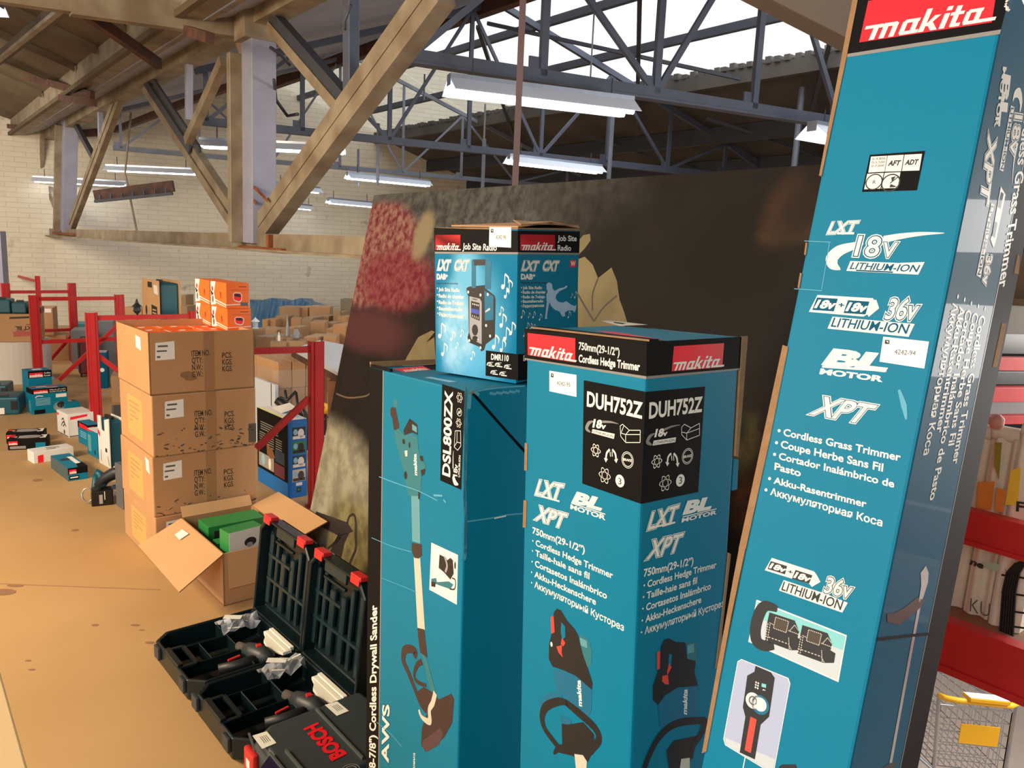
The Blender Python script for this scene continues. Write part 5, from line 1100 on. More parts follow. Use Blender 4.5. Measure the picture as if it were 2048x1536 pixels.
# ---------------------------------------------------------------- open tool cases
GP = 'green_black_plastic'
fdir = V((-.66, .75, 0)).normalized(); ddir = V((.75, .66, 0)).normalized()
def open_case(O, wf, wd, hl, label, film_lab, wedge_lab, tool_lab, k):
    t = thing('open_tool_case', O, label, 'tool case', 'open green tool cases'); h = .105; O = V((O[0], O[1], 0))
    at = lambda a, b, z: O + fdir * a + ddir * b + Z * z
    def oct_(c0, inset, z): return [at(inset, inset + c0, z), at(inset + c0, inset, z), at(wf - inset - c0, inset, z), at(wf - inset, inset + c0, z), at(wf - inset, wd - inset, z), at(inset, wd - inset, z)]
    mb = MB(); rings = [oct_(.05, .02, .003), oct_(.05, .0, .03), oct_(.05, .0, h), oct_(.045, .012, h), oct_(.045, .022, .03)]
    vs = [p for r in rings for p in r]; n = 6; fs = [(r * n + i, r * n + (i + 1) % n, (r + 1) * n + (i + 1) % n, (r + 1) * n + i) for r in range(4) for i in range(n)] + [tuple(range(5, -1, -1)), tuple(4 * n + i for i in range(6))]
    mb.faces(vs, fs, GP); tray = mb.build('tray', t, bevel=.004, seg=1)
    mb = MB()     # compartments
    for a0, b0, a1, b1 in ((.03, .24, wf - .03, .24), (.16, .03, .16, .24), (.30, .03, .30, .24), (.10, .24, .10, wd - .03), (.30, .24, .34, wd - .03), (.16, .13, .30, .13)):
        mb.bar(at(a0, b0, .07), at(a1, b1, .07), .055, .005, GP, Z.cross((at(a1, b1, 0) - at(a0, b0, 0)).normalized()))
    mb.build('divider', tray, bevel=.002, seg=1)
    mb = MB(); mb.bar(at(.15, .012, .1), at(.30, .012, .1), .02, .03, GP, Z); mb.bar(at(.15, .07, .1), at(.30, .07, .1), .016, .012, GP, Z); mb.bar(at(.15, .0, .1), at(.15, .07, .1), .016, .012, GP, Z); mb.bar(at(.30, .0, .1), at(.30, .07, .1), .016, .012, GP, Z)
    mb.build('handle', t, bevel=.003)
    for a in (.08, .36):
        mb = MB(); mb.cbox(at(a, -.006, .075), .05, .012, .05, 'dark_grey_plastic', math.atan2(fdir.y, fdir.x)); mb.build('latch_seat', t, bevel=.003)
    # lid standing up at the hinge
    lean = .10; up = (Z * math.cos(lean) + ddir * math.sin(lean)); H0 = at(0, wd + .012, h - .01); nin = -(ddir * math.cos(lean) - Z * math.sin(lean))
    L = lambda a, v, q=0: H0 + fdir * a + up * v + nin * q
    def oc(i, q): return [L(i, i, q), L(wf - i, i, q), L(wf - i, hl - i - .05, q), L(wf - i - .05, hl - i, q), L(i + .05, hl - i, q), L(i, hl - i - .05, q)]
    rings = [oc(.015, -.055), oc(0, -.03), oc(0, .015), oc(.012, .015), oc(.02, -.035)]; mb = MB(); vs = [p for r in rings for p in r]
    fs = [(r * n + i, (r * n) + (i + 1) % n, (r + 1) * n + (i + 1) % n, (r + 1) * n + i) for r in range(4) for i in range(n)] + [tuple(range(6)), tuple(4 * n + i for i in range(6))]
    mb.faces(vs, fs, GP); lid = mb.build('lid', t, bevel=.004, seg=1)
    lidp = mat('lid_rib_plastic', (22, 44, 49), .3, bump=.05)
    for i, a in enumerate((.06, .13, .19, .27, .33, .39)):
        mb = MB(); mb.bar(L(a, .05, -.024), L(a, hl - (.12 if 1 < i < 4 else .07), -.024), (.035, .02, .03, .035, .02, .03)[i], .018, lidp, nin); mb.build('lid_rib', lid, bevel=.004, seg=1)
    mb = MB(); mb.bar(L(.05, .16, -.022), L(.40, .16, -.022), .012, .02, lidp, nin); mb.bar(L(.2, .26, -.022), L(.4, .26, -.022), .012, .02, lidp, nin); mb.build('lid_crossbar', lid)
    mb = MB(); mb.bar(L(.15, hl - .03, -.0), L(.31, hl - .03, -.0), .05, .012, lidp, nin); mb.bar(L(.15, hl - .075, -.0), L(.31, hl - .075, -.0), .012, .014, GP, nin); mb.build('lid_handle', lid, bevel=.004)
    for a in (.07, wf - .07):
        mb = MB(); mb.bar(L(a - .035, hl + .006, .0), L(a + .035, hl + .006, .0), .016, .036, 'red_plastic', nin); mb.bar(L(a - .03, hl - .006, .018), L(a + .03, hl - .006, .018), .028, .006, 'red_plastic', nin); mb.build('latch', lid, bevel=.005)
    # tool, film bag and filter wedge
    g = at(.10, .20, .085); tt = thing('heat_gun', g, tool_lab, 'power tool')
    mb = MB(); p = at(.02, .30, .10); q = at(.15, .26, .095); mb.tube([p, p.lerp(q, .3), p.lerp(q, .7), q], [.022, .034, .034, .026], 'dark_grey_plastic', 12); mb.build('body', tt, smooth=True)
    mb = MB(); mb.tube([q, q + (q - p).normalized() * .05], [.018, .016], 'dust_grey', 12); mb.build('nozzle', tt, smooth=True)
    mb = MB(); p2 = at(.06, .27, .09); mb.tube([p2, at(.08, .20, .082), at(.10, .13, .078)], [.022, .02, .018], 'tool_black', 10); mb.build('handle', tt, smooth=True)
    mb = MB(); c0 = p.lerp(q, .5) + Z * .034; mb.cbox(c0, .02, .02, .008, 'red_plastic', .6); mb.build('switch', tt, bevel=.002); mb = MB(); mb.cbox(at(.10, .19, .103), .05, .008, .006, 'red_plastic', .9); mb.build('trigger', tt)
    mb = MB(); fm = mat('crinkled_film', (200, 202, 208), .12, alpha=.55, coat=1.0, bump=.8, bscale=30); random.seed(k)
    c0 = at(.34, .30, .10); G = 8; pts = []
    for i in range(G):
        for j in range(G): pts.append(c0 + fdir * ((i - 3.5) * .014) + ddir * ((j - 3.5) * .022) + Z * (random.uniform(-.01, .022) + .03 * math.exp(-((i - 3) ** 2) / 5)))
    mb.faces(pts, [(i * G + j, i * G + j + 1, (i + 1) * G + j + 1, (i + 1) * G + j) for i in range(G - 1) for j in range(G - 1)], fm)
    c1 = c0 + ddir * -.02 + Z * .045; mb.cbox(c1, .03, .07, .002, 'white_paper', math.atan2(ddir.y, ddir.x) + .9)
    for v_ in range(3): a_, b_ = pts[v_ * 18 + 3], pts[v_ * 18 + 9]; mb.bar(a_ + Z * .004, b_ + Z * .01, .006, .002, 'warm_white', Z)
    o = mb.build('film_bag'); tag(o, film_lab, 'plastic bag')
    for j in range(3):
        mb = MB(); s0 = .015 + j * .006; b0 = .335 + j * .022
        mb.prism([at(s0 + .16, b0 + .01, .10), at(s0 + .20, b0 + .02, .10), at(s0 + .20, b0 + .045, .10), at(s0 + .0, b0 + .045, .10), at(s0, b0 + .01, .10), at(s0 + .06, b0 - .02, .10), at(s0 + .13, b0 - .01, .10)] if j == 0 else [at(s0, b0, .10), at(s0 + .19, b0, .10), at(s0 + .19, b0 + .016, .10), at(s0, b0 + .016, .10)], Z * (.012 + .002 * j), 'linen' if 0 else 'warm_white'); o = mb.build('folded_leaflet', bevel=.001)
        tag(o, wedge_lab, 'leaflet', 'folded leaflets in the open tool cases')
    return t
open_case((-1.075, 2.49, 0), .45, .41, .42, 'open dark green tool case beside the brown carton', 'shiny film bag in the open case beside the brown carton', 'cream folded leaflet in the open case beside the brown carton', 'dark tool with red buttons in the open case beside the brown carton', 3)
open_case((-.80, 2.175, 0), .41, .41, .42, 'open dark green tool case next to the closed grey case', 'shiny film bag in the open case next to the closed grey case', 'cream folded leaflet in the open case next to the closed grey case', 'dark tool with red buttons in the open case next to the closed grey case', 9)
# ---------------------------------------------------------------- closed case
K3 = T(440, 1360, .15625)
zt = .155; A = pf(*K3(380, 650), zt); t = thing('closed_tool_case', (A.x, A.y, 0), 'closed dark grey tool case with red latches and red lettering', 'tool case')
CG = mat('case_grey', (58, 66, 70), .42, bump=.05, bscale=200, noise=.05); CG2 = mat('case_grey_light', (88, 94, 94), .45)
wf, wd = .36, .39; f2 = -fdir
at = lambda a, b, z: V((A.x, A.y, 0)) + f2 * a + ddir * b + Z * z
def ring(i, z, c): return [at(i, i + c, z), at(i + c, i, z), at(wf - i - c, i, z), at(wf - i, i + c, z), at(wf - i, wd - i - .01, z), at(wf - i - .01, wd - i, z), at(i + .01, wd - i, z), at(i, wd - i - .01, z)]
rg = [ring(0, .005, .05), ring(-.012, .03, .05), ring(-.012, .12, .05), ring(.012, .155, .05)]; vs = [p for r in rg for p in r]; n = 8
mb = MB(); mb.faces(vs, [(r * n + i, r * n + (i + 1) % n, (r + 1) * n + (i + 1) % n, (r + 1) * n + i) for r in range(3) for i in range(n)] + [tuple(range(7, -1, -1)), tuple(24 + i for i in range(8))], CG); mb.build('shell', t, bevel=.006)
TF = Face(at(0, 0, .156), f2, ddir, wf, wd); TF.n = Z.copy()
for l, w in (([(1230, 375), (1830, 1010)], .012), ([(640, 950), (830, 1180)], .014), ([(840, 910), (1060, 1170)], .014), ([(370, 680), (450, 910)], .004)):
    mb = MB(); a, b = (pf(*K3(*q), .158) for q in l); mb.bar(a, b, w, .006, CG2, Z.cross((b - a).normalized())); mb.build('lid_rib', t)
mb = MB(); q = [pf(*K3(*p), .157) for p in ((640, 960), (520, 1126), (720, 1190), (800, 1120))]; mb.prism(q, Z * .001, mat('case_badge', (34, 26, 62), .3)); mb.build('badge', t)
P = Print(TF); P.text('BOSCH', K3(1440, 1025) if 0 else K3(1610, 945), K3(1245, 552), K3(1440, 1030), 'red_print', 4, .05); P.build('brand_lettering', t)
P = Print(TF); c = K3(1675, 1150); P.circ(c, .026, .026, 'steel_silver', 4, ring=.92); P.circ(c, .018, .018, 'steel_silver', 4, ring=.86); P.line([K3(1640, 1130), K3(1700, 1180)], .004, 'steel_silver', 4); P.build('emblem', t)
for qd, tx in (([(412, 715), (598, 658), (722, 808), (540, 885)], 0), ([(1340, 322), (1500, 275), (1650, 398), (1495, 462)], 1)):
    P = Print(TF); P.poly(K3(qd), 'sticker_white', 5); q = K3(qd)
    for k in range(4): P.poly([lerp(lerp(q[0], q[1], .35 + k * .13), lerp(q[3], q[2], .35 + k * .13), v) for v in (.2, .75)] + [lerp(lerp(q[0], q[1], .41 + k * .13), lerp(q[3], q[2], .41 + k * .13), v) for v in (.7, .25)], 'grey_line', 6)
    P.build('price_sticker', t)
for a, lab in ((.055, 0), (.31, 1)):
    mb = MB(); p = at(a, -.018, .085); mb.cbox(p, .075, .022, .085, 'red_plastic', math.atan2(f2.y, f2.x)); mb.build('latch', t, bevel=.008)
    if a < .1: mb = MB(); mb.cbox(p - ddir * .0115, .026, .001, .03, 'white_paper', math.atan2(f2.y, f2.x)); mb.build('latch_sticker', t)
mb = MB(); p = at(.012, wd - .07, .12); mb.cbox(at(-.014, wd - .08, .09), .02, .07, .08, 'red_plastic', math.atan2(f2.y, f2.x)); mb.build('latch', t, bevel=.006)
# ---------------------------------------------------------------- near carton, bottom left
PC = mat('lit_card', (240, 204, 150), .75)  # card colour made paler in place of the strong light on it
a, b = pf(1, 1345, .92), pf(55, 1536, .92); d = (b - a).normalized(); nl = V((-d.y, d.x, 0)); nl = nl if nl.x < 0 else -nl
mb = MB(); mb.obox(V((a.x, a.y, 0)) - d * .12, d * .6, nl * .4, Z * .92, PC); o = mb.build('tall_carton', bevel=.003); tag(o, 'corner of a brown carton, coloured as strongly lit, at the bottom left edge', 'carton')
# ---------------------------------------------------------------- product boxes on the floor
def brandbox(name, nb, yaw, lx, rx, ty, label, band=.3, logo=(.04, .55), txt='', m='teal_print', z0=0, face='R', pic=None, mL=None, bandm='black_print', top=None, wmin=None, grp=None):
    s = Sm(nb, yaw, lx, rx, ty, z0, wmin); c = smbox(name, s, label, 'box', m, .003, grp, top=top)
    F = c.Rf; P = Print(F)
    if band: P.rect(0, 0, 1, band, bandm, 0); P.build('title_band', c.t)
    if logo:
        P = Print(F); P.rect(logo[0], band * .28, logo[1], band * .95 if band else .2, 'red_print', 2)
        P.tab('makita', logo[0] + .02, (band or .2) * .88, (logo[1] - logo[0]) * .94, (band or .2) * .38, 'white_print', 4, .06); P.build('brand_logo', c.t)
    if txt:
        P = Print(F)
        for k, l in enumerate(txt.split('|')): P.tab(l, logo[1] + .05, band * (.5 + .36 * k), min(.95 - logo[1] - .05, .05 * len(l)), band * .22, 'white_print', 4, .02)
        P.build('product_lettering', c.t)
    return c
c = brandbox('tool_box', (60, 812), 138, 43, 103, 743, 'teal box behind the circular saw box, with a white sticker on its lid', .2, (.05, .62), 'Cordless|Router'); P = Print(c.Tf); P.rect(.3, .3, .7, .7, 'sticker_white', 2); P.build('price_sticker', c.t)
c = brandbox('tool_box', (67, 830), 138, 52, 134, 779, 'big teal box with a circular saw picture on the floor', .2, (.04, .44), '190mm (7-1/2")|Cordless Circular Saw')
P = Print(c.Rf); P.circ((.78, .78), .06, .05, 'tool_teal_light', 2, 'ab'); P.circ((.74, .8), .036, .03, 'steel_silver', 3, 'ab'); P.circ((.8, .7), .035, .03, 'tool_black', 3, 'ab'); P.rect(.66, .26, .97, .4, 'white_print', 2); P.rect(.03, .82, .34, .98, 'black_print', 2)
for k in range(6): P.rect(.08, .38 + k * .05, .5, .40 + k * .05, 'pale_blue', 2)
P.curve([(.08, .34), (.15, .28), (.3, .3)], .008, 'white_print', 2, 'ab'); P.build('product_picture', c.t)
P = Print(c.Tf); P.poly([(.05, .9), (.3, .95), (.25, .05), (.1, .1)], 'red_print', 2, 'ab'); P.rect(.35, .5, .55, .8, 'sticker_white', 3); P.circ((.75, .4), .04, .05, 'steel_silver', 2, 'ab'); P.build('lid_printing', c.t)
P = Print(c.L); P.circ((.5, .7), .03, .06, 'tool_teal_light', 2, 'ab'); P.rect(0, 0, 1, .2, 'black_print', 1); P.build('side_picture', c.t)
c = brandbox('tool_box', (130, 824), 138, 117, 160, 807, 'low teal box lying between the circular saw box and the white box', .0, None, ''); P = Print(c.Tf); P.rect(.1, .3, .55, .7, 'sticker_white', 2); P.rect(0, .93, 1, 1, 'black_print', 1); P.build('price_sticker', c.t)
c = brandbox('white_box', (137, 876), 138, 113, 187, 829, 'white box with a black tool drawing beside the red rack post', 0, None, '', 'white_card')
P = Print(c.Rf); P.poly([(.1, .13), (.75, .07), (.75, .17), (.1, .25)], 'red_print', 2, 'ab'); P.circ((.55, .6), .006, .02, 'ink', 2, 'ab'); P.rect(.05, .93, .8, .97, 'ink', 2); P.build('front_print', c.t)
P = Print(c.L); P.curve([(.45, .35), (.6, .25), (.7, .45), (.55, .6)], .012, 'ink', 2, 'ab'); P.curve([(.4, .6), (.6, .4), (.85, .55)], .012, 'ink', 2, 'ab'); P.circ((.65, .82), .014, .02, 'ink', 2, 'ab'); P.rect(.03, .1, .2, .2, 'red_print', 2); P.rect(0, .93, 1, .97, 'ink', 2); P.build('side_drawing', c.t)
c = brandbox('tool_box', (178, 895), 138, 155, 200, 851, 'narrow teal box with a black band right of the white box', .28, (.04, .5), ''); P = Print(c.L); P.rect(0, 0, 1, .28, 'black_print', 1); P.poly([(.15, .05), (.9, .08), (.9, .26), (.15, .26)], 'red_print', 2, 'ab'); [P.rect(.2, .4 + k * .08, .8, .43 + k * .08, 'pale_blue', 2) for k in range(4)]; P.build('side_print', c.t)
c = brandbox('tool_box', (196, 918), 138, 173, 222, 866, 'teal box with a pale lid in front of the white sleeved case', .0, None, '', top='white_card'); P = Print(c.L); P.rect(.1, .2, .4, .85, 'tool_teal_light', 2); P.circ((.75, .8), .012, .02, 'tool_black', 2, 'ab'); P.rect(.0, .0, .5, .06, 'red_print', 2); P.build('side_print', c.t)
# sleeved case
def sleeved(nb, yaw, lx, rx, ty, z0, slm, label, kind):
    s = Sm(nb, yaw, lx, rx, ty, z0); t = thing('sleeved_tool_case', s.N, label, 'tool case'); e1, e2, w1, w2, h = s.e1, s.e2, s.w1, s.w2, s.h
    mb = MB(); mb.obox(s.N + e1 * (w1 * .06) + e2 * .012, e1 * w1 * .88, e2 * (w2 - .014), Z * h * .95, 'teal_plastic'); mb.build('case', t, bevel=.02, seg=3)
    mb = MB(); F = Face(s.O + e1 * w1, -e1, -Z, w1, h); P = [(0, .02), (.28, .0), (.34, .28), (.62, .30), (.62, .06), (1, .0), (1, 1), (0, 1)] if kind == 'w' else [(0, 0), (1, 0), (1, 1), (0, 1)]
    W3 = [F.O + F.u * a * w1 + F.v * b * h for a, b in P]; mb.prism(W3, e2 * .006, slm); mb.obox(s.N + e2 * (w2 - .006), e1 * w1, e2 * .006, Z * h * (.98 if kind == 'w' else 1.0), slm)
    mb.obox(s.N, e1 * w1, e2 * w2, Z * .004, slm); mb.build('sleeve', t)
    mb = MB(); c = s.O + e1 * w1 * .5 + e2 * w2 * .45 - Z * h * .02; mb.bar(c - e1 * .06, c + e1 * .06, .025, .02, 'black_plastic', Z); mb.build('handle', t, bevel=.004)
    P = Print(F)
    if kind == 'w': P.poly([(.0, .28), (.2, .36), (.18, .44), (0, .38)], 'red_print', 2, 'ab'); P.rect(.62, .62, .78, .70, 'ink', 2); P.rect(.2, .7, .24, .92, 'ink_grey', 2); P.poly([(.78, .75), (.84, .78), (.95, .95), (.9, .95)], 'ink_grey', 2, 'ab')
    else:
        P.circ((.24, .68), .03, .045, 'ink', 2, 'ab'); P.poly([(.55, .53), (.88, .56), (.88, 1), (.55, 1)], 'ink', 2, 'ab'); [P.rect(.6, .62 + .07 * k, .82, .65 + .07 * k, KL, 3) for k in range(5)]; P.rect(.36, .05, .62, .17, 'ink', 2); P.poly([(.70, .1), (.92, .1), (.95, .3), (.72, .28)], 'white_paper', 2, 'ab'); P.line([(.4, .6), (.42, .85)], .004, 'ink', 2, 'ab')
    P.build('sleeve_print', t); return t
sleeved((221, 938), 138, 194, 246, 838, 0, 'white_card', 'teal plastic case in a white notched sleeve on the floor', 'w')
sleeved((320, 657), 131, 283, 360, 562, .84, KL, 'teal plastic case in a brown sleeve behind the carton stack', 'k')
s = Sm((320, 790), 131, 278, 366, 657); s.N = V((pf(320, 657, .84).x, pf(320, 657, .84).y, 0)); s.h = .838; s.O = s.N + Z * s.h; s.w1 = .62; s.w2 = .5
smbox('plain_carton', s, 'plain carton under the brown sleeved case behind the stack', 'carton', 'kraft_dull')
# flat black boxes, white flat box, teal flat box
for nb, lx, rx, ty, lab in (((13, 888), 9, 88, 866, 'flat black tool box, rear one of the pair by the left edge'), ((16, 901), 12, 94, 879, 'flat black tool box, front one of the pair by the left edge')):
    c = brandbox('flat_tool_box', nb, 113, lx, rx, ty, lab, .0, None, '', 'black_print', wmin=(.13, None))
    P = Print(c.Rf); P.rect(.02, .2, .25, .55, 'red_print', 2); P.tab('makita', .04, .5, .2, .16, 'white_print', 3, .05); P.rect(.05, .65, .45, .9, 'grey_line', 2); P.rect(.7, .4, .95, .9, 'teal_print', 2); P.build('front_print', c.t)
    P = Print(c.Tf); P.circ((.5, .5), .05, .1, 'steel_silver', 2, 'ab'); P.rect(.1, .05, .9, .2, 'white_print', 2); P.rect(.3, .75, .7, .8, 'teal_print', 2); P.rect(.2, .85, .5, .97, 'red_print', 3); P.build('lid_printing', c.t)
c = brandbox('white_box', (68, 928), 139, 54, 147, 905, 'flat white box lying in front of the two flat black boxes', 0, None, '', 'white_card')
P = Print(c.Tf); P.curve([(.35, .6), (.45, .35), (.6, .3)], .012, 'ink', 2, 'ab'); P.curve([(.5, .6), (.7, .4), (.8, .65)], .01, 'ink', 2, 'ab'); P.build('lid_drawing', c.t)
P = Print(c.Rf); P.poly([(.1, .35), (.24, .3), (.24, .95), (.1, .98)], 'red_print', 2, 'ab'); P.build('front_print', c.t)
c = brandbox('flat_tool_box', (137, 963), 135, 101, 175, 937, 'teal and black box with a white sticker in front of the white flat box', .5, (.06, .42), '')
P = Print(c.Tf); P.rect(.0, .0, 1, 1, 'teal_print', .5); P.rect(.25, .12, .75, .38, 'sticker_white', 2); P.circ((.4, .6), .03, .03, 'tool_black', 2, 'ab'); P.poly([(.7, .0), (1, 0), (1, .5), (.8, .4)], 'black_print', 1, 'ab'); P.build('lid_printing', c.t)
P = Print(c.Rf); P.rect(.05, .62, .55, .9, 'black_print', 2); P.rect(.1, .7, .5, .8, 'white_print', 3); P.build('front_print', c.t); P = Print(c.L); P.rect(0, 0, 1, 1, mat('grey_teal_print', (70, 92, 98), .5), 0); P.build('side_print', c.t)
# blower, battery block and bag
def tubes(mb, pts, r, m, d, n=8): mb.tube([V(p) for p in pts], r, m, n)
B0 = pf(205, 1000); t = thing('leaf_blower', B0, 'teal and black blower lying against the grey panel', 'power tool')
dp = 1.65 * 1550 / 510 * 1.02
Pz = lambda x, y, dz=0: pd(x, y, (B0 - CAM).dot(_f) - dz)
mb = MB(); mb.tube([Pz(193, 950), Pz(190, 975), Pz(198, 985), Pz(208, 968), Pz(200, 948), Pz(192, 944)], .022, 'teal_plastic', 8); mb.build('handle', t, smooth=True)
mb = MB(); mb.tube([Pz(196, 972), Pz(212, 955), Pz(232, 945), Pz(246, 942)], [.03, .035, .04, .04], 'tool_black', 10); mb.tube([Pz(208, 950), Pz(225, 946), Pz(240, 944)], [.01, .018, .014], 'teal_plastic', 8); mb.build('motor_body', t, smooth=True)
mb = MB(); mb.tube([Pz(230, 938), Pz(240, 934)], .02, 'steel_silver', 8); mb.build('nozzle', t)
s = Sm((183, 1014), 118, 172, 226, 984); c = smbox('battery_charger', s, 'black battery charger with a coiled lead in front of the blower', 'charger', 'black_plastic', .006)
P = Print(c.Rf); P.rect(.36, .25, .52, .85, 'steel_silver', 2); P.rect(.6, .05, .63, .6, 'warm_white', 2); P.build('rating_label', c.t)
mb = MB(); q = s.O + s.e2 * .04 + s.e1 * .04; mb.lathe(q + Z * 0, [(.028, 0), (.03, .015), (.02, .02)], 'tool_black', 14); mb.lathe(q + s.e2 * .1, [(.028, 0), (.03, .012), (.02, .018)], 'dark_grey_plastic', 14); mb.build('battery_seat', c.t)
mb = MB(); pts = [s.N + s.e1 * .06 - s.e2 * (.02 + .03 * math.cos(a)) + Z * (.06 + .045 * math.sin(a)) for a in [i * .5 for i in range(14)]]; mb.tube(pts, .005, 'steel_silver', 6); mb.build('lead', c.t, smooth=True)
mb = MB(); random.seed(5); c0 = Pz(226, 985, -.05); G = 9; pts = []
for i in range(G):
    for j in range(G): pts.append(c0 + V(((i - 4) * .022, 0, (j - 4) * .02)) + V((random.uniform(-.008, .008), random.uniform(-.03, .03), random.uniform(-.008, .008))))
for p in pts: p.z = max(p.z, .004)
mb.faces(pts, [(i * G + j, i * G + j + 1, (i + 1) * G + j + 1, (i + 1) * G + j) for i in range(G - 1) for j in range(G - 1)], MATS['crinkled_film']); o = mb.build('film_bag'); tag(o, 'crumpled clear bag between the blower and the grey panel', 'plastic bag')
# dark panels left of the stack
for nb, lx, rx, ty, lab in (((247, 1020), 229, 285, 932, 'dark grey box whose edge shows beside the bottom of the carton stack'), ((228, 842), 223, 262, 812, 'dark grey box behind the carton stack at the height of its second carton')):
    s = Sm(nb, 138, lx, rx, ty); smbox('grey_box', s, lab, 'box', 'grey_card')
# teal cases at the left edge
def case2(nb, yaw, lx, rx, ty, lab, z0=0):
    s = Sm(nb, yaw, lx, rx, ty, z0, (.32, None)); t = thing('plastic_tool_case', s.N, lab, 'tool case'); e1, e2, w1, w2, h = s.e1, s.e2, s.w1, s.w2, s.h
    mb = MB(); mb.obox(s.N, e1 * w1, e2 * w2, Z * h, 'teal_plastic'); mb.build('shell', t, bevel=.018, seg=3)
    mb = MB(); mb.bar(s.O + e1 * .08 + e2 * w2 * .3 + Z * .004, s.O + e1 * .08 + e2 * w2 * .7 + Z * .004, .03, .012, 'black_plastic', Z); mb.build('handle', t, bevel=.004)
    for f in (.25, .78): mb = MB(); mb.obox(s.N + e2 * (w2 * f) - e1 * .006 + Z * h * .3, e2 * .05, e1 * .008, Z * h * .5, 'black_plastic'); mb.build('latch', t, bevel=.002)
    mb = MB(); mb.obox(s.N + e2 * (w2 * .42) - e1 * .0045 + Z * .01, e2 * .06, e1 * .003, Z * h * .35, 'white_paper'); mb.build('label_plate', t); return t
case2((-40, 832), 113, -60, 38, 796, 'teal tool case lying at the left edge, nearer and larger one'); case2((-40, 798), 113, -60, 14, 772, 'teal tool case at the left edge behind the larger one')
# white curved plinth with branded carton and cases on top
mb = MB(); c0 = pf(10, 768); r0 = .34; prof = []
mb.lathe(V((c0.x - .05, c0.y + .30, 0)), [(r0 * 1.05, 0), (r0, .02), (r0, zat(c0, 0, 684) - .004), (r0 * .98, zat(c0, 0, 684))], 'white_sheet', 40); o = mb.build('curved_plinth', smooth=False); tag(o, 'white round plinth under the upside down branded carton', 'plinth')
zp = zat(c0, 0, 684) + .002
s = Sm((77, 683), 113, 74, 79, 628, zp); s.N = pf(-40, 684, zp); s.e1, s.e2 = yv(113), yv(23); s.h = .30; s.O = s.N + Z * s.h; s.w2 = solve_w(s.N, s.e2, 78); s.w1 = .42; s.yaw = 113
cb = smbox('branded_carton', s, 'brown carton with upside down red brand print standing on the white plinth', 'carton', KD)
P = Print(cb.Rf); P.text('LXT BL', (69, 652), (31, 653), (69, 659), 'ink', 2, .04); P.text('makita', (72, 660), (27, 662), (72, 670), mat('faded_red_ink', (176, 84, 70), .6), 2, .1); P.poly([(27, 664), (72, 662), (73, 671), (27, 674)], MATS['faded_red_ink'], 1); P.poly([(19, 634), (69, 632), (70, 636), (19, 638)], 'ink', 1); P.curve([(52, 649), (64, 648), (70, 642)], .006, 'ink', 2)
P.build('printed_lettering', cb.t)
q0 = s.O + Z * .002
case_m = 'teal_plastic'
for a, w, h_, m, lab in ((.02, .22, .15, 'teal_plastic', 'teal case standing on the branded carton, left one'), (.245, .14, .12, 'teal_plastic', 'teal case standing on the branded carton, right one'), (.40, .12, .07, 'black_plastic', 'low black case on the branded carton beside the rack post')):
    t = thing('small_tool_case', q0 + s.e2 * (a + .05), lab, 'tool case'); mb = MB(); b0 = q0 + s.e2 * (a + .05) + s.e1 * .05; mb.obox(b0, s.e1 * .25, s.e2 * w, Z * h_, m); mb.build('shell', t, bevel=.015, seg=2)
    mb = MB(); mb.bar(b0 + s.e2 * w * .25 + Z * (h_ + .01) + s.e1 * .1, b0 + s.e2 * w * .75 + Z * (h_ + .01) + s.e1 * .1, .02, .02, 'black_plastic', Z); mb.build('handle', t, bevel=.004)
# brown cartons behind
for nb, yaw, lx, rx, ty, z0, m, lab in (((81, 722), 113, 79, 137, 680, 0, KD, 'brown carton on the floor behind the red rack diagonal'),): 
    s = Sm(nb, yaw, lx, rx, ty, z0, (.4, None)); smbox('plain_carton', s, lab, 'carton', m); zz = s.h; s_ = s
s = Sm.__new__(Sm); s.__dict__.update(s_.__dict__); s.N = s_.O + Z * .002 + s_.e1 * .05; s.h = .05; s.w2 = s_.w2 * .9; s.O = s.N + Z * s.h; smbox('flat_carton', s, 'flat carton lying on the brown carton behind the rack diagonal', 'carton', KL); s5 = s
s = Sm.__new__(Sm); s.__dict__.update(s5.__dict__); s.N = s5.O + Z * .002 - s5.e1 * .02; s.w2 = s5.w2 * .55; s.h = zat(s.N, 0, 616) - s.N.z; s.O = s.N + Z * s.h; c = smbox('plain_carton', s, 'upright brown carton with a white label on the flat carton', 'carton', KD); P = Print(c.Rf); P.rect(.45, .02, .9, .16, 'white_paper', 2); P.build('paper_label', c.t)
# floor items behind racks
for nb, yaw, lx, rx, ty, m, nm, cat, lab, wm in (((146, 705), 113, 136, 172, 648, 'tool_teal', 'plastic_tub', 'tub', 'grey green tub behind the red rack frame', (.4, None)), ((145, 738), 113, 140, 178, 661, mat('cabinet_grey', (128, 130, 132), .5), 'grey_cabinet', 'cabinet', 'pale grey cabinet just left of the maroon suitcase', (.4, None)),
    ((194, 728), 113, 192, 226, 643, mat('cabinet_dark', (112, 116, 120), .5), 'grey_cabinet', 'cabinet', 'tall grey cabinet between rack post and carton stack', (.4, None)), ((196, 777), 113, 193, 213, 706, 'teal_dark_print', 'teal_box', 'box', 'dark teal box with a white dot right of the near rack post', (.25, None)),
    ((214, 755), 113, 212, 262, 706, 'grey_card', 'grey_box', 'box', 'grey folded box behind the dark teal box', (.2, None)), ((224, 806), 113, 222, 262, 752, 'kraft_dull', 'plain_carton', 'carton', 'dull brown carton behind the left side of the big stack', (.3, None))):
    s = Sm(nb, yaw, lx, rx, ty, 0, wm); c = smbox(nm, s, lab, cat, m)
    if nm == 'teal_box': P = Print(c.Rf); P.circ((.5, .48), .022, .022, 'white_print', 2, 'ab'); P.build('dot', c.t); P = Print(c.Tf); P.rect(.1, .1, .9, .9, 'steel_silver', 1); P.build('lid_plate', c.t)
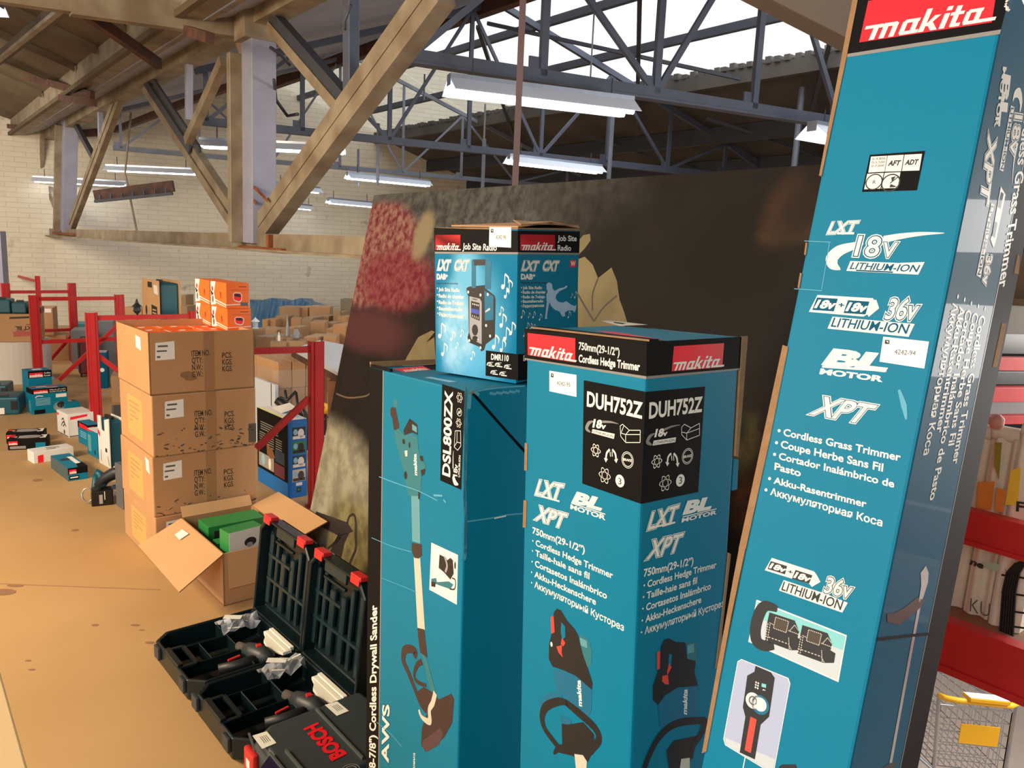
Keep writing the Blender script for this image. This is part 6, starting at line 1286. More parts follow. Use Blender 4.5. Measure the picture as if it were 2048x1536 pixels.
s = Sm((157, 755), 113, 154, 181, 676, 0, (.22, None)); t = thing('suitcase', s.N, 'maroon suitcase standing behind the near red rack post', 'suitcase')
mb = MB(); mb.obox(s.N + Z * .03, s.e1 * s.w1, s.e2 * s.w2, Z * (s.h - .05), 'maroon_fabric'); mb.build('shell', t, bevel=.035, seg=3)
mb = MB(); mb.obox(s.N + Z * .06 - s.e1 * .004 + s.e2 * .01, s.e1 * .01, s.e2 * .02, Z * (s.h - .12), 'black_plastic'); mb.build('zip', t); mb = MB(); c = s.O - Z * .03 + s.e2 * s.w2 * .5 + s.e1 * .1; mb.tube([c - s.e2 * .04, c - s.e2 * .04 + Z * .03, c + s.e2 * .04 + Z * .03, c + s.e2 * .04], .008, 'black_plastic', 6); mb.build('handle', t)
for f in (.2, .8): mb = MB(); mb.lathe(s.N + s.e2 * s.w2 * f + s.e1 * .04 + Z * .02 - s.e2 * .01, [(.02, 0), (.02, .02)], 'black_plastic', 12, s.e2); mb.build('wheel', t)
# ---------------------------------------------------------------- red rack frames
def rack(tops, lab, H=1.015, braces=(), w=.085, d=.06):
    P_ = [pf(x, y, H) for x, y in tops]; t = thing('rack_frame', (P_[0].x, P_[0].y, 0), lab, 'rack frame', 'red rack upright frames')
    dr = V((P_[1].x - P_[0].x, P_[1].y - P_[0].y, 0)).normalized(); nn = V((-dr.y, dr.x, 0))
    for P in P_:
        mb = MB(); b = V((P.x, P.y, .006)); hgt = Z * (H - .006)
        mb.obox(b - dr * w / 2 - nn * d / 2, dr * w, nn * .004, hgt, 'red_steel'); mb.obox(b - dr * w / 2 - nn * d / 2, dr * .004, nn * d, hgt, 'red_steel'); mb.obox(b + dr * (w / 2 - .004) - nn * d / 2, dr * .004, nn * d, hgt, 'red_steel')
        mb.obox(b - dr * w * .2 - nn * (d / 2 + .008), dr * w * .4, nn * .008, hgt, 'red_steel'); mb.build('post', t)
        mb = MB(); mb.cbox((P.x, P.y, .004), w * 1.3, d * 1.6, .007, 'red_steel', math.atan2(dr.y, dr.x)); mb.build('foot_plate', t)
    for a, b in braces:
        if a[0] == 'h': A, Bq = P_[0] - Z * a[1], P_[1] - Z * a[1]
        else: A, Bq = pp(a[0], a[1], P_[0], nn), pp(b[0], b[1], P_[0], nn)
        mb = MB(); mb.bar(A, Bq, .038, .03, 'red_steel', nn); mb.build('brace', t)
    return P_, nn
rack(((470, 686), (632, 682)), 'red rack frame right of the big carton stack', H=1.06, braces=((('h', .05), 0), ((618, 797), (512, 897))))
rack(((182, 625), (388, 622)), 'red rack frame whose post stands by the white box', braces=((('h', .045), 0), ((192, 708), (300, 790))))
rack(((67, 590), (238, 589)), 'red rack frame rising behind the branded carton', braces=((('h', .04), 0), ((118, 760), (234, 652)), (('h', .48), 0)))
rack(((10, 566), (143, 566)), 'red rack frame before the brick wall behind the brown cartons', braces=((('h', .11), 0), ((90, 732), (143, 672)), (('h', .60), 0)))
rack(((19, 538), (75, 552)), 'furthest red rack frame at the left end of the brick wall', H=.95, braces=((('h', .09), 0),), w=.06)
mb = MB(); P = pd(0, 600, 11.6); mb.obox(V((P.x - .06, P.y, 0)), V((.13, 0, 0)), V((0, .13, 0)), Z * 1.63, 'blue_grey_steel'); o = mb.build('steel_column'); tag(o, 'blue grey steel column at the far left under the girder', 'column', kind='structure')
# ---------------------------------------------------------------- blue picture box and friends
s = Sm((576, 998), 131, 514, 614, 841); c = smbox('picture_box', s, 'big blue box with black picture side behind the red rack frame', 'box', 'blue_print', top='white_card')
P = Print(c.L); P.rect(0, 0, 1, .80, 'black_print', 1)
for k in range(4): P.rect(.12, .16 + k * .03, .7, .172 + k * .03, 'grey_line', 2)
for cx_, m in ((.08, 'grey_line'), (.36, 'grey_line'), (.62, 'grey_line')): [P.rect(cx_, .3 + .03 * k, cx_ + .2, .312 + .03 * k, m, 2) for k in range(6)]
P.poly([(.32, .42), (.5, .46), (.6, .56), (.45, .60), (.33, .56)], 'wood_brown', 2, 'ab'); P.rect(.6, .44, .9, .6, mat('night_blue', (40, 60, 84), .5), 2); P.rect(.05, .58, .56, .76, 'steel_silver', 2); P.circ((.2, .66), .03, .04, 'pale_blue', 3, 'ab'); P.circ((.42, .68), .02, .04, 'white_print', 3, 'ab'); P.rect(.58, .62, .9, .78, mat('plum_print', (110, 48, 66), .5), 2); P.build('picture_print', c.t)
P = Print(c.Rf)
for k, (m1, m2) in enumerate((('ink', 'white_print'), ('green_print', 'ink'), (MATS['night_blue'], 'white_print'), ('tool_cream', 'dust_grey'))):
    y = .10 + k * .18; P.rect(.24, y, .92, y + .155, m1, 2); P.circ((.68, y + .08), .022, .03, m2, 3, 'ab'); P.circ((.4, y + .06), .015, .02, 'pale_blue', 3, 'ab'); P.rect(.26, y + .11, .9, y + .15, m2, 3)
P.rect(.42, .81, .74, .85, 'white_print', 2); P.rect(.45, .87, .68, .935, 'ink', 2); P.circ((.56, .9), .009, .009, 'green_print', 3, 'ab'); P.build('small_pictures', c.t)
P = Print(c.Tf); P.rect(.1, .1, .9, .4, 'pale_blue', 1); P.rect(.0, .85, .8, 1, mat('pale_yellow', (240, 232, 120), .6), 1); P.build('lid_printing', c.t)
mb = MB(); a0 = s.O + s.e1 * .2 + s.e2 * .05 + Z * .004; mb.prism([a0, a0 + s.e1 * .2 + s.e2 * .02, a0 + s.e1 * .16 + s.e2 * .13 + Z * .03, a0 + s.e1 * .03 + s.e2 * .12 + Z * .02], Z * .002, 'white_paper'); o = mb.build('paper_sheet'); tag(o, 'crumpled white paper lying on the blue picture box', 'paper')
s = Sm((551, 912), 131, 500, 557, 770); c = smbox('white_unit', s, 'white upright unit with a dark gap behind the blue picture box', 'cabinet', 'fridge_white'); P = Print(c.L); P.rect(.84, 0, .87, 1, 'ink', 2); P.build('door_gap', c.t)
# pallet load: layers of cartons under film
s = Sm((557, 889), 131, 470, 640, 722); Np = s.N; e1, e2, w1, w2, hp = s.e1, s.e2, s.w1, s.w2, s.h
mb = MB()
for k in range(5): mb.obox(Np + e1 * (k * w1 / 4.6), e1 * .09, e2 * w2, Z * .02 , 'wood_brown')
mb2 = MB(); 
for b in (0, w2 / 2 - .05, w2 - .1): mb.obox(Np + e2 * b + Z * -.0, e1 * w1, e2 * .09, Z * .001, 'wood_brown')
L3 = (hp - .03) / 3
o = mb.build('wooden_pallet'); tag(o, 'wooden pallet under the film wrapped cartons', 'pallet'); rows = ('top', 'middle', 'bottom')
for l in range(3):
    for a in range(2):
        for b in range(3):
            if l < 2 or not (a == 1 and b == 2):
                if a == 1 and l < 2 and b: continue
                q = Sm.__new__(Sm); q.e1, q.e2, q.yaw = e1, e2, 131; q.w1, q.w2, q.h = w1 / 2 - .008, w2 / 3 - .008, L3 - .003; q.N = Np + Z * (.022 + l * L3) + e1 * (a * w1 / 2 + .004 + (.012 if l == 1 else 0)) + e2 * (b * w2 / 3 + .004); q.O = q.N + Z * q.h
                smbox('plain_carton', q, 'brown carton in the film wrapped pallet load, %s layer' % rows[2 - l], 'carton', ('kraft', 'kraft_dull', 'kraft')[(a + b + l) % 3], .004, 'cartons in the film wrapped pallet load, %s layer' % rows[2 - l])
mb = MB(); n_ = 12; c0 = Np - e1 * .012 - e2 * .012; cw = [c0 + e1 * (w1 + .03), c0, c0 + e2 * (w2 + .03)]; pts = []
random.seed(8)
path = [cw[0].lerp(cw[1], i / 8) for i in range(8)] + [cw[1].lerp(cw[2], i / 10) for i in range(11)]
for p in path:
    for k in range(7): pts.append(p + Z * (.02 + k * (hp * .86) / 6) + V((random.uniform(-.01, .006), random.uniform(-.012, .004), 0)))
mb.faces(pts, [(i * 7 + k, i * 7 + k + 1, (i + 1) * 7 + k + 1, (i + 1) * 7 + k) for i in range(len(path) - 1) for k in range(6)], 'wrap_film'); o = mb.build('stretch_film', smooth=True); tag(o, 'creased clear stretch film wrapped round the pallet load', 'stretch film')
# table with white top
zt = .8; q = [pf(586, 697, zt), pf(677, 745, zt), pf(692, 690, zt), pf(640, 680, zt)]
t = thing('white_table', (q[1].x, q[1].y, 0), 'pale table top on brown legs between the rack post and painted board', 'table')
mb = MB(); mb.prism([p - Z * .03 for p in q], Z * .03, mat('pale_laminate', (196, 200, 202), .35)); mb.build('table_top', t)
mb = MB()
for i in range(4): mb.bar(q[i] - Z * .045, q[(i + 1) % 4] - Z * .045, .04, .03, 'rusty_steel', Z.cross((q[(i + 1) % 4] - q[i]).normalized()))
mb.build('rim', t)
ce = (q[0] + q[1] + q[2] + q[3]) / 4
for p in q[1:]: b = p.lerp(ce, .1); mb = MB(); mb.obox(V((b.x - .05, b.y - .05, 0)), V((.1, 0, 0)), V((0, .1, 0)), Z * (zt - .07), 'wood_brown'); mb.build('leg', t, bevel=.004)
# far carton piles: columns of boxes on the floor
random.seed(12); NP = 0
cols = [(558, 600, 614, 12.4), (600, 617, 614, 12.5), (617, 659, 613, 12.4), (528, 540, 639, 11.3), (540, 552, 639, 11.35), (552, 577, 632, 11.6), (577, 597, 638, 11.3), (598, 619, 639, 10.5), (620, 648, 644, 10.1), (648, 672, 646, 10.5),
        (663, 677, 621, 11.6), (677, 686, 624, 11.9), (679, 700, 633, 11.0), (612, 634, 635, 11.5), (634, 661, 632, 11.8), (513, 560, 658, 9.7), (562, 576, 660, 9.7), (577, 600, 655, 9.5), (650, 668, 658, 9.5), (669, 696, 650, 9.1), (515, 551, 673, 8.6), (554, 592, 676, 8.6), (610, 640, 674, 8.7), (642, 668, 672, 8.7),
        (247, 283, 615, 12.6), (360, 373, 612, 12.4), (362, 372, 590, 13.5)]
where = {0: 'on the top row of the far carton pile, left end', 1: 'on the top row of the far carton pile, middle', 2: 'on the top row of the far carton pile, right end', 10: 'narrow upright one at the right of the far pile', 24: 'behind the black lantern by the brick wall', 25: 'just right of the brown sleeved case, in front', 26: 'just right of the brown sleeved case, taller rear one'}
def front_col(x0, x1, yt, d):
    P = pd((x0 + x1) / 2, yt, d); zt = P.z; w = (x1 - x0) / 1550 * d; return P, zt, w
for i, (x0, x1, yt, d) in enumerate(cols):
    P, zt, w = front_col(x0, x1, yt, d); yaw = math.radians(random.uniform(-14, 14)) ; dep = random.uniform(.3, .4); n = max(1, round(zt / .3)); hh = zt / n
    for k in range(n):
        if (n - 1 - k) > 1: 
            pass
        c = V((P.x + random.uniform(-.01, .01), P.y + dep / 2, hh * (k + .5)))
        mb = MB(); mb.cbox(c, w * .97, dep, hh - .004, ('kraft', 'kraft_dull', KD)[random.randrange(3)], yaw); o = mb.build('plain_carton', bevel=.004, seg=1)
        if k == n - 1 and i in where: tag(o, 'brown carton ' + where[i], 'carton', 'cartons of the far piles')
        else: tag(o, 'brown carton in the far pile before the blue sheeting', 'carton', 'cartons heaped before the blue sheeting')
        if k == n - 1:
            cz = math.cos(yaw); mb = MB(); mb.cbox(c + Z * (hh / 2 - .001), w * .9, .05, .002, 'kraft_tape', yaw); q = mb.build('tape', o) if 0 else None
# blue sheeting over a heap
mb = MB(); G1n, G2n = 36, 10; pts = []; random.seed(21)
for i in range(G1n):
    x = 500 + i * 4.75; top = 599 + 3 * math.sin(i * .5) + (6 if i > 22 else 0) + max(0, (i - 26)) * 1.2
    for j in range(G2n):
        y = top + (660 - top) * j / (G2n - 1); P = pd(x, y, 14.3 - .05 * j + .08 * math.sin(i * 1.3 + j * .4)); P.z = max(P.z, .01); pts.append(P)
mb.faces(pts, [(i * G2n + j, i * G2n + j + 1, (i + 1) * G2n + j + 1, (i + 1) * G2n + j) for i in range(G1n - 1) for j in range(G2n - 1)], 'blue_sheet')
pb = [p + V((0, .7, -.05)) for p in pts[::G2n]]; mb.faces(pts[::G2n] + pb, [(i, i + 1, G1n + i + 1, G1n + i) for i in range(G1n - 1)], 'blue_sheet')
o = mb.build('blue_sheeting', smooth=True); tag(o, 'blue plastic sheeting draped over goods before the brick wall', 'sheeting')
mb = MB(); P = pd(680, 625, 13.6); mb.cbox((P.x, P.y, .55), .36, .3, 1.1, 'kraft_dull'); 
P1, P2 = pd(666, 598, 14.6), pd(708, 598, 14.6); 
mb = MB(); mb.obox(V((P1.x + .12, P1.y + .1, 0)), V((.34, 0, 0)), V((0, .3, 0)), Z * P1.z, mat('cabinet_brown', (142, 126, 100), .7)); o = mb.build('brown_cabinet'); tag(o, 'dull brown cabinet by the wall right of the blue sheeting', 'cabinet')
# ornaments standing on the far cartons
def ornament(name, x, yb, yt, d, lab, cat, parts):
    B = pd(x, yb, d); hgt = pd(x, yt, d).z - B.z; t = thing(name, B, lab, cat); k = hgt
    for nm, prof, m, n in parts: mb = MB(); mb.lathe(B, [(r * k, z * k) for r, z in prof], m, n); mb.build(nm, t)
    # stand
    return t, B
def stand(B, w, lab):
    mb = MB(); mb.cbox((B.x, B.y, B.z / 2 - .002), w, w, B.z - .004, 'kraft_dull', .2); o = mb.build('plain_carton', bevel=.003, seg=1); tag(o, lab, 'carton')
wg = mat('grey_metal', (150, 148, 150), .4, metal=.3)
t_, B = ornament('garden_lantern', 511, 657, 634, 8.9, 'white garden lantern right of the orange boxes', 'lantern', [('base', [(.32, 0), (.32, .08)], 'white_print', 6), ('glass', [(.22, .08), (.26, .62)], 'fridge_white', 6), ('roof', [(.42, .62), (.30, .72), (.08, .9), (.03, 1.0)], 'white_print', 6)]); stand(B, .2, 'brown carton under the white garden lantern')
t_, B = ornament('cone_ornament', 575, 672, 630, 8.2, 'tall silver cone ornament on the brown cartons', 'ornament', [('cone', [(.14, 0), (.07, .5), (.005, 1.0)], wg, 14)]); stand(B, .22, 'brown carton under the silver cone ornament')
t_, B = ornament('glass_jar', 593, 679, 654, 8.1, 'grey ribbed jar with a cork beside the silver cone', 'jar', [('body', [(.16, 0), (.32, .15), (.33, .4), (.18, .75), (.14, .85)], wg, 16), ('cork', [(.15, .85), (.15, 1.0)], 'raw_card', 12)]); stand(B, .2, 'brown carton under the grey ribbed jar')
t_, B = ornament('bottle', 558, 682, 664, 8.0, 'small white bottle standing left of the silver cone', 'bottle', [('body', [(.16, 0), (.16, .6), (.07, .75)], 'white_print', 10), ('neck', [(.07, .75), (.07, 1.0)], 'white_print', 10)]); stand(B, .16, 'brown carton under the small white bottle')
B = pd(275, 641, 9.0); t = thing('lamp_post', (B.x, B.y, 0), 'small black lantern on a post left of the brown sleeved case', 'lantern'); zt = pd(275, 597, 9).z; 
mb = MB(); mb.tube([(B.x, B.y, 0), (B.x, B.y, zt - .17)], .012, 'black_plastic', 8); mb.build('post', t); mb = MB(); mb.lathe((B.x, B.y, zt - .17), [(.02, 0), (.045, .03), (.035, .08)], 'dark_grey_plastic', 6); mb.build('glass', t); mb = MB(); mb.lathe((B.x, B.y, zt - .09), [(.06, 0), (.02, .04), (.006, .09)], 'black_plastic', 6); mb.build('roof', t); mb = MB(); mb.lathe((B.x, B.y, .0), [(.09, 0), (.08, .03)], 'black_plastic', 12); mb.build('base', t)
B = pd(386, 640, 8.6); mb = MB(); mb.lathe((B.x, B.y, 0), [(.05, 0), (.05, pd(386, 623, 8.6).z)], 'red_steel', 16); o = mb.build('red_pipe'); tag(o, 'short red round pipe end behind the orange boxes', 'pipe')
# dark tools and yellow ball behind the rack post
B = pf(600, 925); t = thing('tool_tangle', B, 'tangle of black handled garden tools behind the blue picture box', 'tools', kind='stuff'); mb = MB(); dd = (B - CAM).dot(_f)
for l, r in (([(553, 800), (568, 810), (585, 830), (600, 850)], .03), ([(560, 795), (575, 800), (592, 783)], .012), ([(552, 815), (565, 850), (575, 900)], .02), ([(600, 810), (610, 830), (616, 900)], .02), ([(570, 780), (573, 800), (580, 900)], .01), ([(640, 828), (650, 840), (655, 832)], .012), ([(644, 830), (642, 870), (640, 925)], .012), ([(560, 830), (562, 925)], .015), ([(592, 784), (598, 830), (590, 925)], .01), ([(575, 835), (600, 830), (610, 845)], .02)): mb.tube([pd(x, y, dd) for x, y in l], r, 'tool_black', 7)
mb.build('handles', t, smooth=True)
B = pd(648, 817, dd + .1); mb = MB(); mb.lathe(B - Z * .045, [(.045 * math.sin(math.pi * i / 10) + .0005, .045 - .045 * math.cos(math.pi * i / 10)) for i in range(11)], 'yellow_plastic', 20)
t = thing('numbered_ball', B - Z * .045, 'dull yellow ball with a black seven beside the red rack post', 'ball'); mb.build('ball', t, smooth=True)
FB = Face(B + V((-.02, -.047, .03)), V((1, 0, 0)), -Z, .04, .06); P = Print(FB); P.tab('7', .1, .9, .7, .8, 'ink', 1, .04); P.build('number', t)
mb = MB(); mb.tube([(B.x, B.y, 0), (B.x, B.y, B.z - .04)], .02, 'tool_black', 8); mb.build('stand', t)
B = pd(645, 925, 5.3); t = thing('striped_basket', (B.x, B.y, 0), 'white striped basket squeezed between rack post and painted board', 'basket'); zb = pd(645, 872, 5.3).z; mb = MB(); mb.lathe((B.x, B.y, 0), [(.04, 0), (.05, zb * .95), (.055, zb)], 'white_card', 16); mb.build('basket_body', t)
for k in range(8): mb = MB(); mb.lathe((B.x, B.y, zb - .06 - k * .018), [(.0508, 0), (.0508, .005)], 'ink_grey', 16); mb.build('stripe', t)
# floor stains
mb = MB(); random.seed(3)
for (x, y, rx, ry) in ((5, 1184, .06, .035), (30, 1171, .04, .015), (56, 1321, .012, .006), (63, 1339, .013, .007), (283, 1260, .012, .005), (270, 1250, .02, .008), (75, 960, .03, .03), (150, 1060, .02, .02), (300, 1285, .02, .01), (190, 1250, .015, .01)):
    c = pf(x, y, .0012); mb.face([c + V((rx * math.cos(a), ry * math.sin(a), 0)) for a in [i * math.pi / 5 for i in range(10)]], mat('floor_stain', (150, 112, 84), .8))
struct(mb, 'trim_2')
# ================================================================== RIGHT SIDE: racking, bags, trolley
dR = A_.copy(); nR = V((-dR.y, dR.x, 0)); nR = nR if nR.dot(CAM - pd(1990, 1200, 2.2)) > 0 else -nR
V3 = T(1780, 960, .37484)
PB = pd(1990, 1150, 2.15)
rpl = lambda x, y, off=0: pp(x, y, PB - nR * off, nR)
t = thing('shelf_rack', V((PB.x, PB.y, -1.9)), 'red shelf rack at the right holding printed bags', 'shelf rack')
def beam(q, depth, lift, name='beam'):
    a = [rpl(*p) for p in q]
    a0, a1, b1, b0 = a     # top left, top right, bottom right, bottom left
    d = (a1 - a0).normalized(); d.z = 0; d.normalize(); zt, zb = (a0.z + a1.z) / 2, (b0.z + b1.z) / 2; L0 = a0 - d * .55; mb = MB(); mb.obox(V((L0.x, L0.y, zb)), d * 2.3, -nR * depth, Z * (zt - zb), 'red_steel')
    mb.obox(V((L0.x, L0.y, zb)) + nR * .003, d * 2.3, nR * .002, Z * (zt - zb) * .14, 'red_steel'); mb.build(name, t, bevel=.003); return zt, zb
z1 = beam([V3(425, 165), V3(715, 238), V3(715, 432), V3(400, 345)], .045, 0)
z2 = beam([V3(315, 768), V3(715, 897), V3(715, 1200), V3(256, 1022)], .05, 0)
for f in (-.6, 1.5):
    mb = MB(); p = PB - dR * f; mb.obox(V((p.x, p.y, -1.9)) - nR * .06, dR * .08, -nR * .06, Z * 3.2, 'red_steel'); mb.build('post', t)
mb = MB(); L0 = PB - dR * 1.4; mb.obox(V((L0.x, L0.y, z2[0] - .02)) - nR * .052, dR * 2.4, -nR * .55, Z * .018, 'wood_brown'); mb.build('shelf', t)
zs = z2[0] - .001
# bags
def bag(x0, x1, yt, off, lab, kind, zb=None, name='cloth_bag'):
    a, b = rpl(x0, yt, off), rpl(x1, yt, off); zt = (a.z + b.z) / 2; d = (b - a); d.z = 0; w = d.length; d.normalize(); t = thing(name, V(((a.x + b.x) / 2, (a.y + b.y) / 2, zs)), lab, 'bag', 'printed cloth bags on the red rack')
    mb = MB(); n = 14; rows = 7; pts = []
    for k in range(rows):
        f = k / (rows - 1); z = zs + (zt - zs) * f
        for i in range(n):
            u = i / (n - 1); ww = w * (1 - .22 * f ** 2 * 0); q = a.lerp(b, u); q = V((q.x, q.y, z)) + nR * (.014 * math.sin(i * .75 + x0) * (.5 + .5 * f) + .03 * (1 - f)); pts.append(q)
    back = [p - nR * (.05 + .03 * (1 - (i // n) / rows)) for i, p in enumerate(pts)]
    m_of = kind
    mb.faces(pts, [(k * n + i, k * n + i + 1, (k + 1) * n + i + 1, (k + 1) * n + i) for k in range(rows - 1) for i in range(n - 1)], 'linen')
    mb.faces(back, [(k * n + i, (k + 1) * n + i, (k + 1) * n + i + 1, k * n + i + 1) for k in range(rows - 1) for i in range(n - 1)], 'linen')
    e = [pts[k * n] for k in range(rows)]; e2 = [back[k * n] for k in range(rows)]; mb.faces(e + e2, [(k, k + 1, rows + k + 1, rows + k) for k in range(rows - 1)], 'linen')
    e = [pts[k * n + n - 1] for k in range(rows)]; e2 = [back[k * n + n - 1] for k in range(rows)]; mb.faces(e + e2, [(k, k + 1, rows + k + 1, rows + k) for k in range(rows - 1)], 'linen')
    mb.build('sack', t, smooth=True)
    mb = MB(); pts2 = [a.lerp(b, i / 8) + Z * (.004 * math.sin(i * 2)) + nR * .018 - nR * .03 for i in range(9)]; mb.tube([V((p.x, p.y, zt + .01)) for p in pts2], .022, 'linen', 8); mb.build('rolled_top', t, smooth=True)
    F = Face(V((a.x, a.y, zt)) + nR * .046, d, -Z, w, zt - zs); 
    if F.n.dot(nR) < 0: F.n = -F.n
    return t, F
b1, F = bag(1925, 1982, 868, .16, 'cream cloth bag with an orange foot at the left of the red rack', 'a')
P = Print(F); P.poly([V3(470, 10), V3(560, 8), V3(548, 120), V3(540, 160), V3(465, 150)], 'linen_orange', 1); P.poly([V3(455, -120), V3(480, -130), V3(478, -60), V3(455, -80)], 'linen_olive', 1) if 0 else None; P.build('orange_patch', b1)
mb = MB(); q = rpl(1992, 850, .14); mb.lathe(V((q.x, q.y, q.z - .01)), [(.012, 0), (.02, .012), (.02, .03), (.008, .042)], mat('pink_knob', (196, 140, 128), .6), 14); mb.build('knob', b1)
b2, F = bag(1984, 2040, 876, .15, 'cream cloth bag with orange and yellow print, middle of the red rack', 'b')
P = Print(F); P.poly([(1993, 975), (2012, 980), (2006, 1026), (1990, 1020)], 'linen_orange', 1); P.poly([(2022, 940), (2042, 935), (2036, 1010), (2010, 1010)], 'linen_yellow', 1.5); P.poly([(1990, 885), (2004, 885), (1998, 960), (1988, 930)], 'linen_olive', 1); P.build('colour_patches', b2)
P = Print(F); P.text('F', V3(675, 165), V3(712, 170), V3(678, 115), 'ink', 3, .03); P.text('ne', V3(428, 448), V3(492, 472), V3(440, 420), 'ink', 3, .05); P.text('KUR', V3(425, 700), V3(590, 752), V3(430, 628), 'ink_grey', 3, -.01); P.circ(V3(560, 465), .03, .012, mat('pale_sage', (170, 190, 160), .8), 3); P.build('bag_lettering', b2)
b3, F = bag(2042, 2110, 872, .13, 'cream cloth bag cut off by the picture edge at the red rack', 'c')
t = thing('wire_basket', rpl(2022, 1262, .03), 'black wire basket end standing in front of the cloth bags', 'basket'); 
mb = MB()
for k in range(6):
    o_ = k * 5; mb.tube([rpl(2000 + o_, 1262 + k * 2, .035), rpl(2006 + o_, 1180, .035), rpl(2014 + o_, 1145, .035), rpl(2030 + o_ * .8, 1128, .035), rpl(2050 + o_, 1122, .035)], .0035, 'black_plastic', 5)
for y in (1150, 1185, 1220, 1250): mb.tube([rpl(2003, y, .035), rpl(2060, y + 8, .035)], .003, 'black_plastic', 5)
mb.build('wires', t)
for k, yy in enumerate((0,)):
    pass
# racks and goods further behind, seen past the leaning carton
for i, (x, yt, yb, d, m, nm, lab, cat) in enumerate(((1960, 715, 742, 3.2, 'red_steel', 'rack_beam', 'upper dark red rack beam behind the leaning carton', 'rack beam'), (1955, 775, 806, 3.2, 'red_steel', 'rack_beam', 'middle dark red rack beam behind the leaning carton', 'rack beam'), (1950, 832, 850, 3.4, 'red_steel', 'rack_beam', 'lower dark red rack beam behind the cloth bags', 'rack beam'))):
    a, b, c_, e = pd(x, yt, d), pd(x + 160, yt + 12, d + .1), pd(x, yb, d), 0; mb = MB(); dd = (b - a); dd.z = 0; dd.normalize(); mb.obox(V((a.x, a.y, c_.z)) - dd * .3, dd * 1.6, V((-dd.y, dd.x, 0)) * .05, Z * (a.z - c_.z), m); o = mb.build(nm, bevel=.002); tag(o, lab, cat)
for (x, y, d, r_, hh, m, lab) in ((1962, 830, 3.45, .35, None, 'cabinet_grey', 'grey box with a slot on the shelf behind the cloth bags'), (1965, 770, 3.5, .4, None, 'dark_grey_plastic', 'dark box on the shelf above the middle rack beam'), (1975, 708, 3.5, .5, None, 'black_plastic', 'black goods on the shelf above the upper rack beam'), (2008, 668, 2.9, .22, None, mat('worn_grey', (128, 124, 116), .7, noise=.2), 'worn grey crate on the shelf beside the leaning carton')):
    top = {830: 800, 770: 742, 708: 600, 668: 610}[y]; a, b = pd(x, y, d), pd(x, top, d); mb = MB(); mb.obox(V((a.x, a.y, a.z)), V((.9, .25, 0)) * r_ * 2, V((-.1, .36, 0)), Z * (b.z - a.z), m); o = mb.build('shelf_box', bevel=.003); tag(o, lab, 'box')
mb = MB(); P = pd(1990, 640, 7.5); mb.obox(V((P.x - .9, P.y, -1.9)), V((3.0, .8, 0)), V((-.06, .25, 0)), Z * 4.6, mat('dark_partition', (48, 46, 46), .8, noise=.3, nscale=5)); o = mb.build('partition_wall'); o['kind'] = 'structure'; tag(o, 'dark partition behind the red shelves', 'partition')
# trolley on the lower floor
hz = pd(1950, 1398, 4.4); zf = hz.z - 1.0
HL, HRp = pp(1878, 1390, V((0, 0, hz.z)), Z), pp(2034, 1406, V((0, 0, hz.z)), Z)
wdir = (HRp - HL); W_ = wdir.length; wdir.normalize(); ldir = V((wdir.y, -wdir.x, 0)); ldir = ldir if ldir.dot(CAM - HL) < 0 else -ldir
ldir = (ldir * .92 + wdir * -.25).normalized()
t = thing('shopping_trolley', V(((HL.x + HRp.x) / 2, (HL.y + HRp.y) / 2, zf)), 'wire shopping trolley with a yellow handle below the red rack', 'trolley')
mb = MB(); mb.tube([HL - ldir * .0, HL + wdir * .02 - ldir * .03, HL + wdir * .08 - ldir * .04, HL + wdir * (W_ - .06) - ldir * .04, HRp], .017, 'yellow_plastic', 10); mb.build('handle', t, smooth=True)
mb = MB(); mb.obox(HL + wdir * W_ * .3 - ldir * .065 + Z * .012, wdir * W_ * .5, ldir * .07, Z * .02, 'yellow_plastic'); mb.obox(HL + wdir * W_ * .3 - ldir * .06 + Z * .033, wdir * W_ * .5, ldir * .06, Z * .003, 'white_paper'); mb.build('coin_tray', t, bevel=.006)
C0 = HL - Z * .06; Lb, Hb2 = .78, .38
cor = lambda a, b, c: C0 + wdir * (W_ * (.04 + .92 * a)) * 1 + ldir * (Lb * b) - Z * (Hb2 * c * (1 - .35 * b)) + Z * -.05 * b
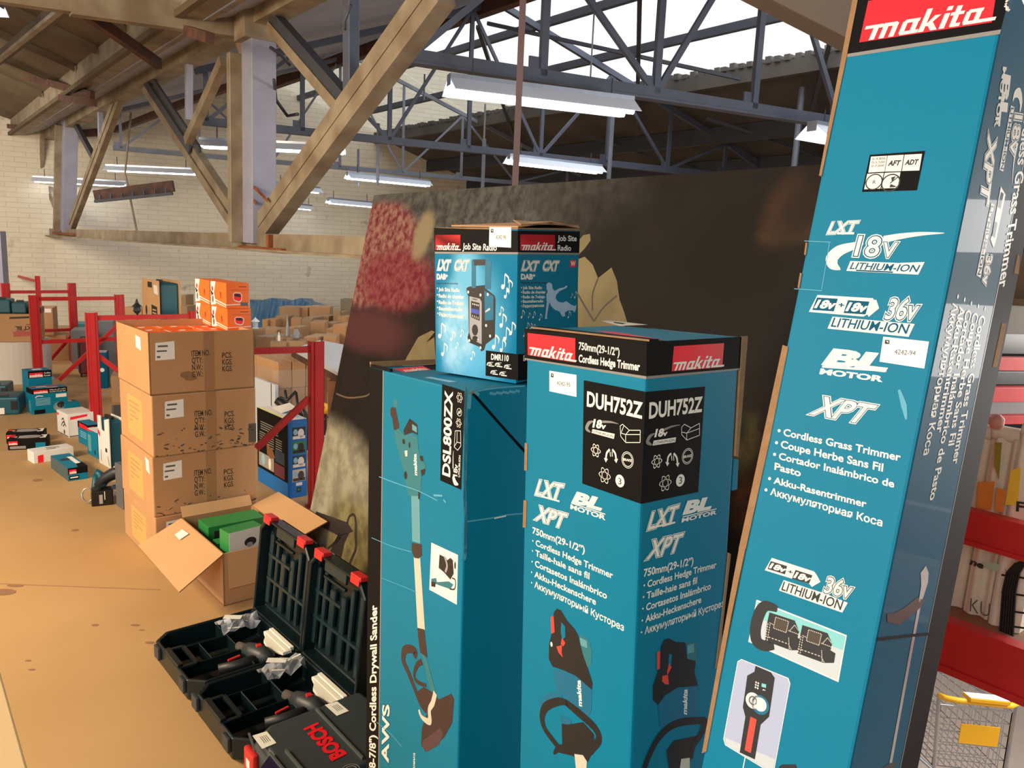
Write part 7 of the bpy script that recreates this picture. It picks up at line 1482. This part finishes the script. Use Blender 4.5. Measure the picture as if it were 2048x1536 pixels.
def mesh_panel(f, nu, nv, r=.0028, nm='wire_panel'):
    mb = MB()
    for i in range(nu + 1): mb.tube([f(i / nu, 0), f(i / nu, 1)], r, 'chrome_wire', 4)
    for j in range(nv + 1): mb.tube([f(0, j / nv), f(1, j / nv)], r, 'chrome_wire', 4)
    return mb.build(nm, t)
mesh_panel(lambda u, v: cor(u, 0, v), 12, 5); mesh_panel(lambda u, v: cor(0, u, v), 14, 5); mesh_panel(lambda u, v: cor(1, u, v), 14, 5); mesh_panel(lambda u, v: cor(u, 1, v), 10, 4); mesh_panel(lambda u, v: cor(u, v, 1), 10, 12)
mb = MB(); mb.obox(cor(.3, -.02, .25), wdir * W_ * .5, ldir * .006, -Z * .12, 'yellow_plastic'); mb.build('child_seat_flap', t)
mb = MB(); mb.tube([cor(0, 0, 0), cor(0, 1, 0), cor(1, 1, 0), cor(1, 0, 0)], .007, 'chrome_wire', 8, closed=True); mb.build('rim', t)
fr = [C0 + wdir * (W_ * a) + ldir * b for a, b in ((0, -.12), (1, -.12))]
mb = MB(); bz = zf + .22
A0 = V((fr[0].x, fr[0].y, bz)); B0_ = V((fr[1].x, fr[1].y, bz)); mb.tube([HL, cor(0, 0, 1) - ldir * .02, A0, A0 + ldir * .9 + wdir * .06], .011, 'chrome_wire', 8); mb.tube([HRp, cor(1, 0, 1) - ldir * .02, B0_, B0_ + ldir * .9 - wdir * .06], .011, 'chrome_wire', 8); mb.tube([A0, B0_], .011, 'chrome_wire', 8); mb.build('chassis', t)
mb = MB(); mb.tube([A0 + wdir * W_ * .25 + Z * .03, A0 + wdir * W_ * .8 + Z * .03], .022, 'yellow_plastic', 10); mb.build('bumper_bar', t, smooth=True)
for p in (A0, B0_, A0 + ldir * .85 + wdir * .06, B0_ + ldir * .85 - wdir * .06): mb = MB(); q = V((p.x, p.y, zf + .055)); mb.lathe(q - wdir * .015, [(.05, 0), (.05, .03)], 'black_plastic', 16, wdir); mb.tube([q, V((p.x, p.y, bz))], .01, 'chrome_wire', 6); mb.build('wheel', t)
